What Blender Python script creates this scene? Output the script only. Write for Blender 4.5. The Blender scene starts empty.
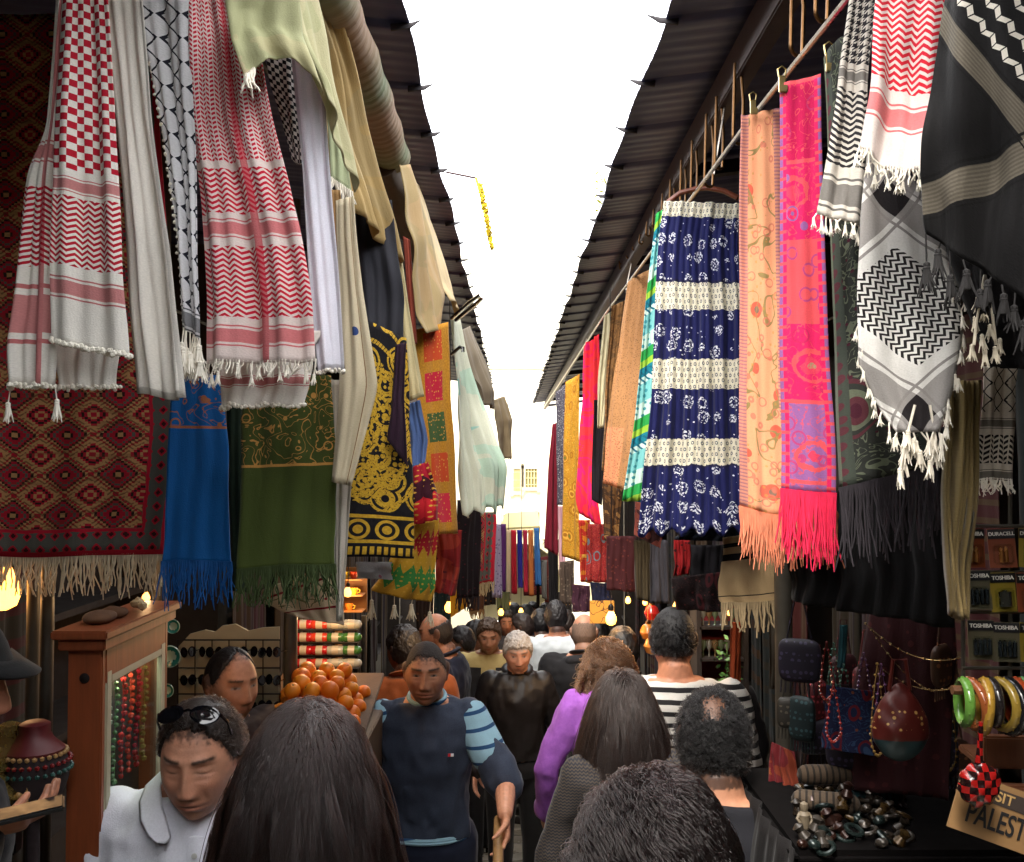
import bpy, bmesh, math, random
import numpy as np
from mathutils import Vector, Matrix, noise as mnoise
random.seed(7); rng = np.random.default_rng(7)
SC = bpy.context.scene; COL = SC.collection
pi = math.pi

# ------------------------------------------------------------------ camera, sky, sun, exposure
CZ = 1.95                                   # phone held just above head height
PITCH = math.atan(33/1000)
cam_d = bpy.data.cameras.new('camera'); cam = bpy.data.objects.new('camera', cam_d); COL.objects.link(cam)
cam_d.sensor_width = 36; cam_d.lens = 36*1000/1024; cam_d.clip_start = .05; cam_d.clip_end = 500
cam.location = (0, 0, CZ); cam.rotation_euler = (pi/2+PITCH, 0, 0)
SC.camera = cam
W = bpy.data.worlds.new('World'); SC.world = W; W.use_nodes = True
wn = W.node_tree
sky = wn.nodes.new('ShaderNodeTexSky'); sky.sky_type = 'NISHITA'; sky.sun_disc = False
SUN_EL, SUN_AZ = math.radians(58), math.radians(200)       # azimuth clockwise from +Y: the sun stands behind the camera, high, veiled
sky.sun_elevation = SUN_EL; sky.sun_rotation = SUN_AZ; sky.air_density = 1.0; sky.dust_density = 5.0; sky.ozone_density = 1.0
bg = wn.nodes['Background']                                  # thin bright overcast drawn over the blue
_cn = wn.nodes.new('ShaderNodeTexNoise'); _cn.inputs['Scale'].default_value = 2.2; _cn.inputs['Detail'].default_value = 5
_cr = wn.nodes.new('ShaderNodeMapRange'); _cr.inputs['From Min'].default_value = .3; _cr.inputs['From Max'].default_value = .7; _cr.inputs['To Min'].default_value = .55; _cr.inputs['To Max'].default_value = .9
_cm = wn.nodes.new('ShaderNodeMix'); _cm.data_type = 'RGBA'; _cm.inputs[7].default_value = (9, 9, 8.8, 1)
_ct = wn.nodes.new('ShaderNodeTexCoord'); wn.links.new(_ct.outputs['Generated'], _cn.inputs['Vector']); wn.links.new(_cn.outputs[0], _cr.inputs[0]); wn.links.new(_cr.outputs[0], _cm.inputs[0])
wn.links.new(sky.outputs[0], _cm.inputs[6]); wn.links.new(_cm.outputs[2], bg.inputs[0]); bg.inputs[1].default_value = .15
sl = bpy.data.lights.new('sun', 'SUN'); sl.energy = .8; sl.angle = math.radians(14); sl.color = (1, .95, .86)
so = bpy.data.objects.new('sun', sl); COL.objects.link(so)
_sd = Vector((math.cos(SUN_EL)*math.sin(SUN_AZ), math.cos(SUN_EL)*math.cos(SUN_AZ), math.sin(SUN_EL)))
so.rotation_euler = _sd.to_track_quat('Z', 'Y').to_euler(); so.location = (0, -4, 9)
SC.view_settings.view_transform = 'Standard'; SC.view_settings.look = 'None'; SC.view_settings.gamma = 1
SC.view_settings.use_curve_mapping = False
SC.view_settings.exposure = 2.75
SC.render.engine = 'CYCLES'
SC.cycles.use_denoising = True; SC.cycles.max_bounces = 7; SC.cycles.diffuse_bounces = 5; SC.cycles.glossy_bounces = 3
SC.cycles.transmission_bounces = 4; SC.cycles.transparent_max_bounces = 6; SC.cycles.caustics_reflective = False; SC.cycles.caustics_refractive = False
SC.cycles.sample_clamp_indirect = 6
SC.render.film_transparent = False

# ------------------------------------------------------------------ helpers: points, meshes, tags
_cp, _sp = math.cos(PITCH), math.sin(PITCH)
def P(px, py, d):
    """world point seen at photograph pixel px,py whose distance along the alley is d metres"""
    a, b = (px-512)/1000, (431-py)/1000
    y, z = _cp-b*_sp, _sp+b*_cp
    k = d/y
    return Vector((a*k, d, CZ+z*k))
def gz(y): return -.125*y
def lin(c):
    return tuple(((v/255)/12.92 if v/255 <= .04045 else ((v/255+.055)/1.055)**2.4) for v in c[:3])
def link(name, me, mat=None, parent=None):
    o = bpy.data.objects.new(name, me); COL.objects.link(o)
    if mat is not None and me is not None:
        me.materials.append(mat)
    if parent is not None: o.parent = parent
    return o
def tag(o, label, cat, group=None):
    o['label'] = label; o['category'] = cat
    if group: o['group'] = group
    return o
def struct(o): o['kind'] = 'structure'; return o
def empty(name, loc, rz=0):
    o = bpy.data.objects.new(name, None); COL.objects.link(o); o.location = loc; o.rotation_euler = (0, 0, rz); o.empty_display_size = .05
    return o
def bm_obj(name, bm, mat=None, parent=None, smooth=True, bevel=0):
    if bevel:
        bmesh.ops.bevel(bm, geom=[e for e in bm.edges if len(e.link_faces) == 2 and e.calc_face_angle(0) > .6], offset=bevel, segments=2, affect='EDGES', clamp_overlap=True)
    bmesh.ops.recalc_face_normals(bm, faces=bm.faces)
    me = bpy.data.meshes.new(name); bm.to_mesh(me); bm.free()
    if smooth:
        me.shade_smooth()
        try: me.set_sharp_from_angle(angle=math.radians(40))
        except Exception: pass
    return link(name, me, mat, parent)
def np_mesh(name, V, F, uv=None, smooth=True):
    """V (n,3) ; F (m,4) int; uv (n,2) per vertex"""
    me = bpy.data.meshes.new(name)
    V = np.asarray(V, np.float32); F = np.asarray(F, np.int32); k = F.shape[1]
    me.vertices.add(len(V)); me.vertices.foreach_set('co', V.ravel())
    me.loops.add(F.size); me.loops.foreach_set('vertex_index', F.ravel())
    me.polygons.add(len(F)); me.polygons.foreach_set('loop_start', np.arange(0, F.size, k, dtype=np.int32))
    me.update(calc_edges=True)
    if uv is not None:
        l = me.uv_layers.new(name='UVMap'); l.data.foreach_set('uv', np.asarray(uv, np.float32)[F.ravel()].ravel())
    if smooth: me.shade_smooth()
    me.validate()
    return me
def box(bm, c, s, rz=0, rx=0, ry=0):
    m = Matrix.Translation(c) @ Matrix.Rotation(rz, 4, 'Z') @ Matrix.Rotation(rx, 4, 'X') @ Matrix.Rotation(ry, 4, 'Y') @ Matrix.Diagonal((s[0], s[1], s[2], 1))
    bmesh.ops.create_cube(bm, size=1, matrix=m)
def tube(bm, pts, rad, seg=8, caps=True, ref=None):
    """tapered tube along pts; rad: number, list of numbers or list of (ra, rb)"""
    pts = [Vector(p) for p in pts]; n = len(pts)
    if not isinstance(rad, (list, tuple)): rad = [rad]*n
    rad = [(r, r) if not isinstance(r, (list, tuple)) else r for r in rad]
    T = []
    for i in range(n):
        t = pts[min(i+1, n-1)]-pts[max(i-1, 0)]
        T.append(t.normalized() if t.length > 1e-9 else Vector((0, 0, 1)))
    r0 = Vector(ref) if ref is not None else (Vector((1, 0, 0)) if abs(T[0].x) < .9 else Vector((0, 1, 0)))
    u = (r0-T[0]*r0.dot(T[0])).normalized(); rings = []
    for i in range(n):
        u = (u-T[i]*u.dot(T[i])).normalized(); v = T[i].cross(u)
        rings.append([bm.verts.new(pts[i]+u*(rad[i][0]*math.cos(2*pi*k/seg))+v*(rad[i][1]*math.sin(2*pi*k/seg))) for k in range(seg)])
    for i in range(n-1):
        for k in range(seg):
            bm.faces.new((rings[i][k], rings[i][(k+1) % seg], rings[i+1][(k+1) % seg], rings[i+1][k]))
    if caps:
        bm.faces.new(rings[0][::-1]); bm.faces.new(rings[-1])
    return rings
def limb(bm, pts, rad, seg=14, ref=None):
    """tube with rounded ends"""
    pts = [Vector(p) for p in pts]; rad = [(r, r) if not isinstance(r, (list, tuple)) else r for r in rad]
    a = (pts[0]-pts[1]).normalized(); b = (pts[-1]-pts[-2]).normalized()
    ra, rb = min(rad[0]), min(rad[-1])
    sc = lambda r, f: (r[0]*f, r[1]*f)
    pre = [(pts[0]+a*ra*.97, sc(rad[0], .22)), (pts[0]+a*ra*.8, sc(rad[0], .6)), (pts[0]+a*ra*.45, sc(rad[0], .89))]
    post = [(pts[-1]+b*rb*.45, sc(rad[-1], .89)), (pts[-1]+b*rb*.8, sc(rad[-1], .6)), (pts[-1]+b*rb*.97, sc(rad[-1], .22))]
    L = pre+list(zip(pts, rad))+post
    return tube(bm, [p for p, _ in L], [r for _, r in L], seg, True, ref)
def lathe(bm, prof, seg=24, c=(0, 0, 0), M=None):
    """prof: (r, z) pairs"""
    c = Vector(c); rings = []
    for r, z in prof:
        ring = []
        for k in range(seg):
            p = Vector((max(r, 1e-4)*math.cos(2*pi*k/seg), max(r, 1e-4)*math.sin(2*pi*k/seg), z))
            ring.append(bm.verts.new((M @ p if M else p)+c))
        rings.append(ring)
    for i in range(len(rings)-1):
        for k in range(seg):
            bm.faces.new((rings[i][k], rings[i][(k+1) % seg], rings[i+1][(k+1) % seg], rings[i+1][k]))
    bm.faces.new(rings[0][::-1]); bm.faces.new(rings[-1])
def ball(bm, c, r, sub=2, s=(1, 1, 1)):
    bmesh.ops.create_icosphere(bm, subdivisions=sub, radius=r, matrix=Matrix.Translation(c) @ Matrix.Diagonal((*s, 1)))

# ------------------------------------------------------------------ node expressions
class S:
    def __init__(s, g, k): s.g, s.k = g, k
    def __add__(a, b): return a.g.m('ADD', a, b)
    __radd__ = __add__
    def __sub__(a, b): return a.g.m('SUBTRACT', a, b)
    def __rsub__(a, b): return a.g.m('SUBTRACT', b, a)
    def __mul__(a, b): return a.g.m('MULTIPLY', a, b)
    __rmul__ = __mul__
    def __truediv__(a, b): return a.g.m('DIVIDE', a, b)
    def __lt__(a, b): return a.g.m('LESS_THAN', a, b)
    def __gt__(a, b): return a.g.m('GREATER_THAN', a, b)
class G:
    def __init__(s, name):
        s.mat = bpy.data.materials.new(name); s.mat.use_nodes = True; s.nt = s.mat.node_tree
        s.p = s.nt.nodes['Principled BSDF']; s.out = s.nt.nodes['Material Output']
        s.tc = s.nt.nodes.new('ShaderNodeTexCoord')
    def put(s, inp, v):
        if isinstance(v, S): s.nt.links.new(v.k, inp)
        elif isinstance(v, (tuple, list)): inp.default_value = (*v[:3], 1) if inp.type == 'RGBA' else v
        else: inp.default_value = v
    def m(s, op, a, b=None, c=None):
        n = s.nt.nodes.new('ShaderNodeMath'); n.operation = op
        for i, x in enumerate((a, b, c)):
            if x is not None: s.put(n.inputs[i], x)
        return S(s, n.outputs[0])
    def fr(s, a): return s.m('FRACT', a)
    def fl(s, a): return s.m('FLOOR', a)
    def ab(s, a): return s.m('ABSOLUTE', a)
    def sin(s, a): return s.m('SINE', a)
    def mn(s, a, b): return s.m('MINIMUM', a, b)
    def mx(s, a, b): return s.m('MAXIMUM', a, b)
    def tri(s, a): return s.ab(s.fr(a)*2-1)
    def sqrt(s, a): return s.m('SQRT', a)
    def band(s, t, a, b): return (t > a)*(t < b)
    def xor(s, a, b): return s.ab(a-b)
    def mix(s, f, A, B):
        n = s.nt.nodes.new('ShaderNodeMix'); n.data_type = 'RGBA'
        s.put(n.inputs[0], f); s.put(n.inputs[6], A); s.put(n.inputs[7], B)
        return S(s, n.outputs[2])
    def mul(s, A, k):
        n = s.nt.nodes.new('ShaderNodeMix'); n.data_type = 'RGBA'; n.blend_type = 'MULTIPLY'; n.inputs[0].default_value = 1
        s.put(n.inputs[6], A)
        c = s.nt.nodes.new('ShaderNodeCombineColor')
        for i in range(3): s.put(c.inputs[i], k)
        s.nt.links.new(c.outputs[0], n.inputs[7]); return S(s, n.outputs[2])
    def uv(s):
        n = s.nt.nodes.new('ShaderNodeSeparateXYZ'); s.nt.links.new(s.tc.outputs['UV'], n.inputs[0]); return S(s, n.outputs[0]), S(s, n.outputs[1])
    def obj(s):
        n = s.nt.nodes.new('ShaderNodeSeparateXYZ'); s.nt.links.new(s.tc.outputs['Object'], n.inputs[0]); return tuple(S(s, n.outputs[i]) for i in range(3))
    def vec(s, x, y, z=0.):
        n = s.nt.nodes.new('ShaderNodeCombineXYZ')
        for i, v in enumerate((x, y, z)): s.put(n.inputs[i], v)
        return S(s, n.outputs[0])
    def noise(s, v=None, sc=5., det=3., rough=.5, dist=0.):
        n = s.nt.nodes.new('ShaderNodeTexNoise'); n.inputs['Scale'].default_value = sc; n.inputs['Detail'].default_value = det
        n.inputs['Roughness'].default_value = rough; n.inputs['Distortion'].default_value = dist
        if v is not None: s.nt.links.new(v.k, n.inputs['Vector'])
        else: s.nt.links.new(s.tc.outputs['Object'], n.inputs['Vector'])
        return S(s, n.outputs[0])
    def vor(s, v, sc=5., rnd=1., feat='F1', out='Distance'):
        n = s.nt.nodes.new('ShaderNodeTexVoronoi'); n.feature = feat; n.inputs['Scale'].default_value = sc; n.inputs['Randomness'].default_value = rnd
        if v is not None: s.nt.links.new(v.k, n.inputs['Vector'])
        else: s.nt.links.new(s.tc.outputs['Object'], n.inputs['Vector'])
        return S(s, n.outputs[out])
    def white(s, v):
        n = s.nt.nodes.new('ShaderNodeTexWhiteNoise'); n.noise_dimensions = '1D'; s.put(n.inputs['W'], v); return S(s, n.outputs[0])
    def ramp(s, f, stops, const=True):
        n = s.nt.nodes.new('ShaderNodeValToRGB'); cr = n.color_ramp; cr.interpolation = 'CONSTANT' if const else 'LINEAR'
        while len(cr.elements) < len(stops): cr.elements.new(.5)
        for e, (p, c) in zip(cr.elements, stops): e.position = p; e.color = (*c, 1)
        s.put(n.inputs[0], f); return S(s, n.outputs[0])
    def bump(s, h, strength=.3, dist=.01):
        n = s.nt.nodes.new('ShaderNodeBump'); n.inputs['Strength'].default_value = strength; n.inputs['Distance'].default_value = dist
        s.put(n.inputs['Height'], h); s.nt.links.new(n.outputs[0], s.p.inputs['Normal']); return n
    def done(s, col, rough=.6, metal=0., spec=None, sheen=0., transl=0., emit=None, estr=0.):
        s.put(s.p.inputs['Base Color'], col); s.put(s.p.inputs['Roughness'], rough); s.put(s.p.inputs['Metallic'], metal)
        if spec is not None: s.p.inputs['Specular IOR Level'].default_value = spec
        if sheen: s.p.inputs['Sheen Weight'].default_value = sheen; s.p.inputs['Sheen Roughness'].default_value = .4
        if emit: s.put(s.p.inputs['Emission Color'], emit); s.p.inputs['Emission Strength'].default_value = estr
        if transl:
            t = s.nt.nodes.new('ShaderNodeBsdfTranslucent'); s.put(t.inputs[0], col)
            x = s.nt.nodes.new('ShaderNodeMixShader'); x.inputs[0].default_value = transl
            s.nt.links.new(s.p.outputs[0], x.inputs[1]); s.nt.links.new(t.outputs[0], x.inputs[2]); s.nt.links.new(x.outputs[0], s.out.inputs[0])
        return s.mat
_simple = {}
def simple(name, rgb, rough=.6, metal=0., var=.25, sc=12., bump=0., spec=None, emit=None, estr=0.):
    key = (name, rgb, rough, metal, var)
    if key in _simple: return _simple[key]
    g = G(name); c = lin(rgb); n = g.noise(sc=sc, det=4)
    col = g.mul(c, n*(2*var)+(1-var))
    if bump: g.bump(g.noise(sc=sc*5, det=3), bump, .004)
    r = g.noise(sc=sc*2.3, det=2)*.25+(rough-.12)
    _simple[key] = g.done(col, r, metal, spec, emit=emit, estr=estr); return _simple[key]
def wood(name, rgb, sc=1.):
    g = G(name); x, y, z = g.obj()
    n = g.noise(g.vec(x*18*sc, y*18*sc, z*2.2*sc), 2.2, 5, .6, .8)
    st = g.noise(g.vec(x*90*sc, y*90*sc, z*3*sc), 2, 2)
    c = lin(rgb); d = tuple(v*.42 for v in c)
    col = g.mix(n*.9+st*.4-.25, d, c); g.bump(n, .25, .003)
    return g.done(col, .5)

# ------------------------------------------------------------------ fabrics
def fabric(name, fn, Wm, Hm, rough=.85, transl=.12, sheen=.06, wrinkle=.35, seed=0.):
    g = G(name); u, v = g.uv(); col = fn(g, u, v, Wm, Hm)
    if isinstance(col, tuple): col = g.mix(0., col, col)
    n = g.noise(g.vec(u*9+seed, v*4+seed*.7), 1.6, 4)
    weave = g.noise(g.vec(u*420, v*420), 1., 1)
    col = g.mul(col, n*.34+weave*.3+.68)
    w = g.noise(g.vec(u*13+seed, v*3.5+seed), 1.3, 4, .55, .6)*.8+weave*.09
    g.bump(w, wrinkle, .02)
    return g.done(col, rough, 0, .25, sheen, transl)
def plain(rgb, hem=True):
    c = lin(rgb)
    def f(g, u, v, Wm, Hm):
        d = tuple(x*.7 for x in c)
        return g.mix(g.mx(v > Hm-.012, g.mx(u < .006, u > Wm-.006)), c, d) if hem else c
    return f
def stripes(cols, per, horiz=True):
    cs = [lin(c) for c in cols]
    def f(g, u, v, Wm, Hm):
        t = (v if horiz else u)/per
        return g.ramp(g.fr(t), [(i/len(cs), c) for i, c in enumerate(cs)])
    return f
def keff(base, ink, bands, rot=0., p=.013, vst=None, pz=.0078):
    B, I = lin(base), lin(ink)
    def f(g, u, v, Wm, Hm):
        t = v/Hm; m = None
        if rot:
            cu, su = math.cos(rot), math.sin(rot); u, v = u*cu+v*su, v*cu-u*su
        for a, b, k in bands:
            s = (t-a)/(b-a); inb = g.band(t, a, b)
            if k == 'check': x = g.xor(g.fr(u/(2*p)) > .5, g.fr(v/(2*p)) > .5)
            elif k == 'zig': x = g.fr((v+g.tri(u/(pz*2.2))*pz*.95)/(pz*1.25)) < .52
            elif k == 'zigfine': x = (g.fr((v+g.tri(u/(pz*1.7))*pz*.7)/(pz*1.05)) < .55)*(g.fr(u/(pz*.85)) < .8)
            elif k == 'net':
                z = g.tri(v/(p*3.2))*.42
                w = (g.tri(v/(p*3.2)+.0) > .72)*.05+.085
                x = g.mx(g.fr(u/(p*2.6)+z) < w, g.fr(u/(p*2.6)-z) < w)
            elif k == 'hound':
                a1 = g.fr(u/p) > .5; b1 = g.fr(v/p) > .5; dg = g.fr((u+v)/(p*.5)) > .5
                x = g.mx(a1*b1, g.xor(a1, b1)*dg)
            elif k == 'bar': x = g.mx(g.band(s, .2, .8)*.72, g.mx(g.band(s, .03, .1), g.band(s, .9, .97))*.8)
            elif k == 'solid': x = g.band(s, -1, 2)
            elif k == 'wave': x = g.fr((v+g.tri(u/(p*6))*p*2)/(p*3)) < .45
            else: continue
            x = x*inb; m = x if m is None else g.mx(m, x)
        if vst:
            for a, b in vst:
                m = g.mx(m, g.band(u/Wm, a, b)*.75)
        return g.mix(m, B, I)
    return f
def kilim(g, u, v, Wm, Hm):
    tan, red, dk, gr, brn = lin((200, 152, 98)), lin((190, 30, 50)), lin((44, 26, 22)), lin((92, 92, 84)), lin((96, 62, 40))
    U0, V0 = u, v; wob = g.noise(g.vec(u, v), 26., 2)*.010-.005; u = u+wob; v = v+wob*.7
    def dia(uu, vv, p, q, st):
        x = g.fl(g.ab(g.fr(uu/p)-.5)*2*st)/st; y = g.fl(g.ab(g.fr(vv/q)-.5)*2*st)/st
        return x+y
    d1 = dia(u, v, .122, .098, 9.); d2 = dia(u+.061, v+.049, .122, .098, 9.)
    c = g.ramp(d1, [(0, tan), (.1, dk), (.17, red), (.38, gr), (.46, red), (.62, dk), (.68, tan), (.84, red), (.9, tan)])
    c2 = g.ramp(d2, [(0, red), (.1, tan), (.16, red), (.3, dk), (.36, red), (.5, dk), (.54, tan)])
    c = g.mix(d2 < .55, c, c2)
    hat = (g.fr((v+g.tri(u/.03)*.01)/.011) < .4)*(d1 > .62)*(d2 > .56)
    c = g.mix(hat*.7, c, brn)
    c = g.mix((g.fr(v/.0032) < .45)*.28, c, dk); c = g.mix(g.band(g.noise(g.vec(u*3, v*22), 2., 3), .58, .7)*.3, c, brn)
    bd = g.mn(g.mn(u, Wm-u), Hm-v)
    b = dia(u, v, .034, .034, 6.)
    bc = g.mix(b < .55, gr, g.mix(b < .25, red, lin((60, 18, 22))))
    bc = g.mix((bd < .012) + (g.band(bd, .058, .066)) > .5, bc, red)
    return g.mix(bd < .067, c, bc)
def gold_embroidery(g, u, v, Wm, Hm):
    blk, gold, gd2 = lin((14, 11, 16)), lin((214, 176, 50)), lin((150, 108, 26))
    vec = g.vec(u, v)
    d = g.vor(vec, 15., .8); ring = g.mx((g.fr(d*5.2) < .55)*(d < .52), g.band(d, .56, .64))
    arc = g.sqrt((u-.02)*(u-.02)+(v-Hm*.45)*(v-Hm*.45)*.55)
    line = (g.fr(arc*26) < .22)*(g.fr(u*90+v*60) < .8)
    infill = (arc < .13)*(g.vor(vec, 70., .4) < .42)
    m = g.mx(g.mx(ring, line), infill)*(g.noise(g.vec(u*240, v*240), 1., 1) > .36)
    t = v/Hm
    cx = g.fr(u/.06)-.5; cy = (v-Hm*.88)/.06; r = g.sqrt(cx*cx+cy*cy)
    bot = g.mx(g.band(r, .3, .42), g.mx(r < .18, g.mx(g.band(t, .815, .83), g.mx(g.band(t, .925, .94), g.band(t, .955, .99)*(g.fr(u*70) < .6)))))
    m = g.mix(t > .8, m, bot)
    tex = g.noise(g.vec(u*150, v*150), 1., 1)
    return g.mix(m, blk, g.mix(tex, gd2, gold))
def scroll(basec, inkc, t0=0., t1=.33, sc=13.):
    b, i = lin(basec), lin(inkc)
    def f(g, u, v, Wm, Hm):
        vec = g.vec(u, v); d = g.vor(vec, sc*1.5, .8); n = g.noise(vec, sc*1.6, 1.5, .4, 1.5)
        m = g.mx(g.band(g.fr(n*5), .42, .56), g.band(d, .2, .27)); t = v/Hm
        m = m*g.band(t, t0, t1); m = g.mx(m, g.band(t, t1, t1+.014)); fl = (g.vor(g.vec(u, v*1), sc*1.1, 1.) < .12)*g.band(t, t0, t1+.05)
        return g.mix(g.mx(m, fl), b, i)
    return f
def paisley(basec, c1, c2, c3, border=None, sc=9., cells=True):
    B, a, b, c = lin(basec), lin(c1), lin(c2), lin(c3)
    def f(g, u, v, Wm, Hm):
        n = g.noise(g.vec(u, v), 9., 2)*.06
        vec = g.vec(u*1.5+n, v+n)
        d = g.vor(vec, sc, .7); n2 = g.noise(g.vec(u, v), 34., 2, .5, 1.)
        col = g.ramp(d, [(0, c), (.1, a), (.19, b), (.27, B), (.34, a), (.40, B)])
        col = g.mix(g.band(g.fr(n2*6), .4, .58)*(d > .42), col, b)
        col = g.mix((g.vor(g.vec(u, v), 60., .6) < .2)*(d > .4), col, c)
        if border:
            bd = g.mn(u, Wm-u); bc = g.mix((g.vor(g.vec(u, v), 45., .3) < .35), lin(border), a)
            bc = g.mix(g.fr(bd/.018) < .2, bc, b); col = g.mix(bd < Wm*.17, col, bc)
        return col
    return f
def pink_panels(g, u, v, Wm, Hm):
    t = v/Hm; pk, og, pu, rd = lin((222, 34, 98)), lin((226, 84, 92)), lin((150, 96, 156)), lin((204, 26, 84))
    idx = g.fl(v/.15); w = g.white(idx+3.); base = g.ramp(w, [(0, pk), (.3, og), (.55, pu), (.72, rd), (.86, pk)])
    r = g.vor(g.vec(u, v), 10.5, .75)+g.noise(g.vec(u, v), 60., 2)*.16-.08
    col = g.mix(g.band(r, .26, .34), base, og); col = g.mix(r < .17, col, g.mix(.5, og, pk)); col = g.mix(r < .07, col, lin((170, 140, 110)))
    n = g.noise(g.vec(u, v), 22., 2, .5, 1.5); col = g.mix(g.band(g.fr(n*5), .44, .54), col, og)
    d2 = g.vor(g.vec(u*1.2, v), 23., .9); col = g.mix(g.mx(g.band(d2, .26, .34), d2 < .1), col, g.mix(w, pu, rd)); d3 = g.vor(g.vec(u, v), 75., .5); col = g.mix((d3 < .22)*.6, col, og)
    col = g.mix(g.fr(v/.15) < .05, col, og)
    bd = g.mn(u, Wm-u); bc = g.mix(g.fr(bd/.022) < .3, pk, pu); bc = g.mix(g.fr(v/.02) < .3, bc, og)
    return g.mix(bd < Wm*.16, col, bc)
def peach_print(g, u, v, Wm, Hm):
    base = lin((232, 160, 118)); vec = g.vec(u*1.3, v)
    d = g.vor(vec, 13., .9); wn_ = g.vor(vec, 13., .9, out='Color')
    col = g.mix(d < .24, base, lin((214, 96, 74))); col = g.mix(d < .11, col, lin((128, 104, 88)))
    n = g.noise(vec, 10., 2, .4, 1.); col = g.mix(g.band(g.fr(n*3), .46, .54), col, lin((150, 128, 80)))
    d2 = g.vor(vec, 30., .9); col = g.mix(g.band(d2, .24, .33)*.75, col, lin((206, 112, 92))); col = g.mix((g.vor(vec, 60., .6) < .2)*.6, col, lin((190, 140, 70)))
    bd = g.mn(u, Wm-u); bc = g.mix(g.fr(v/.008) < .4, lin((214, 142, 120)), lin((168, 112, 118)))
    return g.mix(bd < Wm*.17, col, bc)
def skirt_print(g, u, v, Wm, Hm):
    t = v/Hm; navy, wht, crm = lin((17, 21, 72)), lin((206, 208, 216)), lin((206, 200, 180))
    vec = g.vec(u*1.0, v*.82); d = g.vor(vec, 23., .5)
    pet = g.noise(g.vec(u*1., v*.8), 210., 2)
    fl = (d < .38)*(pet > .52)*(g.ab(d-.2) > .03)
    fl = g.mx(fl, (g.vor(g.vec(u, v), 60., .9) < .14))
    nv = g.mix(fl, navy, wht)
    x = g.fr(u/.013+g.fl(v/.017)*.5)-.5; y = g.fr(v/.017)-.5; r = g.sqrt(x*x*2+y*y)
    cr = g.mix(g.band(r, .16, .34), crm, lin((70, 76, 90)))
    b = g.mx(g.mx(t < .045, g.band(t, .235, .325)), g.mx(g.band(t, .475, .565), g.band(t, .715, .80)))
    c = g.mix(b, nv, cr)
    return g.mix(g.mx(g.band(t, .235, .243), g.band(t, .795, .802)), c, lin((24, 24, 60)))
def green_print(g, u, v, Wm, Hm):
    t = v/Hm; n = g.noise(g.vec(u*6+v*5, v*7), 1., 1, .4, .7)
    c = g.ramp(g.fr((v+u*.6)/.22), [(0, lin((40, 150, 70))), (.16, lin((150, 190, 60))), (.26, lin((20, 120, 140))), (.4, lin((196, 220, 210))), (.5, lin((120, 190, 190))), (.78, lin((190, 216, 205)))])
    st = (g.fr((v-u*.8)/.02) < .35)*(g.fr((v+u*.6)/.22) > .3)*(g.fr((v+u*.6)/.22) < .5)
    c = g.mix(st, c, lin((20, 96, 120))); dt = (g.vor(g.vec(u, v), 50., .3) < .3)*(g.fr((v+u*.6)/.22) > .5)
    return g.mix(dt, c, lin((60, 140, 150)))
def patchwork(g, u, v, Wm, Hm):
    p = .125; idx = g.fl(v/p); w = g.white(idx+11.); f = g.fr(v/p)
    sq = g.ramp(w, [(0, lin((186, 26, 50))), (.3, lin((196, 70, 28))), (.5, lin((120, 120, 60))), (.66, lin((60, 84, 40))), (.82, lin((200, 40, 60)))])
    gold = g.mix(g.noise(g.vec(u*160, v*160), 1., 1), lin((140, 90, 20)), lin((214, 150, 40)))
    ins = g.band(u/Wm, .22, .78)*g.band(f, .14, .86)
    dots = g.vor(g.vec(u, v), 90., .5) < .25
    return g.mix(ins, gold, g.mix(dots, sq, lin((210, 150, 60))))
def zigbands(cols, per=.07, amp=.02, uw=.03):
    cs = [lin(c) for c in cols]
    def f(g, u, v, Wm, Hm):
        t = (v+g.tri(u/uw)*amp)/(per*len(cs))
        c = g.ramp(g.fr(t), [(i/len(cs), k) for i, k in enumerate(cs)])
        return g.mix((g.vor(g.vec(u, v), 70., .2) < .2), c, lin((206, 160, 60)))
    return f
def speckle(a, b, sc=80., thr=.3):
    A, B = lin(a), lin(b)
    def f(g, u, v, Wm, Hm): return g.mix(g.vor(g.vec(u, v), sc, .8) < thr, A, B)
    return f
def blotch(cols, sc=9.):
    cs = [lin(c) for c in cols]
    def f(g, u, v, Wm, Hm):
        n = g.noise(g.vec(u, v), sc, 3, .5, 1.2)
        k = len(cs); return g.ramp(g.fr(n*3), [(i/k, c) for i, c in enumerate(cs)])
    return f
def banded_white(g, u, v, Wm, Hm):
    t = v/Hm; n = g.noise(g.vec(u, v), 18., 1.5, .4, 1.5)
    m = g.mx(g.band(t, .16, .20), g.band(t, .68, .72)); sc = g.band(t, .25, .64)*g.band(g.fr(n*4), .42, .56); lf = g.band(t, .25, .64)*(g.vor(g.vec(u, v), 16., .8) < .22)
    c = g.mix(sc, lin((226, 206, 176)), lin((120, 110, 70))); return g.mix(g.mx(m, lf), c, lin((140, 20, 34)))
def beige_black(g, u, v, Wm, Hm):
    t = v/Hm; m = g.mx(g.band(t, .1, .16), g.mx(g.band(t, .26, .36), g.band(t, .87, .885)))
    return g.mix(m, lin((172, 146, 108)), lin((20, 18, 20)))
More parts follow.
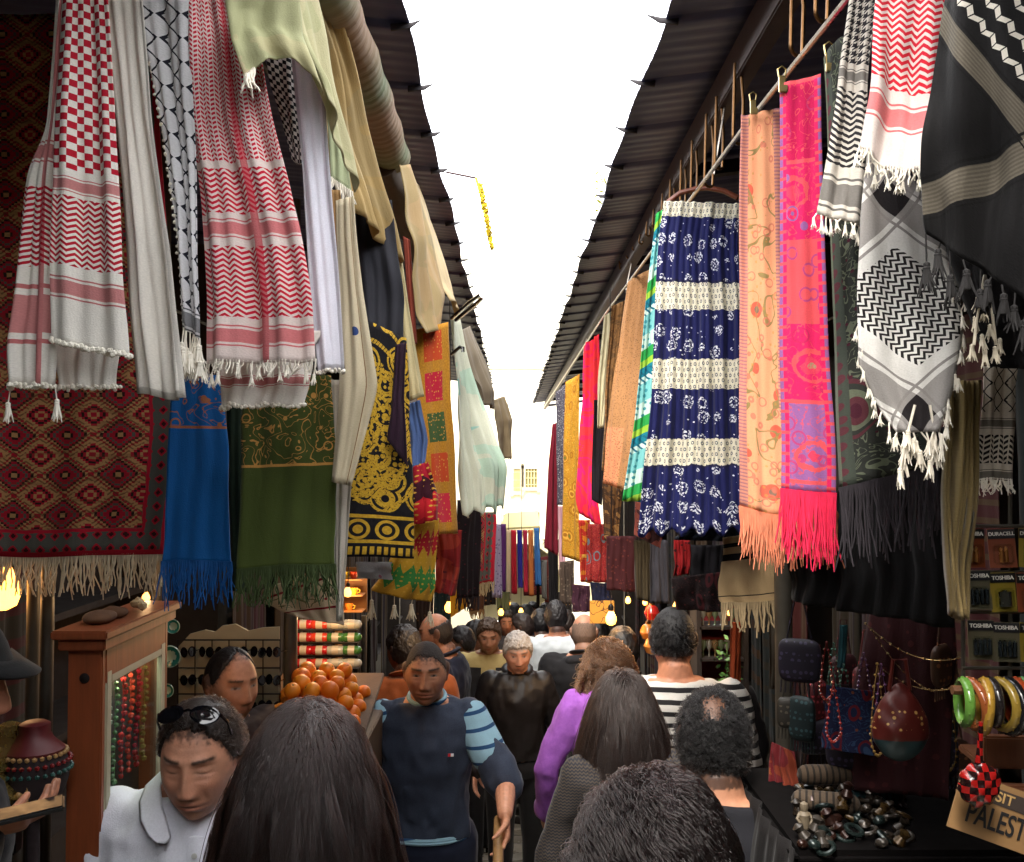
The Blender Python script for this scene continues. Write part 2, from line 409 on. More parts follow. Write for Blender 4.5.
def grey_plaid(g, u, v, Wm, Hm):
    """black scarf with white wave lines above and wide grey bands crossing"""
    a, b = (u+v)*.7071, (v-u)*.7071; D = (Wm+Hm)*.7071
    blk, gry, wht = lin((20, 19, 20)), lin((120, 112, 98)), lin((214, 208, 196))
    w = (g.fr((b+g.tri(a/.02)*.007)/.027) < .3)*(b < .012)*(g.fr(a/.01) < .86)
    bar = g.band(b, .024, .052)*(.5+.25*(g.fr(b/.004) > .5)); x1 = g.band(a, .205, .236)*(.5+.25*(g.fr(a/.004) > .5))
    ln = g.mx(g.band(b, .018, .0205), g.mx(g.band(b, .056, .058), g.mx(g.band(a, .198, .201), g.band(a, .240, .242))))
    c = g.mix(g.mx(bar, x1), blk, gry); c = g.mix(ln, c, lin((10, 9, 9)))
    c = g.mix(g.band(b, .024, .052)*g.band(a, .205, .236), c, lin((190, 182, 160)))
    return g.mix(w, c, wht)
def grey_diamond(g, u, v, Wm, Hm):
    """pale keffiyeh hung by a corner: zigzag block inside crossing grey bars"""
    cx, cy = u-Wm*.5, v-Hm*.54
    a, b = (cx+cy)*.7071, (cy-cx)*.7071
    wht, ink, gry = lin((206, 204, 200)), lin((28, 24, 26)), lin((104, 98, 96))
    R = .068
    blk = (g.ab(a) < R*1.05)*(g.ab(b) < R*.82); p = .0125
    z = g.fr((a+g.tri(b/p)*p*.6)/(p*.75)) < .5
    def bar(c):
        q = g.ab(c); return g.mx(g.band(q, R*1.45, R*2.15)*.72, g.mx(g.band(q, R*1.28, R*1.34), g.band(q, R*2.3, R*2.36))*.8)
    m = g.mx(bar(a), bar(b*1.1)); both = g.band(g.ab(a), R*1.45, R*2.15)*g.band(g.ab(b*1.1), R*1.45, R*2.15)
    out = (g.ab(a) > R*2.5)*(g.fr((a+g.tri(b/.02)*.012)/.014) < .5)
    c = g.mix(g.mx(m, out*.9), wht, gry); c = g.mix(both, c, ink)
    return g.mix(blk*z, c, ink)

# ------------------------------------------------------------------ hanging cloth
_lat = np.random.default_rng(2).uniform(-1, 1, (32, 32, 32))
def vnoise(p):
    """smooth value noise on an (n,3) array"""
    f = np.floor(p).astype(int); t = p-f; t = t*t*(3-2*t); r = 0
    for a in (0, 1):
        for b in (0, 1):
            for c in (0, 1):
                w = (t[:, 0] if a else 1-t[:, 0])*(t[:, 1] if b else 1-t[:, 1])*(t[:, 2] if c else 1-t[:, 2])
                r = r+w*_lat[(f[:, 0]+a) % 32, (f[:, 1]+b) % 32, (f[:, 2]+c) % 32]
    return r
def interp(poly, n):
    a = np.array(poly, float); s = np.r_[0, np.cumsum(np.hypot(np.diff(a[:, 0]), np.diff(a[:, 1])))]; s /= s[-1]
    t = np.linspace(0, 1, n+1)
    # smooth: linear then light averaging keeps ends
    r = np.stack([np.interp(t, s, a[:, k]) for k in range(3)], 1)
    for _ in range(2): r[1:-1] = (r[:-2]+2*r[1:-1]+r[2:])/4
    return r
def cloth_surface(L, R, nu, nv, amp, folds, seed, sag=0., hem=0., grow=.5, bulge=0., arch=0.):
    rs = np.random.default_rng(seed)
    l, r = interp(L, nv), interp(R, nv)
    Lw = np.array([P(*p) for p in l]); Rw = np.array([P(*p) for p in r])
    t = np.linspace(0, 1, nv+1)[:, None]; u = np.linspace(0, 1, nu+1)[None, :]
    V = Lw[:, None, :]*(1-u)[..., None]+Rw[:, None, :]*u[..., None]
    ac = (Rw-Lw).mean(0); dn = (Lw[-1]+Rw[-1]-Lw[0]-Rw[0])
    n = np.cross(ac, dn); n /= np.linalg.norm(n)+1e-9
    if n[1] > 0: n = -n
    ph = rs.uniform(0, 6.28, 6)
    prof = (np.sin(2*pi*folds*u+ph[0]+.9*np.sin(2.2*t+ph[3]))*.6+.45*np.sin(2*pi*folds*2.3*u+ph[1]+1.2*np.sin(3.1*t+ph[4]))+.3*np.sin(2*pi*folds*.47*u+ph[2]+t*1.5)
            + .25*np.sin(2*pi*folds*.8*u+5*t+ph[5]))
    a = amp*(1-grow+grow*t)
    uu, tt = np.broadcast_arrays(u, t); so3 = seed*3.7 % 29
    nz = vnoise(np.stack([uu*folds*1.1+so3, tt*3.1+so3, uu*0+.5], -1).reshape(-1, 3)).reshape(prof.shape)+.5*vnoise(np.stack([uu*folds*2.7+so3, tt*6.3+9, uu*0+3.5], -1).reshape(-1, 3)).reshape(prof.shape)
    prof = prof*(.78+.5*vnoise(np.stack([uu*1.7+so3, tt*1.9, uu*0+8.5], -1).reshape(-1, 3)).reshape(prof.shape))+nz*.75
    lat = vnoise(np.stack([uu*.8+so3, tt*4.2+so3, uu*0+5.5], -1).reshape(-1, 3)).reshape(prof.shape)*np.minimum(.012, .05*np.linalg.norm(ac))
    V = V+lat[..., None]*(ac/np.linalg.norm(ac))
    V[..., 2] += (vnoise(np.stack([uu*folds*1.4+so3, uu*0+2.5, uu*0+1.5], -1).reshape(-1, 3)).reshape(prof.shape))*min(.010, .03*float(np.linalg.norm(dn))/2)*t**3
    V = V+(prof*a+bulge*np.sin(pi*u)*np.sin(pi*t*.9))[..., None]*n
    V[..., 2] += arch*np.sin(pi*u)*t**2
    V[..., 2] -= sag*np.sin(pi*u)*(1-t)+hem*(np.sin(2*pi*folds*u+ph[0]))*t**6
    Wm = float(np.linalg.norm(Rw-Lw, axis=1).mean()); Hm = float((np.linalg.norm(np.diff(Lw, axis=0), axis=1).sum()+np.linalg.norm(np.diff(Rw, axis=0), axis=1).sum())/2)
    UV = np.stack([np.broadcast_to(u, prof.shape)*Wm, np.broadcast_to(t, prof.shape)*Hm], -1)
    i = np.arange(nv)[:, None]*(nu+1)+np.arange(nu)[None, :]
    F = np.stack([i, i+1, i+nu+2, i+nu+1], -1).reshape(-1, 4)
    return V, F, UV, Wm, Hm, n
def strands(bm, A, length, nrm, count, rs, r=.0022, sway=.012, seg=5, twist=False, taper=.5):
    """fringe cords hanging from the points A"""
    s = np.linspace(0, len(A)-1, count)
    for q in s:
        i = int(min(q, len(A)-2)); p = Vector(A[i]*(1-(q-i))+A[i+1]*(q-i))
        L = length*rs.uniform(.82, 1.1); dx, dy = rs.normal(0, sway, 2); L *= rs.choice([1, 1, 1, .8, 1.12])
        pts = [p+Vector((0, 0, .004))]+[p+Vector((dx*(k/seg)**1.5+rs.normal(0, sway*.12), dy*(k/seg)**1.5+rs.normal(0, sway*.12), -L*k/seg)) for k in range(1, seg+1)]
        tube(bm, pts, [r*(1-(1-taper)*k/seg) for k in range(seg+1)], 5)
def tassel(bm, p, L, r, rs):
    p = Vector(p); ball(bm, p, r*.5, 1)
    lathe(bm, [(r*.25, 0), (r*.5, -L*.12), (r*.38, -L*.22), (r*.55, -L*.5), (r*.5, -L*.72), (r*.1, -L*.74)], 7, p)
    for k in range(12):
        a = rs.uniform(0, 6.28); q = Vector((math.cos(a), math.sin(a), 0))
        e = rs.uniform(.5, 1.25); tube(bm, [p+q*r*.3+Vector((0, 0, -L*.18)), p+q*r*.55*e+Vector((0, 0, -L*.6)), p+q*r*e+Vector((rs.normal(0, r*.2), rs.normal(0, r*.2), -L*rs.uniform(.85, 1.2)))], [r*.16, r*.17, r*.08], 4)
_ci = [100]
def cloth(label, fn, L, R, cat='scarf', name='hanging_scarf', group=None, amp=.012, folds=3., nu=None, nv=None, seed=None, fringe=None, rough=.85,
          transl=.12, wrinkle=.35, sag=0., hem=0., grow=.5, bulge=0., thick=.0025, parent=None, sheen=.06, arch=0.):
    _ci[0] += 1; seed = seed or _ci[0]; rs = np.random.default_rng(seed)
    nu = nu or max(24, int(folds*12)); nv = nv or 40
    V, F, UV, Wm, Hm, n = cloth_surface(L, R, nu, nv, amp, folds, seed, sag, hem, grow, bulge, arch)
    org = V.reshape(-1, 3)[nu//2].copy()
    me = np_mesh(name, V.reshape(-1, 3)-org, F, UV.reshape(-1, 2))
    o = link(name, me, fabric(name+'_fabric', fn, Wm, Hm, rough, transl, sheen, wrinkle, seed*.37), parent); o.location = org
    if not parent: tag(o, label, cat, group)
    md = o.modifiers.new('thickness', 'SOLIDIFY'); md.thickness = thick; md.offset = 0
    if fringe:
        for fg in (fringe if isinstance(fringe, list) else [fringe]):
            bm = bmesh.new(); e = fg.get('edge', 'bottom')
            A = {'bottom': V[-1], 'left': V[:, 0], 'right': V[:, -1]}[e]-org
            if 'span' in fg:
                a, b = fg['span']; A = A[int(a*(len(A)-1)):int(b*(len(A)-1))+1]
            k = fg.get('kind', 'strands'); L_ = fg.get('len', .05); N = fg.get('n', 40)
            if k == 'strands': strands(bm, A, L_, n, N, rs, fg.get('r', .0022), fg.get('sway', .008))
            elif k == 'pompom':
                for q in np.linspace(0, len(A)-1, N):
                    i = int(min(q, len(A)-2)); p = A[i]*(1-(q-i))+A[i+1]*(q-i)
                    for _ in range(3): ball(bm, Vector(p)+Vector(rs.normal(0, L_*.22, 3)), L_*rs.uniform(.4, .6), 1)
            else:
                for q in np.linspace(0, len(A)-1, N):
                    i = int(min(q, len(A)-2)); p = Vector(A[i]*(1-(q-i))+A[i+1]*(q-i)); dr = L_*rs.uniform(.15, .9)
                    dx = rs.normal(0, .004); p2 = p+Vector((dx, rs.normal(0, .004), -dr))
                    tube(bm, [p, p2], .0012, 4); tassel(bm, p2, L_*rs.uniform(.55, .8), L_*.22, rs)
                    bm_obj('tassel', bm, simple('fringe_yarn', fg.get('col', (220, 212, 196)), .9, 0, .3, 60), o); bm = bmesh.new()
                bm.free(); continue
            bm_obj(fg.get('name', 'fringe'), bm, simple('fringe_yarn', fg.get('col', (220, 212, 196)), .9, 0, .3, 60), o)
    return o
# ================================================================== SETTING
# ground: one sloping sheet of worn, damp paving
def paving():
    g = G('paving'); x, y, z = g.obj()
    n = g.nt.nodes.new('ShaderNodeTexBrick'); n.inputs['Scale'].default_value = 1; n.offset = .43
    n.inputs['Brick Width'].default_value = .42; n.inputs['Row Height'].default_value = .27; n.inputs['Mortar Size'].default_value = .008; n.inputs['Mortar Smooth'].default_value = .3
    nz = g.noise(sc=3., det=3)
    g.put(n.inputs['Vector'], g.vec(x+nz*.03, y+nz*.03)); n.inputs['Color1'].default_value = (*lin((172, 162, 144)), 1); n.inputs['Color2'].default_value = (*lin((134, 126, 114)), 1); n.inputs['Mortar'].default_value = (*lin((52, 46, 40)), 1)
    col = g.mul(S(g, n.outputs['Color']), g.noise(sc=9., det=5, rough=.7)*.9+.5)
    wet = g.noise(sc=2.2, det=4)
    g.bump(S(g, n.outputs['Fac'])*-.6+g.noise(sc=14., det=5)*.5, .5, .012)
    return g.done(col, g.mx(.10, wet*1.0-.26), spec=.6)
nx, ny = 40, 140
xs = np.linspace(-12, 12, nx+1); ys = np.linspace(-8, 60, ny+1)
X, Y = np.meshgrid(xs, ys); i = np.arange(ny)[:, None]*(nx+1)+np.arange(nx)[None, :]
struct(link('paved_ground', np_mesh('paved_ground', np.stack([X, Y, -.125*Y], -1).reshape(-1, 3), np.stack([i, i+1, i+nx+2, i+nx+1], -1).reshape(-1, 4)), paving()))

# shop buildings on both sides: masonry wall with piers between shop openings, dark shelves behind
m_stone = simple('old_plaster', (84, 72, 60), .85, 0, .35, 5., .3)
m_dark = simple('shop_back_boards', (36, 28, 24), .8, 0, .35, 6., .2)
m_metal = simple('painted_steel', (84, 80, 72), .45, .6, .25, 20.)
m_iron = simple('dark_iron', (40, 36, 36), .5, .7, .3, 20.)
m_pier = simple('dark_painted_timber', (46, 38, 32), .7, 0, .3, 8., .2)
def building(side, label):
    s = side; root = empty('shop_building', (s*2.0, 6, gz(6))); L0, L1 = -9.0, 17.5
    def add(name, boxes, mat):
        bm = bmesh.new()
        for c, sz in boxes: box(bm, Vector(c)-root.location, sz)
        bm_obj(name, bm, mat, root, False)
    add('wall', [((s*2.35, (L0+L1)/2, .9), (.3, L1-L0, 6.6))], m_stone)
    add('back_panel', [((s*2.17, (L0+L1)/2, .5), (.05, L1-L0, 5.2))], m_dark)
    k = L0
    piers, shelf = [], []
    while k < L1:
        piers.append(((s*1.86, k, .4), (.55, .16, 5.5))); shelf.append(((s*2.0, k+1.45, gz(k)+1.15), (.3, 2.7, .03))); shelf.append(((s*2.0, k+1.45, gz(k)+1.65), (.3, 2.7, .03)))
        shelf.append(((s*1.95, k+1.45, gz(k)+.45), (.38, 2.7, .8)))
        k += 2.9
    for c, z in piers: add('pier', [(c, z)], m_pier)
    for c, z in shelf: add('shelf', [(c, z)], m_dark)
    tag(root, label, 'building'); return root
building(-1, 'row of dark open shops behind the hanging rug and fruit stall')
building(1, 'row of dark open shops behind the tiered skirt and battery rack')

# awning roofs: overlapping corrugated sheets, bent nail tips along the eave
def roof_mat(name, rgb):
    g = G(name); x, y, z = g.obj()
    n = g.noise(g.vec(x*2, y*7, z), 2., 5, .65); st = g.noise(g.vec(x*3., y*60, z), 1., 2)
    c = lin(rgb); col = g.mix(n, tuple(v*.55 for v in c), c); col = g.mix((n > .68)*.2, col, lin((62, 54, 60)))
    g.bump(st, .15, .004); return g.done(col, .55, .35)
m_roof = roof_mat('roof_sheet', (70, 74, 112))
m_spike = simple('spike_iron', (44, 40, 44), .8, 0)
def roof(s, xe, ze, xw, zw, d0, d1, label):
    root = empty('awning_roof', (xe, d0, CZ+ze)); pit = .42
    nv = int((d1-d0)/.014); nu = 6; d = np.linspace(d0, d1, nv+1); t = np.linspace(0, 1, nu+1)
    ph = (d/pit) % 1.0
    z = .011*ph+.0014*np.cos(2*pi*d/.07)
    wob = .006*np.sin(d*3.1)+.004*np.sin(d*7.7)
    V = np.stack([np.broadcast_to(xe+(xw-xe)*t[None, :]+wob[:, None]*(1-t[None, :]), (nv+1, nu+1))-xe, np.broadcast_to(d[:, None], (nv+1, nu+1))-d0, (ze+(zw-ze)*t)[None, :]+z[:, None]-ze], -1)
    i = np.arange(nv)[:, None]*(nu+1)+np.arange(nu)[None, :]
    o = link('sheet', np_mesh('sheet', V.reshape(-1, 3), np.stack([i, i+1, i+nu+2, i+nu+1], -1).reshape(-1, 4), None, False), m_roof, root)
    md = o.modifiers.new('t', 'SOLIDIFY'); md.thickness = .004
    k = math.ceil(2.0/pit)
    while k*pit < d1:
        bm = bmesh.new(); y = k*pit-d0; h = random.uniform(.020, .034)
        tube(bm, [(s*.04, y, .0), (-s*.008, y, .004), (-s*(.008+h), y+random.uniform(-.012, .012), .004+h*.35)], [(.006, .010), (.005, .008), (.001, .0015)], 6)
        bm_obj('spike', bm, m_spike, root); k += 1
    bm = bmesh.new(); y = d0
    while y < d1:                                                    # purlins and rafters under the sheets
        box(bm, ((xw-xe)*.55, y-d0+.7, (zw-ze)*.55-.05), (abs(xw-xe)*.8, .05, .05), ry=math.atan2(-(zw-ze), (xw-xe)) if xw > xe else -math.atan2((zw-ze), abs(xw-xe))); y += 1.7
    bm_obj('rafter', bm, m_iron, root, False)
    tag(root, label, 'roof'); return root
roof(-1, -.27, 1.115, -2.2, 1.32, -8.8, 14.2, 'corrugated metal awning over the rolled blind and keffiyehs')
roof(1, .385, 1.13, 2.2, 1.36, -8.8, 18.5, 'corrugated metal awning over the tiered skirt and brass hooks')

bm = bmesh.new(); box(bm, (0, -5.9, CZ+1.32), (4.4, 6.0, .05)); box(bm, (0, -8.95, .9), (4.4, .1, 6.6))  # unseen slab and end wall, added to keep skylight off the lower stalls
tag(bm_obj('unseen_light_block', bm, m_dark, None, False), 'unseen dark slab and end wall added behind the camera to block skylight', 'cover')
# long beam carrying the hooks, and the rails
m_beam = wood('red_brown_beam', (70, 38, 36))
bm = bmesh.new(); box(bm, (.61, 10, CZ+1.06), (.05, 17, .10)); tag(bm_obj('beam', bm, m_beam, None, False, .004), 'red-brown timber beam under the awning above the brass hooks', 'beam')
bm = bmesh.new(); tube(bm, [(.56, 1.0, CZ+.745), (.56, 2.35, CZ+.81), (.56, 6, CZ+.9), (.56, 12, CZ+.95), (.56, 18, CZ+1.0)], .006, 8)
for y in (1.1, 2.8, 5, 8, 11, 14, 17.5): tube(bm, [(.57, y, CZ+.745+.065*min(1, (y-1)/1.35)+(.02*max(0, y-2.4) if y < 6 else .08)), (.605, y, CZ+1.03)], .003, 5)
tag(bm_obj('clothes_rail', bm, simple('bright_rod', (170, 160, 150), .3, .9)), 'thin bright metal rail holding the clips of the pink scarf', 'rail')
m_brass = simple('brass_hook', (110, 78, 46), .35, .85, .3, 30.)
for j, (px, py, sx) in enumerate([(709, 187, 14), (719, 169, 13), (738, 144, 16), (797, 56, 21), (822, 22, 22), (694, 196, 10), (683, 205, 9), (672, 214, 8), (664, 220, 8), (655, 228, 7), (648, 236, 6), (641, 244, 6), (634, 250, 5), (628, 258, 5), (621, 264, 5)]):
    d = .58/((px-512)/1000); bt = P(px, py, d); w = sx*.001*d*.55; top = CZ+1.04
    bm = bmesh.new()
    pts = [(0, -w*.35, top-bt.z), (0, -w*.6, (top-bt.z)*.5), (0, -w*.75, w*.9)]+[(0, -w*.8*math.cos(a), w*.8-w*.8*math.sin(a)) for a in np.linspace(.3, 2.5, 6)]+[(0, w*.7, w), (0, w*.9, (top-bt.z)*.55), (0, w*.5, top-bt.z)]
    pts = [(p[1]*.85, p[1]*.5, p[2]) for p in pts]
    tube(bm, pts, .0042, 8)
    o = bm_obj('brass_hook', bm, m_brass); o.location = bt
    tag(o, ['tall brass hook loop above the skirt waistband', 'tall brass hook loop just over the wooden skirt hanger', 'long brass hook loop beside the peach scarf top', 'wide brass hook loop above the pink scarf', 'topmost brass hook loop beside the houndstooth keffiyeh'][j] if j < 5 else 'small brass hook loop in the row beyond the skirt hanger', 'hook', 'brass hooks under the beam' if j < 5 else 'brass hooks receding above the tan cloak')

# rolled fabric blind along the eave
def roll_mat():
    g = G('rolled_canvas'); x, y, z = g.obj()
    s = g.fr(y/.62+g.noise(sc=4.)*.25); c = g.ramp(s, [(0, lin((140, 116, 92))), (.4, lin((118, 128, 100))), (.7, lin((146, 120, 98))), (1, lin((140, 116, 92)))], False)
    g.bump(g.noise(g.vec(x*6, y*40, z*6), 1., 3)+g.sin(y*140+x*40)*.2, .5, .01); return g.done(c, .85)
bm = bmesh.new()
pts = [(-.405+.006*math.sin(y*3), y, CZ+1.03+.008*math.sin(y*2.3)) for y in np.linspace(1.55, 3.35, 24)]
tube(bm, pts, [(.062+.004*math.sin(k*1.7), .058) for k in range(24)], 20)
tag(bm_obj('rolled_blind', bm, roll_mat()), 'faded pink and green rolled canvas blind under the awning', 'blind')
bm = bmesh.new(); tube(bm, [(-.43, 3.3, CZ+1.0), (-.45, 5.5, CZ+1.0)], .045, 14)
tag(bm_obj('rolled_blind', bm, simple('brown_canvas', (70, 56, 44), .9)), 'dark brown rolled blind beyond the pink and green one', 'blind')
bm = bmesh.new(); tube(bm, [(-.62, 1.1, CZ+.98), (-.60, 4, CZ+.98), (-.52, 9, CZ+.98), (-.48, 14, CZ+1.0)], .008, 8)
for y in (1.6, 3, 5, 7.5, 10, 13): tube(bm, [(-.58, y, CZ+.985), (-.60, y, CZ+1.14)], .004, 5)
tag(bm_obj('clothes_rail', bm, m_iron), 'dark iron rail from which the keffiyehs and robes hang', 'rail')

# far end: sunlit stone houses, a fringed awning
def facade(name, c, size, wins, label, rgb, rz=0):
    root = empty(name, (c[0], c[1], gz(c[1])), rz); w, dp, h = size
    bm = bmesh.new(); box(bm, (0, dp/2, h/2-1), (w, dp, h+2)); bm_obj('wall', bm, simple('pale_limestone_%d' % rgb[0], rgb, .85, 0, .2, 2., .2), root, False)
    for (x, z, ww, hh) in wins:
        bm = bmesh.new()
        for sx in (-1, 1): box(bm, (x+sx*ww/2, -.02, z), (.08, .1, hh+.16))
        for sz in (-1, 1): box(bm, (x, -.022, z+sz*hh/2), (ww+.1, .1, .08))
        f = bm_obj('window', bm, simple('window_surround', (196, 186, 160), .8), root, False)
        bm = bmesh.new(); box(bm, (x, .0, z), (ww-.08, .02, hh-.08)); bm_obj('pane', bm, simple('window_dark', (70, 74, 70), .2), f, False)
        bm = bmesh.new()
        for q in np.linspace(-.4, .4, 5): box(bm, (x+q*ww, -.03, z), (.025, .03, hh-.08))
        for q in np.linspace(-.35, .35, 5): box(bm, (x, -.033, z+q*hh), (ww-.08, .03, .025))
        bm_obj('grille', bm, m_metal, f, False)
    bm = bmesh.new(); box(bm, (0, -.05, h*.62), (w, .12, .12)); bm_obj('cornice', bm, simple('window_surround', (196, 186, 160), .8), root, False)
    tag(root, label, 'building')
m_lime = simple('pale_limestone', (238, 232, 210), .85, 0, .2, 2., .2)
def end_house():
    y0 = 24.; root = empty('stone_house', (.2, y0, gz(y0))); o_ = root.location.copy(); bm = bmesh.new()
    za = .15-o_.z                                                      # crown of the vaulted passage
    box(bm, (-3.3, 4, 4), (4.6, 8, 12)); box(bm, (3.3, 4, 4), (4.6, 8, 12)); box(bm, (0, 4, za+3.4), (2.0, 8, 6.8)); box(bm, (0, 7.9, za/2), (2.0, .2, za))
    bm_obj('wall', bm, m_lime, root, False)
    bm = bmesh.new(); n = 15
    for k in range(n):
        a = pi*(k+.5)/n; box(bm, (math.cos(a)*1.06, -.04, za-1.0+math.sin(a)*1.0), (.21, .12, .2), ry=-a+pi/2)
    bm_obj('arch', bm, simple('window_surround', (196, 186, 160), .8), root, False)
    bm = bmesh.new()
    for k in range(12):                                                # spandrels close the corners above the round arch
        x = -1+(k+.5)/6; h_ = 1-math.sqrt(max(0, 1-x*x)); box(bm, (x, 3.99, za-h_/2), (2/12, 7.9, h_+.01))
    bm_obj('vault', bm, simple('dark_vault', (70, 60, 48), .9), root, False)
    for x, z, w, h in ((-.08, 1.95-.016*24-o_.z, .24, .62), (.26, 1.95-.014*24-o_.z, .36, .52)):
        bm = bmesh.new()
        for sx in (-1, 1): box(bm, (x+sx*w/2, -.02, z), (.08, .1, h+.16))
        for sz in (-1, 1): box(bm, (x, -.022, z+sz*h/2), (w+.1, .1, .08))
        f = bm_obj('window', bm, simple('window_surround', (196, 186, 160), .8), root, False)
        bm = bmesh.new(); box(bm, (x, -.01, z), (w-.08, .02, h-.08)); bm_obj('pane', bm, simple('window_pane_olive', (120, 112, 70), .3), f, False)
        bm = bmesh.new()
        for q in np.linspace(-.4, .4, 5): box(bm, (x+q*w, -.035, z), (.025, .03, h-.08))
        for q in np.linspace(-.3, .3, 3): box(bm, (x, -.038, z+q*h), (w-.08, .03, .02))
        bm_obj('grille', bm, simple('pale_grille', (190, 180, 130), .6), f, False)
    bm = bmesh.new(); box(bm, (0, -.05, 2.35+1.95-o_.z), (6, .12, .14)); bm_obj('cornice', bm, simple('window_surround', (196, 186, 160), .8), root, False)
    tag(root, 'sunlit pale stone house with grilled windows over a dark vaulted passage', 'building')
end_house()
facade('stone_house', (-3.6, 20, 0), (4, 3.5, 6.4), [(1.2, 4.2, .7, 1.2)], 'pale stone house behind the mint cloth, beyond the crowd', (214, 200, 170))
facade('stone_house', (3.8, 20, 0), (4, 3.5, 6.4), [(-1.2, 4.2, .7, 1.2)], 'pale stone house behind the maroon robe, beyond the crowd', (214, 204, 178))

# ================================================================== HANGING CLOTHES, keffiyeh side
ch, zg, br, nt_, hd = 'check', 'zig', 'bar', 'net', 'hound'
WHT, RED, CRM = (226, 221, 212), (176, 20, 42), (226, 220, 206)
GK = 'keffiyehs over the kilim rug'
cloth('red and brown kilim rug with diamond motifs and white fringe', kilim, [(-75, 15, 2.4), (-70, 300, 2.38), (-66, 556, 2.35)], [(150, 15, 2.45), (172, 300, 2.4), (174, 420, 2.36), (168, 500, 2.34), (163, 556, 2.32)],
      'rug', 'kilim_rug', None, .008, 2.2, nv=50, fringe=dict(len=.085, n=150, r=.0027, sway=.012, col=(206, 190, 160)), wrinkle=.2, transl=0, thick=.006)
cloth('red-edged white keffiyeh tail hanging outermost over the rug', keff(WHT, RED, [(.0, .36, 'plain'), (.38, .44, br), (.5, .7, zg), (.74, .9, br)], vst=[(.55, .75)]),
      [(58, -10, 1.66), (48, 130, 1.66), (28, 170, 1.65), (16, 280, 1.63), (6, 345, 1.62), (10, 388, 1.62)], [(66, -10, 1.65), (57, 130, 1.64), (56, 240, 1.63), (56, 330, 1.61), (52, 385, 1.61)],
      'keffiyeh', 'keffiyeh', GK, .012, 1.6, fringe=[dict(kind='pompom', len=.008, n=16, col=CRM), dict(kind='tassel', len=.04, n=2, col=CRM, name='tassel')])
cloth('white keffiyeh hem folded under the red chequered keffiyeh', keff(WHT, RED, [(.3, .45, br)]), [(56, 300, 1.68), (58, 388, 1.66)], [(122, 300, 1.68), (118, 388, 1.66)], 'keffiyeh', 'keffiyeh', GK, .01, 2,
      fringe=dict(kind='pompom', len=.008, n=18, col=CRM))
cloth('red and white chequered keffiyeh with crochet edge', keff(WHT, RED, [(.0, .51, ch), (.53, .575, br), (.585, .78, zg), (.81, .875, br)], p=.0118),
      [(62, -10, 1.62), (56, 100, 1.61), (53, 220, 1.6), (50, 340, 1.59)], [(106, -10, 1.62), (115, 100, 1.61), (122, 220, 1.6), (128, 356, 1.59)],
      'keffiyeh', 'keffiyeh', GK, .012, 1.4, nv=60, fringe=dict(kind='pompom', len=.009, n=30, col=CRM))
cloth('long plain off-white scarf between two keffiyehs', plain((228, 222, 212)), [(102, -10, 1.67), (118, 120, 1.67), (128, 300, 1.66), (136, 394, 1.65)], [(142, -10, 1.66), (152, 120, 1.66), (172, 260, 1.64), (190, 400, 1.62)],
      'scarf', 'hanging_scarf', None, .014, 1.7, transl=.2)
cloth('black and white net-patterned keffiyeh narrowing to tassels', keff((206, 204, 206), (22, 22, 34), [(0, .93, nt_), (.93, 1., br)], p=.0135),
      [(136, -10, 1.72), (150, 60, 1.71), (165, 140, 1.7), (176, 210, 1.69), (186, 330, 1.68)], [(188, -10, 1.7), (191, 60, 1.69), (193, 140, 1.68), (195, 210, 1.67), (200, 340, 1.66)],
      'keffiyeh', 'keffiyeh', GK, .012, 1.6, fringe=[dict(kind='pompom', edge='left', len=.006, n=46, col=CRM), dict(kind='tassel', len=.05, n=14, col=CRM, name='tassel')])
cloth('white under-layer hem showing below the red herringbone keffiyeh', keff(WHT, RED, [(.6, .75, br)]), [(220, 330, 1.76), (222, 406, 1.74)], [(318, 330, 1.74), (304, 404, 1.72)], 'keffiyeh', 'keffiyeh', GK, .012, 2.4,
      fringe=dict(kind='pompom', len=.007, n=26, col=CRM))
cloth('red herringbone keffiyeh with vertical stripe and knotted fringe', keff((216, 200, 194), (190, 24, 50), [(0, .46, 'zigfine'), (.48, .60, zg), (.615, .67, br), (.69, .88, zg), (.9, .96, br)], p=.012, vst=[(.53, .6)]),
      [(188, -10, 1.72), (192, 120, 1.7), (200, 250, 1.68), (205, 362, 1.67)], [(246, -10, 1.7), (272, 100, 1.68), (300, 230, 1.66), (316, 362, 1.64)],
      'keffiyeh', 'keffiyeh', GK, .02, 2.2, nv=60, fringe=[dict(len=.02, n=40, r=.0016, col=CRM), dict(kind='tassel', len=.026, n=11, col=CRM, name='tassel')])
cloth('black and white chequered keffiyeh corner under the pale canvas', keff((200, 196, 190), (18, 17, 22), [(0, 1, ch)], p=.008), [(262, 30, 1.86), (268, 80, 1.86), (292, 160, 1.84)], [(300, 50, 1.86), (300, 100, 1.84), (302, 165, 1.82)],
      'keffiyeh', 'keffiyeh', GK, .006, 1)
cloth('plain bluish-white scarf beside the red herringbone keffiyeh', plain((226, 225, 234)), [(290, 40, 1.8), (302, 160, 1.78), (310, 300, 1.75), (318, 374, 1.73)], [(322, 40, 1.8), (330, 160, 1.78), (340, 300, 1.76), (344, 370, 1.75)],
      'scarf', 'hanging_scarf', None, .012, 1.2, transl=.2, fringe=dict(kind='pompom', len=.006, n=10, col=CRM))
CAN = (176, 162, 118)
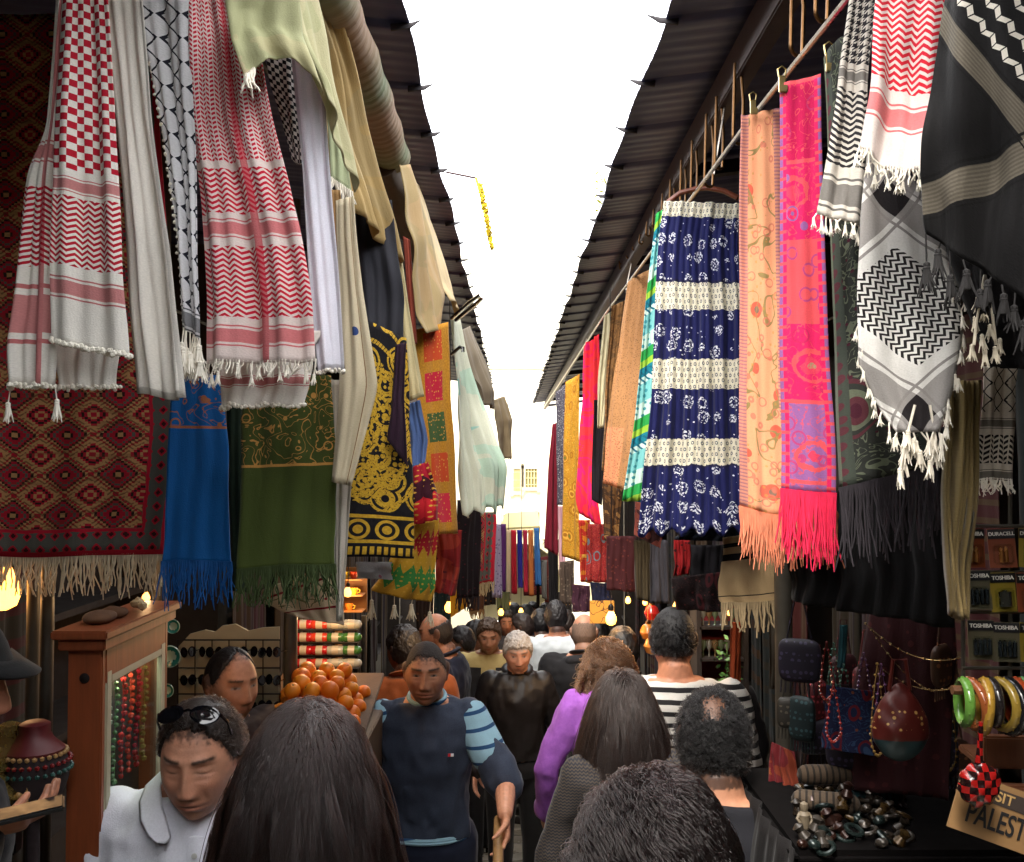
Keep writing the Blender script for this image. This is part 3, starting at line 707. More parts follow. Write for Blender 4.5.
cloth('pale green-beige canvas sheet draped in a scallop above the keffiyehs', blotch([(178, 172, 132), (168, 168, 128), (182, 170, 134)], 3.), [(222, -25, 1.60), (228, 30, 1.60), (242, 80, 1.60)], [(292, -25, 1.66), (302, 40, 1.66), (322, 96, 1.66)],
      'canvas sheet', 'canvas_sheet', None, .022, 1.4, grow=.3, fringe=dict(len=.03, n=8, r=.003, span=(0, .16)), transl=.25, arch=.05)
cloth('pale green-beige canvas fold falling beside the tan sheet', blotch([(182, 176, 138), (172, 170, 130)], 3.), [(284, -25, 1.68), (304, 50, 1.68), (324, 100, 1.70)], [(312, -25, 1.8), (334, 80, 1.82), (354, 194, 1.84)],
      'canvas sheet', 'canvas_sheet', None, .016, 1.2, grow=.4, transl=.25)
cloth('long tan canvas sheet running along under the rolled blind', blotch([(176, 148, 96), (170, 146, 100), (182, 154, 104)], 2.), [(282, -20, 1.98), (305, 80, 2.1), (330, 178, 2.2)], [(330, -20, 2.08), (362, 90, 2.4), (404, 272, 2.75)],
      'canvas sheet', 'canvas_sheet', None, .022, 2.6, grow=.5, transl=.25)
cloth('pale mint cloth strip hanging below the tan canvas edge', plain((170, 178, 140)), [(326, 105, 2.1), (332, 180, 2.1)], [(342, 120, 2.1), (352, 194, 2.1)], 'cloth', 'hanging_cloth', None, .006, 1, fringe=dict(len=.025, n=14, r=.003))
cloth('cream robe panel with small blue embroidered sprigs', lambda g, u, v, Wm, Hm: g.mix((g.vor(g.vec(u, v*.7), 12., .9) < .13)*(u > Wm*.45), g.mix(g.band(u/Wm, .7, .73), lin((196, 184, 156)), lin((120, 84, 50))), lin((50, 70, 120))),
      [(336, 200, 2.0), (340, 300, 2.0), (338, 400, 1.98), (332, 480, 1.98)], [(354, 196, 2.0), (362, 290, 2.0), (378, 386, 1.98), (352, 486, 1.98)], 'robe', 'hanging_robe', None, .01, 1.2)
cloth('narrow brown-edged tan strip beside the cream robe', plain((150, 116, 74)), [(330, 190, 2.06), (332, 300, 2.06), (330, 360, 2.06)], [(340, 190, 2.06), (352, 300, 2.06), (358, 360, 2.06)], 'cloth', 'hanging_cloth', None, .006, 1)
cloth('white cotton length hanging between green shawl and gold-embroidered robe', plain((206, 198, 184)), [(330, 380, 2.1), (332, 470, 2.1), (336, 620, 2.1)], [(358, 380, 2.1), (352, 480, 2.1), (342, 622, 2.1)], 'cloth', 'hanging_cloth', None, .008, 1)
cloth('plain charcoal robe hanging above the gold embroidery', plain((42, 42, 48)), [(356, 200, 2.6), (362, 300, 2.55), (366, 345, 2.5)], [(392, 200, 2.6), (404, 300, 2.55), (404, 360, 2.5)], 'robe', 'hanging_robe', None, .015, 1.5)
cloth('black robe covered in gold embroidery', gold_embroidery, [(366, 320, 2.45), (358, 400, 2.42), (346, 480, 2.4), (338, 558, 2.38)], [(404, 338, 2.5), (408, 400, 2.48), (411, 480, 2.46), (413, 558, 2.44)], 'robe', 'hanging_robe', None, .008, 1.2, wrinkle=.5)
cloth('dark purple velvet sleeve beside the gold-embroidered robe', plain((48, 28, 44)), [(396, 345, 2.42), (392, 400, 2.42), (388, 440, 2.42)], [(406, 342, 2.42), (404, 400, 2.42), (408, 468, 2.42)], 'robe', 'hanging_robe', None, .01, 1)
cloth('plain cream strip hanging beyond the charcoal robe', plain((220, 206, 160)), [(394, 262, 2.7), (400, 340, 2.7), (406, 400, 2.7)], [(402, 262, 2.7), (414, 340, 2.7), (424, 398, 2.7)], 'cloth', 'hanging_cloth', None, .006, 1, transl=.3)
cloth('narrow rust-red cloth beside the cream strip', plain((128, 56, 40)), [(403, 236, 2.9), (408, 300, 2.9), (410, 345, 2.9)], [(410, 240, 2.9), (414, 300, 2.9), (417, 345, 2.9)], 'cloth', 'hanging_cloth', None, .005, 1)
cloth('tan canvas hood drooping beyond the rolled blind', blotch([(170, 142, 100), (160, 138, 96), (150, 134, 100)], 3.), [(400, 165, 2.9), (412, 240, 2.9), (416, 315, 2.9), (428, 332, 2.9)], [(408, 168, 3.3), (430, 230, 3.3), (450, 296, 3.3), (440, 330, 3.2)], 'canvas sheet', 'canvas_sheet', None, .03, 1.2, transl=.25)
cloth('pale canvas strip running under the far end of the awning', blotch([(186, 164, 122), (176, 160, 126)], 3.), [(412, 180, 3.4), (440, 280, 3.5), (452, 300, 3.5)], [(420, 190, 4.2), (448, 270, 4.2), (462, 320, 4.4)], 'canvas sheet', 'canvas_sheet', None, .02, 1.2, transl=.25)
cloth('ochre patchwork panel with red and green squares', patchwork, [(414, 330, 3.0), (418, 400, 3.0), (424, 470, 3.0), (430, 535, 3.0)], [(448, 322, 3.15), (452, 400, 3.15), (456, 470, 3.15), (459, 535, 3.15)], 'wall hanging', 'patchwork_hanging', None, .006, 1, transl=.05)
cloth('mint and white gauze scarf bunch lit from the sky', blotch([(186, 206, 188), (206, 208, 190), (160, 200, 190)], 2.), [(452, 318, 3.6), (455, 400, 3.6), (458, 480, 3.55), (462, 515, 3.5)], [(458, 322, 3.8), (480, 400, 3.75), (508, 465, 3.6), (504, 510, 3.6)], 'scarf', 'hanging_scarf', None, .03, 3, transl=.4, hem=.015)
cloth('brown-grey cloth slung beyond the mint gauze scarf', plain((126, 110, 84)), [(492, 400, 5), (496, 440, 5), (500, 455, 5)], [(504, 396, 5.2), (513, 420, 5.2), (507, 460, 5.2)], 'cloth', 'hanging_cloth', None, .02, 1.2)
cloth('grey-brown cloth bunch under the awning end', plain((110, 98, 80)), [(462, 330, 4.6), (472, 370, 4.6), (484, 400, 4.6)], [(470, 326, 5), (488, 372, 5), (496, 410, 5)], 'cloth', 'hanging_cloth', None, .03, 1.4)
cloth('bright blue shawl with orange embroidered top and blue fringe', lambda g, u, v, Wm, Hm: scroll((16, 92, 160), (170, 104, 70), .0, .27, 14.)(g, u, v, Wm, Hm), [(172, 375, 2.2), (168, 470, 2.18), (162, 562, 2.16)], [(226, 375, 2.2), (228, 470, 2.18), (229, 565, 2.16)], 'shawl', 'embroidered_shawl', None, .006, 1.5,
      fringe=dict(len=.085, n=70, r=.0022, sway=.010, col=(16, 84, 150)), sheen=.4)
cloth('olive-green shawl with gold scroll embroidery and green fringe', scroll((62, 74, 26), (190, 140, 70), .0, .46, 17.), [(244, 375, 2.08), (242, 470, 2.05), (239, 572, 2.02)], [(332, 375, 2.06), (335, 470, 2.03), (339, 564, 2.0)], 'shawl', 'embroidered_shawl', None, .008, 1.6,
      fringe=dict(len=.07, n=110, r=.0021, col=(50, 64, 26), sway=.014), sheen=.4)
cloth('dark green cloth edge behind the blue and olive shawls', plain((30, 44, 30)), [(226, 400, 2.3), (228, 590, 2.3)], [(246, 400, 2.3), (246, 592, 2.3)], 'cloth', 'hanging_cloth', None, .008, 1)
cloth('white cloth with red embroidered border below the olive shawl', banded_white, [(262, 590, 2.2), (264, 604, 2.2), (300, 618, 2.2)], [(341, 560, 2.2), (342, 592, 2.2), (342, 626, 2.2)], 'cloth', 'hanging_cloth', None, .006, 1.5, transl=.25)
cloth('periwinkle-blue blouse sleeve beside the patchwork panel', plain((92, 118, 168)), [(405, 405, 2.75), (408, 440, 2.75), (411, 470, 2.75)], [(420, 400, 2.75), (428, 440, 2.75), (424, 470, 2.75)], 'blouse', 'hanging_blouse', None, .012, 1.5)
cloth('small red bag with white zigzag below the blue sleeve', zigbands([(160, 20, 40), (60, 16, 30), (190, 30, 40), (150, 16, 30)], .05, .02, .03), [(415, 468, 2.7), (411, 500, 2.7), (412, 524, 2.7)], [(428, 462, 2.7), (437, 495, 2.7), (436, 520, 2.7)], 'bag', 'hanging_bag', None, .014, 1.2, thick=.02, bulge=.02)
cloth('yellow, red and green zigzag bag with hanging tassels', zigbands([(190, 140, 40), (170, 30, 40), (196, 150, 40), (60, 130, 60)], .05, .028, .03), [(410, 525, 2.72), (392, 560, 2.7), (372, 590, 2.7)], [(438, 518, 2.8), (436, 560, 2.8), (433, 602, 2.8)], 'bag', 'hanging_bag', None, .012, 1.2, thick=.02,
      fringe=dict(kind='tassel', len=.055, n=4, col=(190, 176, 150), name='tassel'))
cloth('light blue printed cloth edge under the gold-embroidered robe', speckle((176, 180, 186), (170, 110, 130), 30, .25), [(357, 562, 2.6), (358, 578, 2.6)], [(392, 562, 2.6), (392, 580, 2.6)], 'cloth', 'hanging_cloth', None, .004, 1)
cloth('rust-red shawl hanging under the patchwork panel', blotch([(130, 30, 30), (150, 52, 36), (96, 22, 28)], 6.), [(436, 530, 3.3), (436, 580, 3.3), (432, 592, 3.3)], [(462, 530, 3.3), (460, 570, 3.3), (455, 596, 3.3)], 'shawl', 'hanging_shawl', None, .02, 1.6)
for L_, R_, lab, fn, fr in [
    ([(458, 500, 4.2), (458, 600, 4.2)], [(480, 500, 4.3), (478, 596, 4.3)], 'black fringed shawl behind the mint gauze scarf', speckle((28, 18, 22), (80, 24, 34), 60, .2), (28, 18, 22)),
    ([(467, 512, 4.4), (466, 585, 4.4)], [(496, 512, 4.5), (494, 582, 4.5)], 'dark red carpet piece with pale fringe over the street crowd', kilim, (170, 150, 110)),
    ([(450, 575, 4.6), (450, 618, 4.6)], [(470, 570, 4.6), (468, 606, 4.6)], 'yellow lettered cloth near a lit bulb', speckle((206, 160, 40), (60, 40, 20), 30, .16), None),
    ([(493, 524, 6.5), (492, 598, 6.5)], [(501, 524, 6.5), (502, 598, 6.5)], 'lilac-grey patterned long scarf over the crowd', speckle((140, 134, 160), (90, 84, 120), 60), None),
    ([(501, 524, 7), (500, 592, 7)], [(506, 524, 7), (506, 592, 7)], 'violet long scarf over the crowd', plain((84, 36, 100)), None),
    ([(470, 585, 6.2), (470, 612, 6.2)], [(484, 586, 6.2), (484, 610, 6.2)], 'brown tasselled shawl under the dark red carpet piece', speckle((70, 44, 30), (120, 80, 40), 40), (110, 84, 50)),
    ([(484, 584, 7.2), (484, 606, 7.2)], [(496, 584, 7.2), (496, 604, 7.2)], 'mottled black and ochre shawl beside the lilac-grey scarf', speckle((36, 28, 26), (150, 100, 50), 50), None),
    ([(497, 592, 8.2), (497, 610, 8.2)], [(510, 592, 8.2), (510, 610, 8.2)], 'dull green shawl low beneath the violet scarf', plain((50, 60, 44)), None),
    ([(524, 560, 13), (524, 596, 13)], [(548, 556, 13), (548, 594, 13)], 'dark red shawl in front of the vaulted passage', speckle((80, 24, 28), (130, 90, 60), 30), None),
    ([(506, 530, 8.5), (506, 600, 8.5)], [(511, 530, 8.5), (511, 600, 8.5)], 'cream narrow scarf beside the violet one', plain((190, 170, 140)), None),
    ([(511, 530, 9), (511, 594, 9)], [(516, 530, 9), (517, 594, 9)], 'scarlet narrow scarf under the fringed awning', plain((170, 24, 40)), None),
    ([(517, 530, 9.4), (518, 588, 9.4)], [(522, 530, 9.4), (523, 588, 9.4)], 'deep blue narrow scarf under the fringed awning', plain((30, 30, 120)), None),
    ([(523, 530, 9.8), (524, 592, 9.8)], [(527, 530, 9.8), (528, 592, 9.8)], 'dark pink narrow scarf under the fringed awning', plain((150, 30, 60)), None),
    ([(528, 530, 10.2), (529, 596, 10.2)], [(533, 530, 10.2), (534, 596, 10.2)], 'orange-brown narrow scarf under the fringed awning', plain((170, 100, 50)), None),
    ([(534, 528, 10.6), (535, 586, 10.6)], [(539, 528, 10.6), (542, 586, 10.6)], 'sky-blue narrow scarf at the awning corner', plain((50, 96, 150)), None)]:
    cloth(lab, fn, L_, R_, 'scarf', 'hanging_scarf', 'scarves hanging over the far crowd', .012, 1.5, nv=20, fringe=dict(len=.05, n=18, r=.004, col=fr) if fr else None)

# fringed yellow awning far down the alley, with posts
root = empty('fabric_awning', P(520, 528, 10.5))
bm = bmesh.new(); a, b = P(500, 530, 10.2), P(540, 528, 10.8); c, d = P(505, 515, 12), P(538, 512, 12.3)
q = [bm.verts.new(p-root.location) for p in (a, b, d, c)]; bm.faces.new(q); e = bmesh.ops.extrude_face_region(bm, geom=bm.faces[:]); bmesh.ops.translate(bm, verts=[v for v in e['geom'] if isinstance(v, bmesh.types.BMVert)], vec=(0, 0, .02))
bm_obj('canopy', bm, fabric('awning_cloth', stripes([(220, 206, 150), (206, 186, 130)], .3, False), 1, 1), root, False)
bm = bmesh.new(); strands(bm, np.array([a-root.location, b-root.location]), .09, None, 30, rng, .006, .01); bm_obj('fringe', bm, simple('awning_fringe', (214, 196, 130), .9), root)
bm = bmesh.new()
for p in (c, d): tube(bm, [p-root.location, Vector((p.x, p.y, gz(p.y)))-root.location], .02, 6)
bm_obj('post', bm, m_iron, root); tag(root, 'small yellowish fringed fabric awning far down the alley', 'awning')

# ================================================================== HANGING CLOTHES, skirt side
GR = 'clothes along the hook beam'
cloth('large black scarf with white wave lines and grey plaid bars', grey_plaid, [(950, -20, 1.22), (936, 60, 1.22), (928, 180, 1.24), (935, 240, 1.25)], [(1080, -20, 1.12), (1085, 120, 1.12), (1080, 220, 1.14), (1070, 330, 1.16)],
      'scarf', 'hanging_scarf', None, .03, 1.5, nv=50, fringe=dict(kind='tassel', len=.045, n=12, col=(30, 28, 28), name='tassel'))
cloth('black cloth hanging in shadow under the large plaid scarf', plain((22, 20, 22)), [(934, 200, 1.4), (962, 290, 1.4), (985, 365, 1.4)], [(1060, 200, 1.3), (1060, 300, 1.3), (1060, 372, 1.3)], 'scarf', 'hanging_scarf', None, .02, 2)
cloth('houndstooth-topped grey keffiyeh end beside the red one', keff((190, 184, 174), (34, 32, 36), [(0, .35, hd), (.37, .43, br), (.46, .78, zg), (.82, .97, br)], p=.012), [(852, -20, 1.5), (838, 90, 1.5), (826, 160, 1.49), (817, 212, 1.48)], [(878, -20, 1.5), (868, 90, 1.49), (864, 160, 1.48), (860, 226, 1.47)],
      'keffiyeh', 'keffiyeh', 'keffiyehs beside the plaid scarf', .01, 1.3, nv=50, fringe=dict(kind='tassel', len=.02, n=10, col=CRM, name='tassel'))
cloth('red and white zigzag keffiyeh with white fringe hem', keff((216, 204, 198), (200, 30, 50), [(0, .1, br), (.12, .6, zg), (.66, .82, br)], p=.014), [(876, -25, 1.36), (870, 60, 1.35), (864, 110, 1.34), (859, 148, 1.33)], [(958, -25, 1.34), (950, 60, 1.33), (940, 130, 1.32), (930, 182, 1.31)],
      'keffiyeh', 'keffiyeh', 'keffiyehs beside the plaid scarf', .016, 1.3, nv=50, fringe=[dict(len=.018, n=30, r=.0016, col=CRM), dict(kind='tassel', len=.022, n=9, col=CRM, name='tassel')])
cloth('pale grey keffiyeh hung cornerwise with black zigzag block', grey_diamond, [(868, 150, 1.45), (860, 220, 1.44), (857, 290, 1.43), (858, 366, 1.42), (880, 410, 1.42), (898, 434, 1.41)], [(905, 165, 1.44), (940, 215, 1.43), (960, 280, 1.42), (963, 330, 1.41), (950, 395, 1.4), (938, 432, 1.4)],
      'keffiyeh', 'keffiyeh', 'keffiyehs beside the plaid scarf', .012, 1.2, nv=60, fringe=[dict(kind='tassel', len=.026, n=8, col=CRM, name='tassel'), dict(kind='tassel', edge='right', span=(.45, 1.), len=.026, n=12, col=CRM, name='tassel'), dict(kind='tassel', edge='left', span=(.6, 1.), len=.02, n=10, col=CRM, name='tassel')])
bm = bmesh.new(); o_ = P(916, 440, 1.4)
for k, (px, py) in enumerate([(908, 432), (905, 446), (903, 458), (900, 470), (934, 436), (936, 450), (930, 462), (920, 452), (914, 440)]): tassel(bm, P(px, py, 1.4+.004*(k % 3))-o_, .024, .0075, rng)
tube(bm, [P(915, 405, 1.4)-o_, P(906, 440, 1.4)-o_, P(900, 470, 1.4)-o_], .002, 5); tube(bm, [P(930, 405, 1.4)-o_, P(936, 440, 1.4)-o_, P(930, 465, 1.4)-o_], .002, 5)
o = bm_obj('tassel_string', bm, simple('fringe_yarn', (220, 212, 196), .9, 0, .3, 60)); o.location = o_; tag(o, 'string of chunky white yarn tassels below the cornerwise grey keffiyeh', 'tassels')
bm = bmesh.new(); o_ = P(985, 320, 1.25)
for k, (px, py) in enumerate([(978, 296), (985, 306), (975, 318), (990, 326), (982, 336), (972, 346), (995, 348), (985, 352), (1000, 340)]): tassel(bm, P(px, py, 1.25+.004*(k % 3))-o_, .018, .006, rng)
tube(bm, [P(985, 275, 1.25)-o_, P(978, 310, 1.25)-o_, P(974, 345, 1.25)-o_], .002, 5); tube(bm, [P(985, 276, 1.25)-o_, P(991, 300, 1.25)-o_, P(996, 345, 1.25)-o_], .002, 5)
o = bm_obj('tassel_string', bm, simple('fringe_yarn', (200, 190, 170), .9, 0, .3, 60)); o.location = o_; tag(o, 'loose white yarn tassels dangling in front of the black cloth', 'tassels')
cloth('dark grey-green paisley scarf with long black fringe', paisley((46, 48, 44), (84, 40, 48), (96, 102, 84), (70, 24, 40), (60, 66, 58)), [(822, 58, 1.64), (829, 200, 1.62), (835, 350, 1.6), (838, 492, 1.58)], [(858, 40, 1.62), (875, 200, 1.58), (912, 350, 1.56), (945, 468, 1.54)], 'scarf', 'hanging_scarf', GR, .012, 1.6,
      fringe=dict(len=.11, n=70, r=.0022, col=(34, 28, 34)), sag=-.02)
cloth('hot pink scarf with orange medallions and pink fringe', pink_panels, [(779, 84, 1.86), (780, 250, 1.85), (781, 400, 1.84), (781, 490, 1.83)], [(821, 74, 1.84), (826, 250, 1.82), (832, 400, 1.81), (836, 496, 1.8)], 'scarf', 'hanging_scarf', GR, .006, 1.2, nv=50,
      fringe=dict(len=.115, n=76, r=.0022, col=(222, 30, 76)), sag=0)
cloth('peach-orange printed scarf with long peach fringe', peach_print, [(742, 116, 2.22), (741, 250, 2.2), (740, 400, 2.18), (738, 508, 2.16)], [(779, 108, 2.2), (782, 250, 2.18), (788, 400, 2.1), (800, 520, 2.04)], 'scarf', 'hanging_scarf', GR, .012, 1.4, nv=50,
      fringe=dict(len=.1, n=90, r=.0022, col=(214, 130, 96)), sag=0)
cloth('peach scarf end with fringe showing below the pink fringe', plain((206, 130, 92)), [(780, 500, 2.1), (780, 520, 2.1)], [(836, 505, 2.0), (838, 536, 2.0)], 'scarf', 'hanging_scarf', GR, .008, 1.4, fringe=dict(len=.06, n=56, r=.0022, col=(200, 120, 84)))
cloth('navy tiered skirt with white floral print and cream bands', skirt_print, [(664, 201, 3.02), (658, 280, 3.0), (652, 400, 2.97), (641, 533, 2.94)], [(739, 204, 2.95), (741, 280, 2.92), (744, 400, 2.88), (752, 532, 2.84)], 'skirt', 'tiered_skirt', None, .022, 5.5, nu=110, nv=70, hem=.012, grow=.75, transl=.08, wrinkle=.5)
cloth('dark lining hem inside the navy tiered skirt', plain((18, 30, 44)), [(680, 520, 3.12), (676, 540, 3.12)], [(750, 520, 3.08), (748, 542, 3.08)], 'skirt', 'hanging_skirt', None, .012, 4)
cloth('green and teal leaf-print wrap beside the navy skirt', green_print, [(656, 214, 3.1), (646, 300, 3.1), (634, 420, 3.1), (622, 500, 3.1)], [(668, 206, 3.1), (664, 300, 3.1), (658, 420, 3.1), (646, 504, 3.1)], 'wrap', 'hanging_wrap', None, .012, 1.5)
cloth('dark floral cloth corner under the leaf-print wrap', blotch([(60, 30, 30), (120, 60, 50), (40, 24, 30)], 16.), [(636, 500, 3.3), (634, 535, 3.3)], [(666, 520, 3.3), (660, 548, 3.3)], 'cloth', 'hanging_cloth', None, .008, 1.4)
cloth('tan woven cloak with a peach lower edge', lambda g, u, v, Wm, Hm: g.mix(g.vor(g.vec(u, v), 130., .7) < .35, g.mix((v/Hm > .72)*(u < Wm*.5), lin((172, 124, 80)), lin((214, 136, 96))), lin((130, 94, 62))),
      [(626, 282, 4.6), (616, 360, 4.6), (606, 440, 4.6), (602, 484, 4.6)], [(650, 268, 4.5), (646, 360, 4.5), (640, 440, 4.4), (632, 492, 4.4)], 'cloak', 'hanging_cloak', None, .02, 2)
cloth('brown furry-collared coat beyond the tan cloak', blotch([(130, 92, 52), (100, 70, 40)], 30.), [(612, 306, 5.2), (606, 380, 5.2), (602, 470, 5.2)], [(626, 300, 5.2), (618, 380, 5.2), (610, 470, 5.2)], 'coat', 'hanging_coat', None, .02, 1.5)
cloth('cream coat beyond the brown coat', plain((206, 196, 160)), [(604, 316, 5.8), (598, 380, 5.8), (597, 428, 5.8)], [(614, 310, 5.8), (610, 380, 5.8), (604, 428, 5.8)], 'coat', 'hanging_coat', None, .015, 1.2)
cloth('black robe between the cream coat and magenta shawl', plain((22, 18, 24)), [(594, 400, 6.2), (592, 470, 6.2), (592, 500, 6.2)], [(606, 400, 6.2), (604, 470, 6.2), (602, 506, 6.2)], 'robe', 'hanging_robe', None, .015, 1.2)
cloth('magenta and scarlet shawl', blotch([(216, 24, 76), (226, 44, 50), (200, 20, 96), (216, 40, 60)], 5.), [(584, 346, 6.8), (580, 420, 6.8), (576, 500, 6.7), (580, 512, 6.7)], [(600, 334, 6.7), (599, 420, 6.7), (596, 500, 6.6), (600, 528, 6.6)], 'shawl', 'hanging_shawl', None, .03, 1.8)
cloth('gold brocade cloth with vertical pattern', paisley((176, 124, 30), (150, 96, 24), (206, 156, 60), (96, 110, 40)), [(566, 382, 7.6), (563, 460, 7.6), (562, 556, 7.6)], [(580, 374, 7.5), (579, 460, 7.5), (580, 562, 7.5)], 'cloth', 'hanging_cloth', None, .015, 1.2)
cloth('grey speckled long scarf beyond the gold brocade', speckle((70, 66, 76), (170, 166, 166), 90, .3), [(556, 392, 8.4), (556, 450, 8.4), (557, 505, 8.4)], [(566, 384, 8.3), (565, 450, 8.3), (565, 506, 8.3)], 'scarf', 'hanging_scarf', None, .015, 1.2)
cloth('pink pale scarf tail below the grey speckled scarf', plain((196, 150, 160)), [(558, 506, 8.6), (559, 575, 8.6)], [(565, 506, 8.6), (566, 580, 8.6)], 'scarf', 'hanging_scarf', None, .01, 1)
cloth('maroon robe outermost on the far rail', plain((104, 16, 34)), [(552, 424, 9.2), (548, 470, 9.2), (544, 548, 9.2)], [(558, 422, 9.2), (558, 470, 9.2), (558, 556, 9.2)], 'robe', 'hanging_robe', None, .025, 1.3)
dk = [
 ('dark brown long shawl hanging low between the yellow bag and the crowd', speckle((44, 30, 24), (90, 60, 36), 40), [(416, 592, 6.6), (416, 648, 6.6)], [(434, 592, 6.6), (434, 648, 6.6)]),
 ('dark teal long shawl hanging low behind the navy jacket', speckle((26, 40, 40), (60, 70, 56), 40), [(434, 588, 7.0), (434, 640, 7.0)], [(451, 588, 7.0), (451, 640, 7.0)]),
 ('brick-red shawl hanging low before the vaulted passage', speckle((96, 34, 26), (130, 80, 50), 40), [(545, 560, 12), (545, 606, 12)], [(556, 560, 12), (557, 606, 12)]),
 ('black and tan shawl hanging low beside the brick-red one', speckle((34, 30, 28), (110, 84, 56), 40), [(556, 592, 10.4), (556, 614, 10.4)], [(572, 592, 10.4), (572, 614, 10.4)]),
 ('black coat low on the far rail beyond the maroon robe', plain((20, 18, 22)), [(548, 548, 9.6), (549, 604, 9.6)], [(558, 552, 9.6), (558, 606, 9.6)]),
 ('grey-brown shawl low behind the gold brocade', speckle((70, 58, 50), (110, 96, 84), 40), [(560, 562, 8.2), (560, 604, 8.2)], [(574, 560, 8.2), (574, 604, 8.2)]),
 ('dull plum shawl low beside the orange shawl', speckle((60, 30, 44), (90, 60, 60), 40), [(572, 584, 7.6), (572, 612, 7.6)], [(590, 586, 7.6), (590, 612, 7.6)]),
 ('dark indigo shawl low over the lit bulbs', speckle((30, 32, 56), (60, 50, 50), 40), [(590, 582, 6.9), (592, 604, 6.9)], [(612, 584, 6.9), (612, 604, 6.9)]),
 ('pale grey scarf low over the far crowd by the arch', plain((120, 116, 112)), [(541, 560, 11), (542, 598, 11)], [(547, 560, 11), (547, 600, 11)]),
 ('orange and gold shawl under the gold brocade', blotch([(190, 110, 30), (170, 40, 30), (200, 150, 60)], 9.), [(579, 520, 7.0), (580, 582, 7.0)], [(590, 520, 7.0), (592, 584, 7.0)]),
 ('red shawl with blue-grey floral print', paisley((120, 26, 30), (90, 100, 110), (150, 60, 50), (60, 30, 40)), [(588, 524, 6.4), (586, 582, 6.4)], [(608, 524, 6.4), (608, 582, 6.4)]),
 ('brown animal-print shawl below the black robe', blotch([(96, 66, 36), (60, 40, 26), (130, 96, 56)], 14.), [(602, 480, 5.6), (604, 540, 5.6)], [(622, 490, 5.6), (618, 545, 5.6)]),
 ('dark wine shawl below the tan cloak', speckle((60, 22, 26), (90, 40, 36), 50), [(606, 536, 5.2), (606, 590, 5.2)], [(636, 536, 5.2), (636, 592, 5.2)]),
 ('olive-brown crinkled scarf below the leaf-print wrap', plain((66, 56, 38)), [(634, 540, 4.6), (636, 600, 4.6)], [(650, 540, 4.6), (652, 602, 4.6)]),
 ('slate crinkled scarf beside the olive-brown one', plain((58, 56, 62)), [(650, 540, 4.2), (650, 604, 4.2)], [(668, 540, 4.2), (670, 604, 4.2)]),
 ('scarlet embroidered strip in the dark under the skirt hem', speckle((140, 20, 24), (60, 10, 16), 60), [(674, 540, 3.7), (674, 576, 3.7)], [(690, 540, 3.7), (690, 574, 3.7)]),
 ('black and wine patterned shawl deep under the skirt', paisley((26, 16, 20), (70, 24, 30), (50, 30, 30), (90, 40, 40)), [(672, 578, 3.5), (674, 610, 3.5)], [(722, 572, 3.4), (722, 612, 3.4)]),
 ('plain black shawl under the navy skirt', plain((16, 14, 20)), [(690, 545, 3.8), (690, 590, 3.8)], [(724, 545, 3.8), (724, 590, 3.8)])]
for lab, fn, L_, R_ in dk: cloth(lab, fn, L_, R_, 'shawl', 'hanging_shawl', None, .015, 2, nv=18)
cloth('beige blanket with black stripes and long beige fringe', beige_black, [(722, 538, 3.0), (721, 600, 3.0), (724, 604, 3.0)], [(786, 528, 2.95), (792, 570, 2.95), (792, 600, 2.95)], 'blanket', 'striped_blanket', None, .01, 1.5, fringe=dict(len=.085, n=30, r=.005, col=(150, 130, 98), sway=.012))
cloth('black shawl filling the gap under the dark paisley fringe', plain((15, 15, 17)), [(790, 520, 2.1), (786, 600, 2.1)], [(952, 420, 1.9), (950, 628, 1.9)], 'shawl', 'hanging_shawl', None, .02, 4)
cloth('khaki crinkled long scarf beside the battery rack', plain((142, 122, 80)), [(948, 382, 1.5), (944, 480, 1.5), (944, 570, 1.5), (950, 615, 1.5)], [(980, 380, 1.5), (976, 480, 1.5), (968, 570, 1.5), (966, 620, 1.5)], 'scarf', 'hanging_scarf', None, .02, 3, sheen=.3)
cloth('small black and white keffiyeh above the battery packs', keff((190, 180, 166), (26, 24, 26), [(0, .4, nt_), (.45, .55, br), (.6, .85, 'zigfine'), (.9, 1, br)], p=.008), [(985, 366, 1.5), (981, 430, 1.5), (979, 480, 1.5)], [(1016, 366, 1.5), (1014, 430, 1.5), (1012, 482, 1.5)], 'keffiyeh', 'keffiyeh', None, .008, 1.4, fringe=dict(len=.02, n=24, r=.0016, col=CRM))
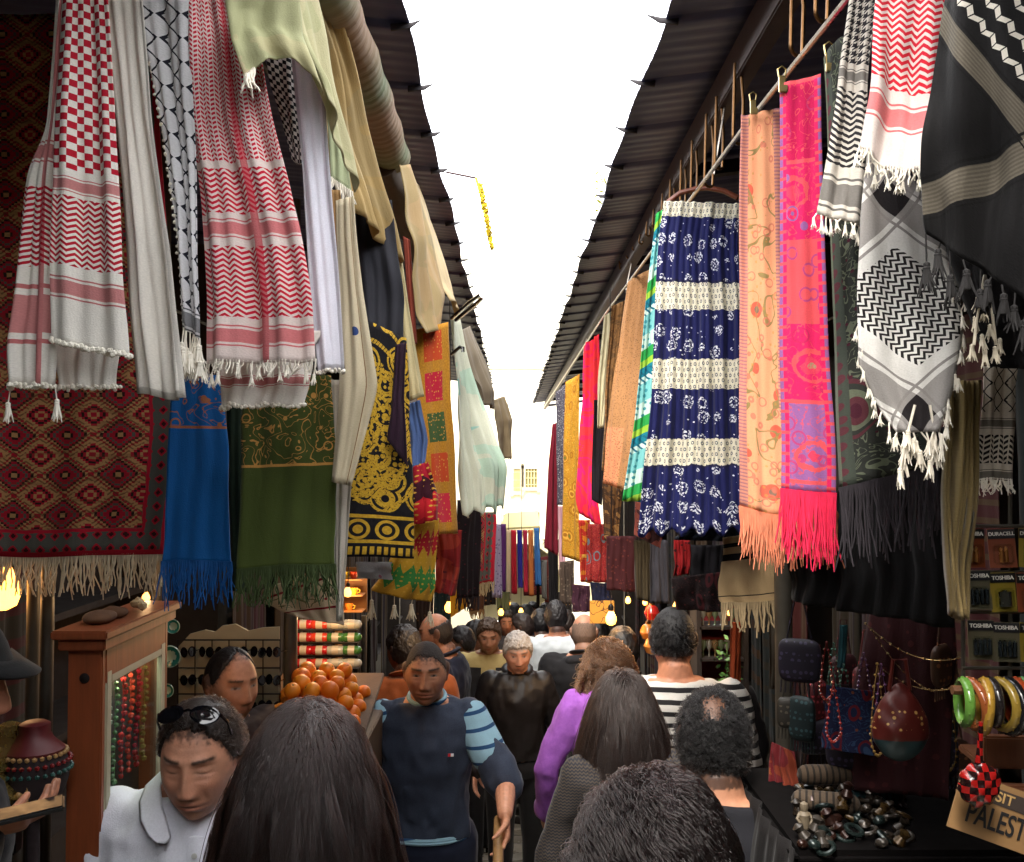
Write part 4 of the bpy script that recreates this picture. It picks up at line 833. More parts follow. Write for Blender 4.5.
# skirt hanger
bm = bmesh.new(); c_ = P(704, 196, 3.0)
arc = [P(x, y, d_)-c_ for x, y, d_ in ((667, 203, 3.04), (680, 193, 3.03), (695, 189, 3.02), (708, 188, 3.0), (724, 191, 2.99), (738, 198, 2.97))]
tube(bm, arc, [(.008, .011)]*6, 10); o = bm_obj('clothes_hanger', bm, wood('hanger_wood', (120, 56, 30), 3)); o.location = c_
bm = bmesh.new(); tube(bm, [P(707, 188, 3.0)-c_, P(706, 180, 3.0)-c_, P(709, 174, 3.0)-c_, P(713, 171, 3.0)-c_, P(712, 166, 3.0)-c_], .003, 6); bm_obj('hook', bm, m_metal, o)
tag(o, 'brown wooden hanger holding the navy tiered skirt', 'hanger')
for px, py, d_, lab in ((753, 107, 2.2, 'metal clip at the top of the peach scarf'), (782, 84, 1.86, 'metal clip on the near corner of the pink scarf'), (829, 62, 1.64, 'metal clip on top of the dark paisley scarf')):
    bm = bmesh.new(); box(bm, (0, 0, 0), (.012, .008, .03)); box(bm, (0, -.008, -.012), (.016, .006, .014)); tube(bm, [(-.006, 0, .014), (-.008, 0, .028), (0, 0, .034), (.008, 0, .028), (.006, 0, .014)], .0016, 5)
    o = bm_obj('clothes_clip', bm, simple('clip_metal', (170, 150, 100), .3, .9), None, True, .001); o.location = P(px, py, d_); tag(o, lab, 'clip', 'clips on the metal rail')

# chrome display arm, bracket with the yellow garland, plant in the far gap
bm = bmesh.new(); o_ = P(456, 315, 3.5)
tube(bm, [P(452, 318, 3.5)-o_, P(470, 302, 3.35)-o_, P(480, 295, 3.25)-o_, P(482, 298, 3.22)-o_, P(476, 304, 3.25)-o_, P(456, 320, 3.45)-o_], .007, 10)
tube(bm, [P(452, 354, 3.5)-o_, P(460, 347, 3.4)-o_, P(463, 348, 3.38)-o_, P(463, 352, 3.38)-o_], .006, 8)
o = bm_obj('chrome_rod', bm, simple('chrome', (180, 178, 174), .18, 1., .1)); o.location = o_; tag(o, 'bent chrome display arm poking out beyond the tan canvas hood', 'display rod')
root = empty('hanging_garland', P(478, 178, 5))
bm = bmesh.new(); tube(bm, [P(446, 172, 5)-root.location, P(476, 178, 5)-root.location], .006, 6); bm_obj('bracket', bm, m_beam, root)
bm = bmesh.new()
for k in range(420):
    t = random.random(); p = P(480+12*t+random.uniform(-2.2, 2.2), 184+64*t, 5+random.uniform(-.02, .02))-root.location
    q = [p+Vector((random.uniform(-.01, .01), random.uniform(-.01, .01), random.uniform(-.012, .012))) for _ in range(4)]
    try: bm.faces.new([bm.verts.new(x) for x in q])
    except Exception: pass
tube(bm, [P(476, 178, 5)-root.location, P(484, 205, 5)-root.location, P(492, 250, 5)-root.location], .007, 6)
bm_obj('garland', bm, simple('yellow_paper', (206, 180, 30), .7), root); tag(root, 'yellow garland hanging from a bracket in the sky gap', 'garland')
bm = bmesh.new(); o_ = P(606, 190, 5.4)
tube(bm, [P(616, 205, 5.4)-o_, P(608, 190, 5.4)-o_, P(604, 178, 5.4)-o_], .005, 5)
for k in range(140):
    p = P(601+random.uniform(-6, 12), 172+random.random()**.8*48, 5.4+random.uniform(-.1, .1))-o_
    a = random.uniform(0, 6.28); s_ = random.uniform(.012, .03); dx = Vector((math.cos(a)*s_, math.sin(a)*s_*.6, random.uniform(-.6, .6)*s_)); nn = Vector((-dx.y, dx.x, random.uniform(-.01, .01)))*.4
    bm.faces.new([bm.verts.new(x) for x in (p-dx, p-nn, p+dx, p+nn)])
g = G('yellow_leaves'); o = bm_obj('rooftop_plant', bm, g.done(g.mix(g.noise(sc=9.), lin((170, 150, 40)), lin((96, 120, 40))), .6, transl=.35)); o.location = o_; tag(o, 'yellow-green leafy creeper on the awning edge above the tan cloak', 'plant')
# ================================================================== PEOPLE
def sst(a, b, x): t = np.clip((x-a)/(b-a), 0, 1); return t*t*(3-2*t)
def ga(x, s): return np.exp(-(x/s)**2)
_ico = {}
def ico(sub):
    if sub not in _ico:
        bm = bmesh.new(); bmesh.ops.create_icosphere(bm, subdivisions=sub, radius=1)
        _ico[sub] = (np.array([v.co[:] for v in bm.verts]), np.array([[v.index for v in f.verts] for f in bm.faces])); bm.free()
    return _ico[sub]
HX, HY, HZ = .0755, .097, .116
def head_shape(n, f=None):
    """unit directions -> head surface, face towards +y"""
    f = f or {}
    p = n*np.array([HX, HY, HZ]); x, y, z = p[:, 0].copy(), p[:, 1].copy(), p[:, 2].copy()
    lo = np.clip(-n[:, 2], 0, 1)
    x *= 1-f.get('jaw', .22)*lo**1.6; fr = sst(-.1, .5, n[:, 1])
    y += fr*lo*.012; y *= 1-(1-fr)*lo*.28
    x *= 1+.05*sst(.1, .6, n[:, 2])*sst(.2, -.5, n[:, 1])
    y = np.where((n[:, 1] > 0), y*(1-.06*np.clip(1-np.abs(n[:, 0])*1.2, 0, 1)), y)
    face = sst(.25, .6, n[:, 1]); ax = np.abs(x)
    nz = np.where(z > -.026, sst(.034, -.026, z), sst(-.043, -.027, z))
    y += face*f.get('nose', 1.)*(.004*ga(z-.02, .02)*ga(x, .009)+.020*nz*ga(x, .0085+.006*sst(.0, -.026, z)))
    y += face*.007*ga(ax-.012, .006)*ga(z+.029, .008)                       # nostril wings
    y -= face*.0125*ga(ax-.030, .017)*ga(z-.016, .013)                      # eye sockets
    y += face*.0075*ga(ax-.031, .0125)*ga(z-.014, .0085)                    # lids over the eyeball
    y -= face*.0055*ga(ax-.031, .0145)*ga(z-f.get('lid', .0105)-.12*(.031-ax), .0017)    # eye slit
    y -= face*.0030*ga(ax-.031, .017)*ga(z-.0245+5*(ax-.031)**2, .0018)     # fold over the lid
    y -= face*.0022*ga(ax-.028, .012)*ga(z+.002-6*(ax-.03)**2, .0022)       # bag under the eye
    y -= face*.0035*ga(ax-.007, .0028)*ga(z+.0365, .0028)                   # nostrils
    y -= face*.0012*(ga(z-.062, .0022)+ga(z-.076, .0022))*ga(x, .035)       # forehead lines
    y -= face*.002*ga(ax-.005, .0022)*ga(z-.036, .008)*.4                   # frown
    y += face*.006*ga(ax-.028, .022)*ga(z-.036, .008)                       # brow
    y += face*.005*ga(ax-.046, .018)*ga(z+.014, .016)                       # cheekbone
    y -= face*.003*ga(ax-.030-.25*(-.03-z), .006)*ga(z+.036, .018)          # fold beside the mouth
    w = ga(x, .024)
    y += face*w*(.0075*ga(z+.0515, .0055)+.0085*ga(z+.063, .006)-.006*ga(z+.0568, .0026))
    y -= face*ga(x, .02)*.004*ga(z+.0745, .006); y += face*.009*ga(x, .02)*ga(z+.095, .014)
    return np.stack([x, y, z], 1)
def head_mat(pos, yaw, pitch, roll=0):
    return Matrix.Translation(pos) @ Matrix.Rotation(yaw, 4, 'Z') @ Matrix.Rotation(pitch, 4, 'X') @ Matrix.Rotation(roll, 4, 'Y')
def add_raw(bm, V, F):
    vs = [bm.verts.new(v) for v in V]
    for f in F: bm.faces.new([vs[i] for i in f])
WS = bpy.data.scenes.new('workshop')
def finish(name, bm, voxel, smooth, mat, parent=None, ripple=0., rs=3., wrinkle_z=1.):
    """union of overlapping closed shells -> one continuous smooth surface"""
    bmesh.ops.recalc_face_normals(bm, faces=bm.faces)
    me = bpy.data.meshes.new(name); bm.to_mesh(me); bm.free()
    t = bpy.data.objects.new('tmp', me); WS.collection.objects.link(t)
    r = t.modifiers.new('r', 'REMESH'); r.mode = 'VOXEL'; r.voxel_size = voxel; r.use_smooth_shade = True
    if smooth: s = t.modifiers.new('s', 'SMOOTH'); s.factor = .5; s.iterations = smooth
    WS.view_layers[0].update(); dg = WS.view_layers[0].depsgraph; out = bpy.data.meshes.new_from_object(t.evaluated_get(dg)); out.name = name
    bpy.data.objects.remove(t); bpy.data.meshes.remove(me)
    if ripple:
        n = len(out.vertices); c = np.empty(n*3, np.float32); out.vertices.foreach_get('co', c); c = c.reshape(-1, 3); nn = np.empty(n*3, np.float32); out.vertices.foreach_get('normal', nn); nn = nn.reshape(-1, 3)
        q = c*np.array([rs, rs, rs*wrinkle_z]); k = vnoise(q)+.6*vnoise(q*2.5+7)
        out.vertices.foreach_set('co', (c+nn*(k*ripple)[:, None]).astype(np.float32).ravel()); out.update()
    out.shade_smooth(); out.materials.clear()
    return link(name, out, mat, parent)
def skin_mat(name, rgb):
    g = G(name); a = g.nt.nodes.new('ShaderNodeVertexColor'); a.layer_name = 'tone'
    n = g.noise(sc=40., det=4)*.22+g.noise(sc=220., det=2)*.16+.81
    col = g.mul(S(g, a.outputs[0]), n)
    g.bump(g.noise(sc=300., det=3)*.6+g.noise(sc=70., det=3)*.8, .35, .0016)
    g.p.inputs['Subsurface Weight'].default_value = .06; g.p.inputs['Subsurface Radius'].default_value = (.012, .005, .003); g.p.inputs['Subsurface Scale'].default_value = .5
    return g.done(col, g.noise(sc=60.)*.25+.40, 0, .4)
def hair_mat(name, rgb, rough=.42, flow=(1, 1, .12)):
    g = G(name); x, y, z = g.obj(); n = g.noise(g.vec(x*flow[0]*220, y*flow[1]*220, z*flow[2]*220), 1., 3)
    c = lin(rgb); g.bump(n, .6, .004); return g.done(g.mul(c, n*1.1+.45), rough, 0, .5)
def cloth_mat(name, fn, rough=.85, sheen=.1):
    g = G(name); x, y, z = g.obj(); col = fn(g, x, y, z)
    if isinstance(col, tuple): col = g.mix(0., col, col)
    n = g.noise(sc=14., det=4)*.3+g.noise(sc=260., det=1)*.2+.75
    g.bump(g.noise(sc=420., det=1)*.4+g.noise(sc=24., det=3)*.6, .3, .004); return g.done(g.mul(col, n), rough, 0, .3, sheen)
def hand(bm, wrist, dirv, palm, side, curl=.5, s=1., spread=.10):
    """palm plus five bent fingers; dirv points to the fingertips, palm is the palm's facing, side=+1 puts the thumb on palm x dir"""
    d = Vector(dirv).normalized(); n = Vector(palm); n = (n-d*n.dot(d)).normalized(); a = n.cross(d)*side; w = Vector(wrist)
    limb(bm, [w-d*.01, w+d*.03*s, w+d*.075*s], [(.026*s, .018*s), (.038*s, .017*s), (.040*s, .014*s)], 12, ref=a)
    for k, (off, L) in enumerate(((.030, .070), (.010, .080), (-.010, .074), (-.029, .058))):
        p = w+d*.082*s+a*off*s; ang = curl*.5; pts = [p-d*.015*s]; dirk = (d+a*off*spread*30*.1).normalized(); cur = dirk
        for q, fl in enumerate((.46, .30, .24)):
            c = cur*math.cos(ang)+n*math.sin(ang)*1.0; c.normalize(); pts.append(pts[-1]+c*L*fl*s+(d*.015*s if q == 0 else Vector())); cur = c; ang = curl*(.75 if q == 0 else .55)
        limb(bm, pts, [.0088*s, .0085*s, .0076*s, .0062*s], 9)
    p = w+d*.02*s+a*.026*s; t1 = (d*.55+a*.75+n*.35).normalized(); t2 = (d*.85+a*.2+n*.5*(.4+curl)).normalized()
    limb(bm, [p, p+t1*.04*s, p+t1*.04*s+t2*.032*s, p+t1*.04*s+t2*.056*s+n*.006*s], [.013*s, .0105*s, .009*s, .007*s], 9)
TORSO = [(.84, .150, .095, 0), (.93, .168, .115, -.005), (1.03, .150, .108, 0), (1.12, .146, .108, .004), (1.22, .160, .116, .006), (1.32, .176, .118, .002), (1.39, .180, .104, -.006), (1.435, .150, .080, -.012), (1.465, .090, .064, -.014), (1.49, .062, .056, -.012)]
ARM0 = [(.235, -.035, 1.15), (.245, .05, .915)]
def loft_torso(bm, X, off=0., lo=.84, hi=1.49, wid=1., fat=0., seg=26):
    zs = sorted({lo, hi} | {r[0] for r in TORSO if lo < r[0] < hi}); A = np.array(TORSO); rings = []
    for z in zs:
        w = np.interp(z, A[:, 0], A[:, 1])*wid+off; dp = np.interp(z, A[:, 0], A[:, 2])+off; yo = np.interp(z, A[:, 0], A[:, 3])
        bel = fat*math.exp(-((z-1.08)/.14)**2); w += bel*.5; dp += bel; yo += bel*.5
        r = []
        for k in range(seg):
            a = 2*pi*k/seg; cx, cy = math.cos(a), math.sin(a); e = .82
            r.append(bm.verts.new(X(Vector((w*math.copysign(abs(cx)**e, cx), yo+dp*math.copysign(abs(cy)**e, cy), z)))))
        rings.append(r)
    for i in range(len(rings)-1):
        for k in range(seg): bm.faces.new((rings[i][k], rings[i][(k+1) % seg], rings[i+1][(k+1) % seg], rings[i+1][k]))
    bm.faces.new(rings[0][::-1]); bm.faces.new(rings[-1])
PEOPLE = []; LAST_AJ = []
def person(label, px, py, d, yaw=0., hyaw=0., hpitch=0., lean=0., skin=(176, 122, 92), hair=None, top=None, top_kind='shirt', trousers=(30, 30, 38), arms=None,
           wid=1., fat=0., drop=(.03, .06), tall=None, head=None, stubble=.25, eyes=True, hero=False, hands=True, sleeve=1., hem=.86, offs=.012, neck_open=0., step=.06, group=None, fixed_s=None, sub=None, voxel=None, ripple=.010, vneck=False):
    """px,py: where the crown of the head is in the photograph; d: metres along the alley"""
    crown = P(px, py, d); z0 = gz(d); H = crown.z-z0+.01+drop[1]; s = H/1.76
    if fixed_s: s = fixed_s; H = 1.76*s
    hc = Vector((0, .012, 1.637)); piv = Vector((0, 0, .95)); R = Matrix.Rotation(-lean, 4, 'X')
    def X(p):
        p = Vector(p)
        if p.z > .95 and lean:
            k = min(1, (p.z-.95)/.25); p = piv+Matrix.Rotation(-lean*k, 4, 'X') @ (p-piv)
        return p*s
    hp = X(hc)+Vector((0, drop[0], -drop[1])); HM = head_mat(hp, hyaw, hpitch) @ Matrix.Scale(s*(head or 1.), 4)
    off = Matrix.Rotation(yaw, 4, 'Z') @ (HM @ Vector((0, -.01, .1))); LOC = Vector((crown.x-off.x, crown.y-off.y, z0)); ang = yaw
    WL = (Matrix.Translation(LOC) @ Matrix.Rotation(yaw, 4, 'Z')).inverted()
    sub = sub or (7 if hero else 6)
    n, F = ico(sub); fp = dict(jaw=.22, nose=1.); hv = head_shape(n, fp)
    M = np.array(HM); hw = hv @ M[:3, :3].T+M[:3, 3]
    bm = bmesh.new(); add_raw(bm, hw, F)
    for sx in (-1, 1):                                                  # ears
        e = [HM @ Vector((sx*(.071+.010*t), -.004-.012*t, .004+k)) for k, t in ((-.028, .2), (-.012, .55), (.008, 1.), (.024, .9), (.031, .4))]
        limb(bm, e, [(.007*s, .011*s), (.007*s, .014*s), (.0075*s, .018*s), (.0075*s, .017*s), (.006*s, .011*s)], 10, ref=HM.to_3x3() @ Vector((1, 0, 0)))
    limb(bm, [X((0, -.014, 1.44)), X((0, -.010, 1.50)), HM @ Vector((0, -.022, -.065)), HM @ Vector((0, -.015, -.03))], [(.075*s, .066*s), (.058*s, .060*s), (.054*s, .060*s), (.05*s, .055*s)], 18)
    loft_torso(bm, X, 0, .86, 1.47, wid, fat)
    arms = arms or [None, None]; AJ = []
    for i, sx in enumerate((-1, 1)):
        sh = Vector((sx*.168*wid, -.01, 1.395)); a = arms[i]
        el, wr = [Vector((sx*q[0], q[1], q[2])) for q in ARM0] if a is None else [Vector(q) for q in a[:2]]
        opt = a[2] if a is not None and len(a) > 2 else {}
        J = [X(sh), X(el), X(wr)]
        if 'wrist' in opt:                                              # bend the elbow so that the wrist lands on a given point
            A0 = X(sh); T = WL @ Vector(opt['wrist']); L1, L2 = .285*s, .255*s; D = (T-A0).length; D = min(D, (L1+L2)*.995); dr = (T-A0).normalized(); T = A0+dr*D
            ca = (L1*L1+D*D-L2*L2)/(2*L1*D); pole = Vector(opt.get('pole', (sx*.6, -.6, -.3))); pole = (pole-dr*pole.dot(dr)).normalized()
            J = [A0, A0+dr*L1*ca+pole*L1*math.sqrt(max(0, 1-ca*ca)), T]
        AJ.append((J, opt)); LAST_AJ[:] = AJ; m1 = J[0].lerp(J[1], .45); m2 = J[1].lerp(J[2], .35)
        limb(bm, [J[0], m1, J[1], m2, J[2]], [.052*s, .047*s, .038*s, .036*s, .026*s], 14)
        if hands:
            dv = (J[2]-J[1]).normalized(); hd = opt.get('dir', dv); pn = opt.get('palm', Vector((-sx, .3, 0)))
            hand(bm, J[2]+Vector(hd).normalized()*.012, hd, pn, opt.get('side', sx if True else 1), opt.get('curl', .45), s*.9, .1)
    LJ = []
    for sx in (-1, 1):
        st = step*sx; J = [Vector((sx*.092, 0, .90))*s, Vector((sx*.10, .02+st*.6, .49))*s, Vector((sx*.10, st-.01, .09))*s]; LJ.append(J)
        limb(bm, [J[0], J[0].lerp(J[1], .4), J[1], J[1].lerp(J[2], .35), J[2]], [.088*s, .078*s, .056*s, .054*s, .038*s], 14)
    vx = voxel or (.0027 if hero else .0058)
    sm = skin_mat('skin', skin); o = finish('person', bm, vx, 1 if hero else 1, sm)
    # tone: lips, brows, beard shadow, eyes; shade painted into sockets, lip crease, nostrils
    N = len(o.data.vertices); co = np.empty(N*3); o.data.vertices.foreach_get('co', co); co = co.reshape(-1, 3)
    Mi = np.array(HM.inverted()); q = co @ Mi[:3, :3].T+Mi[:3, 3]; x, y, z = q.T; ax = np.abs(x)
    base = np.array(lin(skin)); C = np.tile(base, (N, 1)); fm = (y > .045) & (z > -.13) & (z < .14)
    def mixc(m, col): C[:] = C*(1-m[:, None])+np.array(col)*m[:, None]
    mot = .5+.5*vnoise(q*90+11); C *= (.86+.26*mot)[:, None]; mixc(fm*ga(ax-.031, .02)*ga(z-.012, .016)*.30, base*.55)
    mixc(fm*ga(ax-.040, .022)*ga(z+.02, .022)*.25, (base[0]*1.05, base[1]*.66, base[2]*.6)); mixc(fm*ga(x, .014)*ga(z+.026, .014)*.25, (base[0]*1.05, base[1]*.66, base[2]*.6))
    bs = stubble*sst(.02, -.035, z-.012*sst(.03, .06, ax))*(y > -.02)*(z > -.13)*(1-.75*ga(x, .02)*ga(z+.058, .012))*(1-.8*ga(ax-.03, .016)*ga(z+.028, .018)); mixc(np.clip(bs, 0, .75), base*.22)
    mixc(fm*ga(x, .023)*np.clip(ga(z+.0515, .0045)+ga(z+.0625, .005), 0, 1)*.65, (base[0]*.72, base[1]*.42, base[2]*.42)); mixc(fm*ga(x, .025)*ga(z+.0568, .0017)*.85, base*.12)
    bc = np.array(lin(hair.get('brow', hair['col']) if hair else (50, 36, 30)))
    mixc(fm*np.clip(1.15*ga((z-.0365-.03*(ax-.01)+2.2*(ax-.03)**2), .0038+.0012*vnoise(q*500+4))*sst(.009, .016, ax)*sst(.056, .046, ax), 0, .92), bc)
    if hair:
        nd = q/np.array([HX, HY, HZ]); nd /= np.linalg.norm(nd, axis=1)[:, None]+1e-9; az_ = np.arctan2(np.abs(nd[:, 0]), nd[:, 1])
        ln_ = np.interp(az_, [0, .55, 1.0, 1.35, 1.62, 1.9, 2.4, 3.15], hair.get('line', [.66, .62, .42, .10, .05, -.38, -.56, -.60]))
        hm_ = sst(-.16, .05, nd[:, 2]-ln_+.10*vnoise(q*160+5)+.05*vnoise(q*420+9))*(np.linalg.norm(q/np.array([HX, HY, HZ]), axis=1) < 1.35)*(q[:, 2] > -.09)
        if hair.get('kind') == 'bald': hm_ *= 1-sst(.30, .62, nd[:, 2]+.25*nd[:, 1]+.08*vnoise(q*90+3))
        mixc(hm_*(.85 if hair.get('kind') != 'bald' else .7), lin(hair['col']))
    if hair and hair.get('kind') == 'thin':
        mixc((z > .03)*(y < .06)*.72, base*.30)
    if eyes:
        zz = z-.0135; wht = fm*(((ax-.0315)/.0125)**2+(zz/.0034)**2 < 1); mixc(wht*1., (.22, .19, .17)); mixc(fm*((ax-.0312)**2+(zz-.0004)**2 < .0046**2)*wht*1., (.018, .010, .007))
        mixc(fm*ga(ax-.031, .014)*ga(zz-.0046, .0016)*.8, base*.1)
    else:
        mixc(fm*ga(ax-.0315, .0125)*ga(z-.0105-1.6*(ax-.0315)**2*10, .0018)*.85, base*.1)
    mixc(fm*ga(ax-.031, .017)*ga(z-.004, .006)*.22, base*.45); mixc(fm*ga(ax-.008, .004)*ga(z+.036, .0025)*.8, base*.12)
    at = o.data.color_attributes.new('tone', 'FLOAT_COLOR', 'POINT'); at.data.foreach_set('color', np.c_[C, np.ones(N)].astype(np.float32).ravel())
    o.location = LOC; o.rotation_euler = (0, 0, ang)
    tag(o, label, 'person', group)
    # hair: the head's own surface, pushed out where hair grows and sunk under the skin elsewhere
    if hair:
        az = np.arctan2(np.abs(n[:, 0]), n[:, 1]); k = hair.get('kind', 'short')
        line = np.interp(az, [0, .55, 1.0, 1.35, 1.62, 1.9, 2.4, 3.15], hair.get('line', [.66, .62, .42, .10, .05, -.38, -.56, -.60]))
        jit = vnoise(n*9+20)*.05+vnoise(n*32+20)*.05
        m = sst(-.03, .07, n[:, 2]-line+jit)
        if k == 'bald': m *= 1-sst(.38, .56, n[:, 2]+.25*n[:, 1]+jit)
        if k == 'thin':                                                 # thinning crown
            dcr = np.linalg.norm(n-np.array(hair['spot'])/np.linalg.norm(hair['spot']), axis=1); m *= 1-.97*sst(hair.get('spot_r', .42), hair.get('spot_r', .42)*.35, dcr+jit*2+.16*vnoise(n*26+20))
        th = hair.get('thick', .010)
        lump = 1+.35*vnoise(n*hair.get('lump', 5.)+20)+.2*vnoise(n*17+20)
        if k == 'long': lump = 1+.06*vnoise(n*6+20)
        elif hair.get('strands'): lump = 1+.10*vnoise(n*4+20)
        up = 1+.5*sst(.2, .9, n[:, 2])
        nn = head_shape(n, fp); nn = n*np.array([HX, HY, HZ])*1.0+0*nn if False else nn
        hv2 = nn+n*((m*th*lump*up)-(1-m)*.007)[:, None]
        hw2 = hv2 @ M[:3, :3].T+M[:3, 3]
        hm = hair_mat('hair', hair['col'], hair.get('rough', .5), hair.get('flow', (1, 1, .2)))
        ho = link('hair', np_mesh('hair', hw2, F), hm, o)
        if hair.get('strands'): hair_strands(ho, HM, X, s, hair)
    # clothes
    if top:
        tm = top; bm = bmesh.new(); loft_torso(bm, X, offs, hem, 1.462-neck_open, wid*1.0, fat)
        limb(bm, [X((-.10*wid, -.012, 1.425)), X((.10*wid, -.012, 1.425))], [(.05*s, .045*s)]*2, 12)
        for J, opt in AJ:
            sl = opt.get('sleeve', sleeve); r0 = (.055+offs)*s
            m1 = J[0].lerp(J[1], .5)
            if sl <= .5: limb(bm, [J[0], J[0].lerp(J[1], sl), J[0].lerp(J[1], sl*2*.98)] if sl > 0 else [J[0], m1], [r0, r0*.98, r0*.95], 14)
            else:
                e2 = J[1].lerp(J[2], (sl-.5)*2*.97); limb(bm, [J[0], m1, J[1], e2], [r0, (.052+offs)*s, (.045+offs)*s, (.036+offs*.8)*s], 14)
        co_ = finish({'shirt': 'shirt', 'jacket': 'jacket', 'sweater': 'sweater', 'coat': 'coat'}.get(top_kind, top_kind), bm, .008 if hero else .011, 1, tm, o, ripple, 13., .7)
        if top_kind in ('jacket', 'coat'):
            bm = bmesh.new(); pts = [X((.066*math.cos(a), -.012+.064*math.sin(a), 1.475+.02*math.cos(a-1.57)*-1)) for a in np.linspace(2.1, 2*pi+1.05, 14)]
            tube(bm, pts, [(.012*s, .028*s)]*14, 8, ref=(0, 0, 1)); bm_obj('collar', bm, tm, o)
    bm = bmesh.new(); tp = .012
    limb(bm, [Vector((-.06, 0, .92))*s, Vector((.06, 0, .92))*s], [(.12*s, .11*s)]*2, 16)
    for J in LJ: limb(bm, [J[0]+Vector((0, 0, .04*s)), J[0].lerp(J[1], .4), J[1], J[1].lerp(J[2], .4), J[2]+Vector((0, 0, -.03*s))], [(.095+tp*.3)*s, (.08+tp)*s, (.062+tp)*s, (.056+tp)*s, (.046+tp)*s], 14)
    tc = cloth_mat('trouser_cloth', lambda g, x, y, z: lin(trousers))
    finish('trousers', bm, .011, 1, tc, o, .004, 9., .7)
    for J in LJ:
        bm = bmesh.new(); c = J[2]; limb(bm, [c+Vector((0, -.04, -.045))*s, c+Vector((0, .05, -.05))*s, c+Vector((0, .155, -.062))*s], [(.042*s, .045*s), (.045*s, .040*s), (.040*s, .026*s)], 12, ref=(1, 0, 0)); bm_obj('shoe', bm, simple('shoe_leather', (34, 28, 26), .45), o)
    o['_s'] = s; PEOPLE.append(o)
    return o, HM, X, s
def hair_strands(ho, HM, X, s, h):
    """hair curves that follow the scalp, then hang; parented under the hair cap"""
    N = h.get('n', 6000); K = h.get('k', 22); L = h.get('len', .45); rs = np.random.default_rng(h.get('seed', 3))
    v = rs.normal(size=(N*4, 3)); v /= np.linalg.norm(v, axis=1)[:, None]
    az = np.arctan2(np.abs(v[:, 0]), v[:, 1]); line = np.interp(az, [0, .55, 1.0, 1.35, 1.62, 1.9, 2.4, 3.15], h.get('line', [.66, .62, .42, .10, .05, -.38, -.56, -.60]))
    ok = v[:, 2] > line+.02
    if h.get('spot'):
        dcr = np.linalg.norm(v-np.array(h['spot'])/np.linalg.norm(h['spot']), axis=1); ok &= (dcr > h.get('spot_r', .42)*.8) | (rs.random(len(v)) < .05+.5*np.clip(dcr/h.get('spot_r', .42), 0, 1)**2)
    v = v[ok][:N]; N = len(v)
    E = np.array([HX, HY, HZ])+h.get('thick', .01)*.8
    p = v*E; out = np.zeros((N, K, 3)); out[:, 0] = p; ln = L*rs.uniform(.72, 1.05, N); st = ln/(K-1)
    curl = h.get('curl', 0.)
    sd = v[rs.choice(N, min(N, h.get('clumps', 160)), replace=False)]; clump = np.concatenate([np.argmax(v[q:q+2000] @ sd.T, 1) for q in range(0, N, 2000)]); coff = rs.normal(0, 1, (len(sd), 3))
    cph = rs.uniform(0, 6.28, len(sd))[clump]+rs.normal(0, .22, N); cf = rs.uniform(.8, 1.3, len(sd))[clump]*h.get('freq', 9.)
    part = np.sign(p[:, 0]+1e-6+rs.normal(0, .014, N)+.01*np.sin(p[:, 1]*60))
    bk = np.clip(-v[:, 1]*1.3, 0, 1); dirn = np.stack([part*.75*(1-bk)+v[:, 0]*.35*bk, -.22-.5*bk+.25*v[:, 1]*(1-bk), -.25*np.ones(N)], 1) if not h.get('fall_back') else np.stack([part*.28+v[:, 0]*.5, -.8*np.ones(N), .05*np.ones(N)], 1)
    grav = h.get('grav', .22)
    R3 = np.array(HM.to_3x3().inverted()); down = R3 @ np.array([0, 0, -1.]); down /= np.linalg.norm(down)
    bulk = E*np.array([1., 1., 1.])
    lay = rs.uniform(0, h.get('layer', .02), N); jsc = (h.get('jit', .03)*np.where(rs.random(N) < .03, 6, 1))[:, None]
    for k in range(1, K):
        dirn = dirn*(1-grav)+down*grav+rs.normal(0, 1, (N, 3))*jsc+coff[clump]*h.get('cl', .02)
        dirn /= np.linalg.norm(dirn, axis=1)[:, None]
        p = p+dirn*st[:, None]
        e = bulk+lay[:, None]; r = np.linalg.norm(p/e, axis=1); ins = r < 1
        p[ins] = p[ins]/r[ins][:, None]
        # neck and shoulders: keep outside a rounded torso
        zt = p @ down; low = zt > .10
        ey, ex = .10, .13; xx, yy = p[:, 0], p[:, 1]+.03
        rr = np.sqrt((xx/(ex*sst(.09, .22, zt)+.055*(1-sst(.09, .22, zt))))**2+(yy/(ey*sst(.09, .22, zt)+.055*(1-sst(.09, .22, zt))))**2)+1e-6
        m = low & (rr < 1); sc = np.where(m, 1/rr, 1.); p[:, 0] = xx*sc; p[:, 1] = yy*sc-.03
        q = p.copy()
        if curl:
            a = cph+cf*k*6.28/K; amp = curl*min(1, k/5)
            q = p+amp*np.stack([np.cos(a), np.sin(a), .5*np.sin(a*1.3+1)], 1)
        out[:, k] = q
    tg = h.get('tight', .35); mean = np.zeros((len(sd), K, 3)); np.add.at(mean, clump, out); mean /= np.maximum(1, np.bincount(clump, minlength=len(sd)))[:, None, None]
    f = (tg*np.linspace(0, 1, K)**.7)[None, :, None]*rs.uniform(.3, 1.2, N)[:, None, None]; out = out*(1-np.clip(f, 0, .9))+mean[clump]*np.clip(f, 0, .9)
    M = np.array(HM); Wd = out.reshape(-1, 3) @ M[:3, :3].T+M[:3, 3]
    hc = bpy.data.hair_curves.new('strands'); hc.add_curves([K]*N); hc.attributes['position'].data.foreach_set('vector', Wd.astype(np.float32).ravel())
    ra = hc.attributes.get('radius') or hc.attributes.new('radius', 'FLOAT', 'POINT'); r0 = h.get('r', .00045)
    ra.data.foreach_set('value', np.tile(np.linspace(r0, r0*.35, K), N).astype(np.float32))
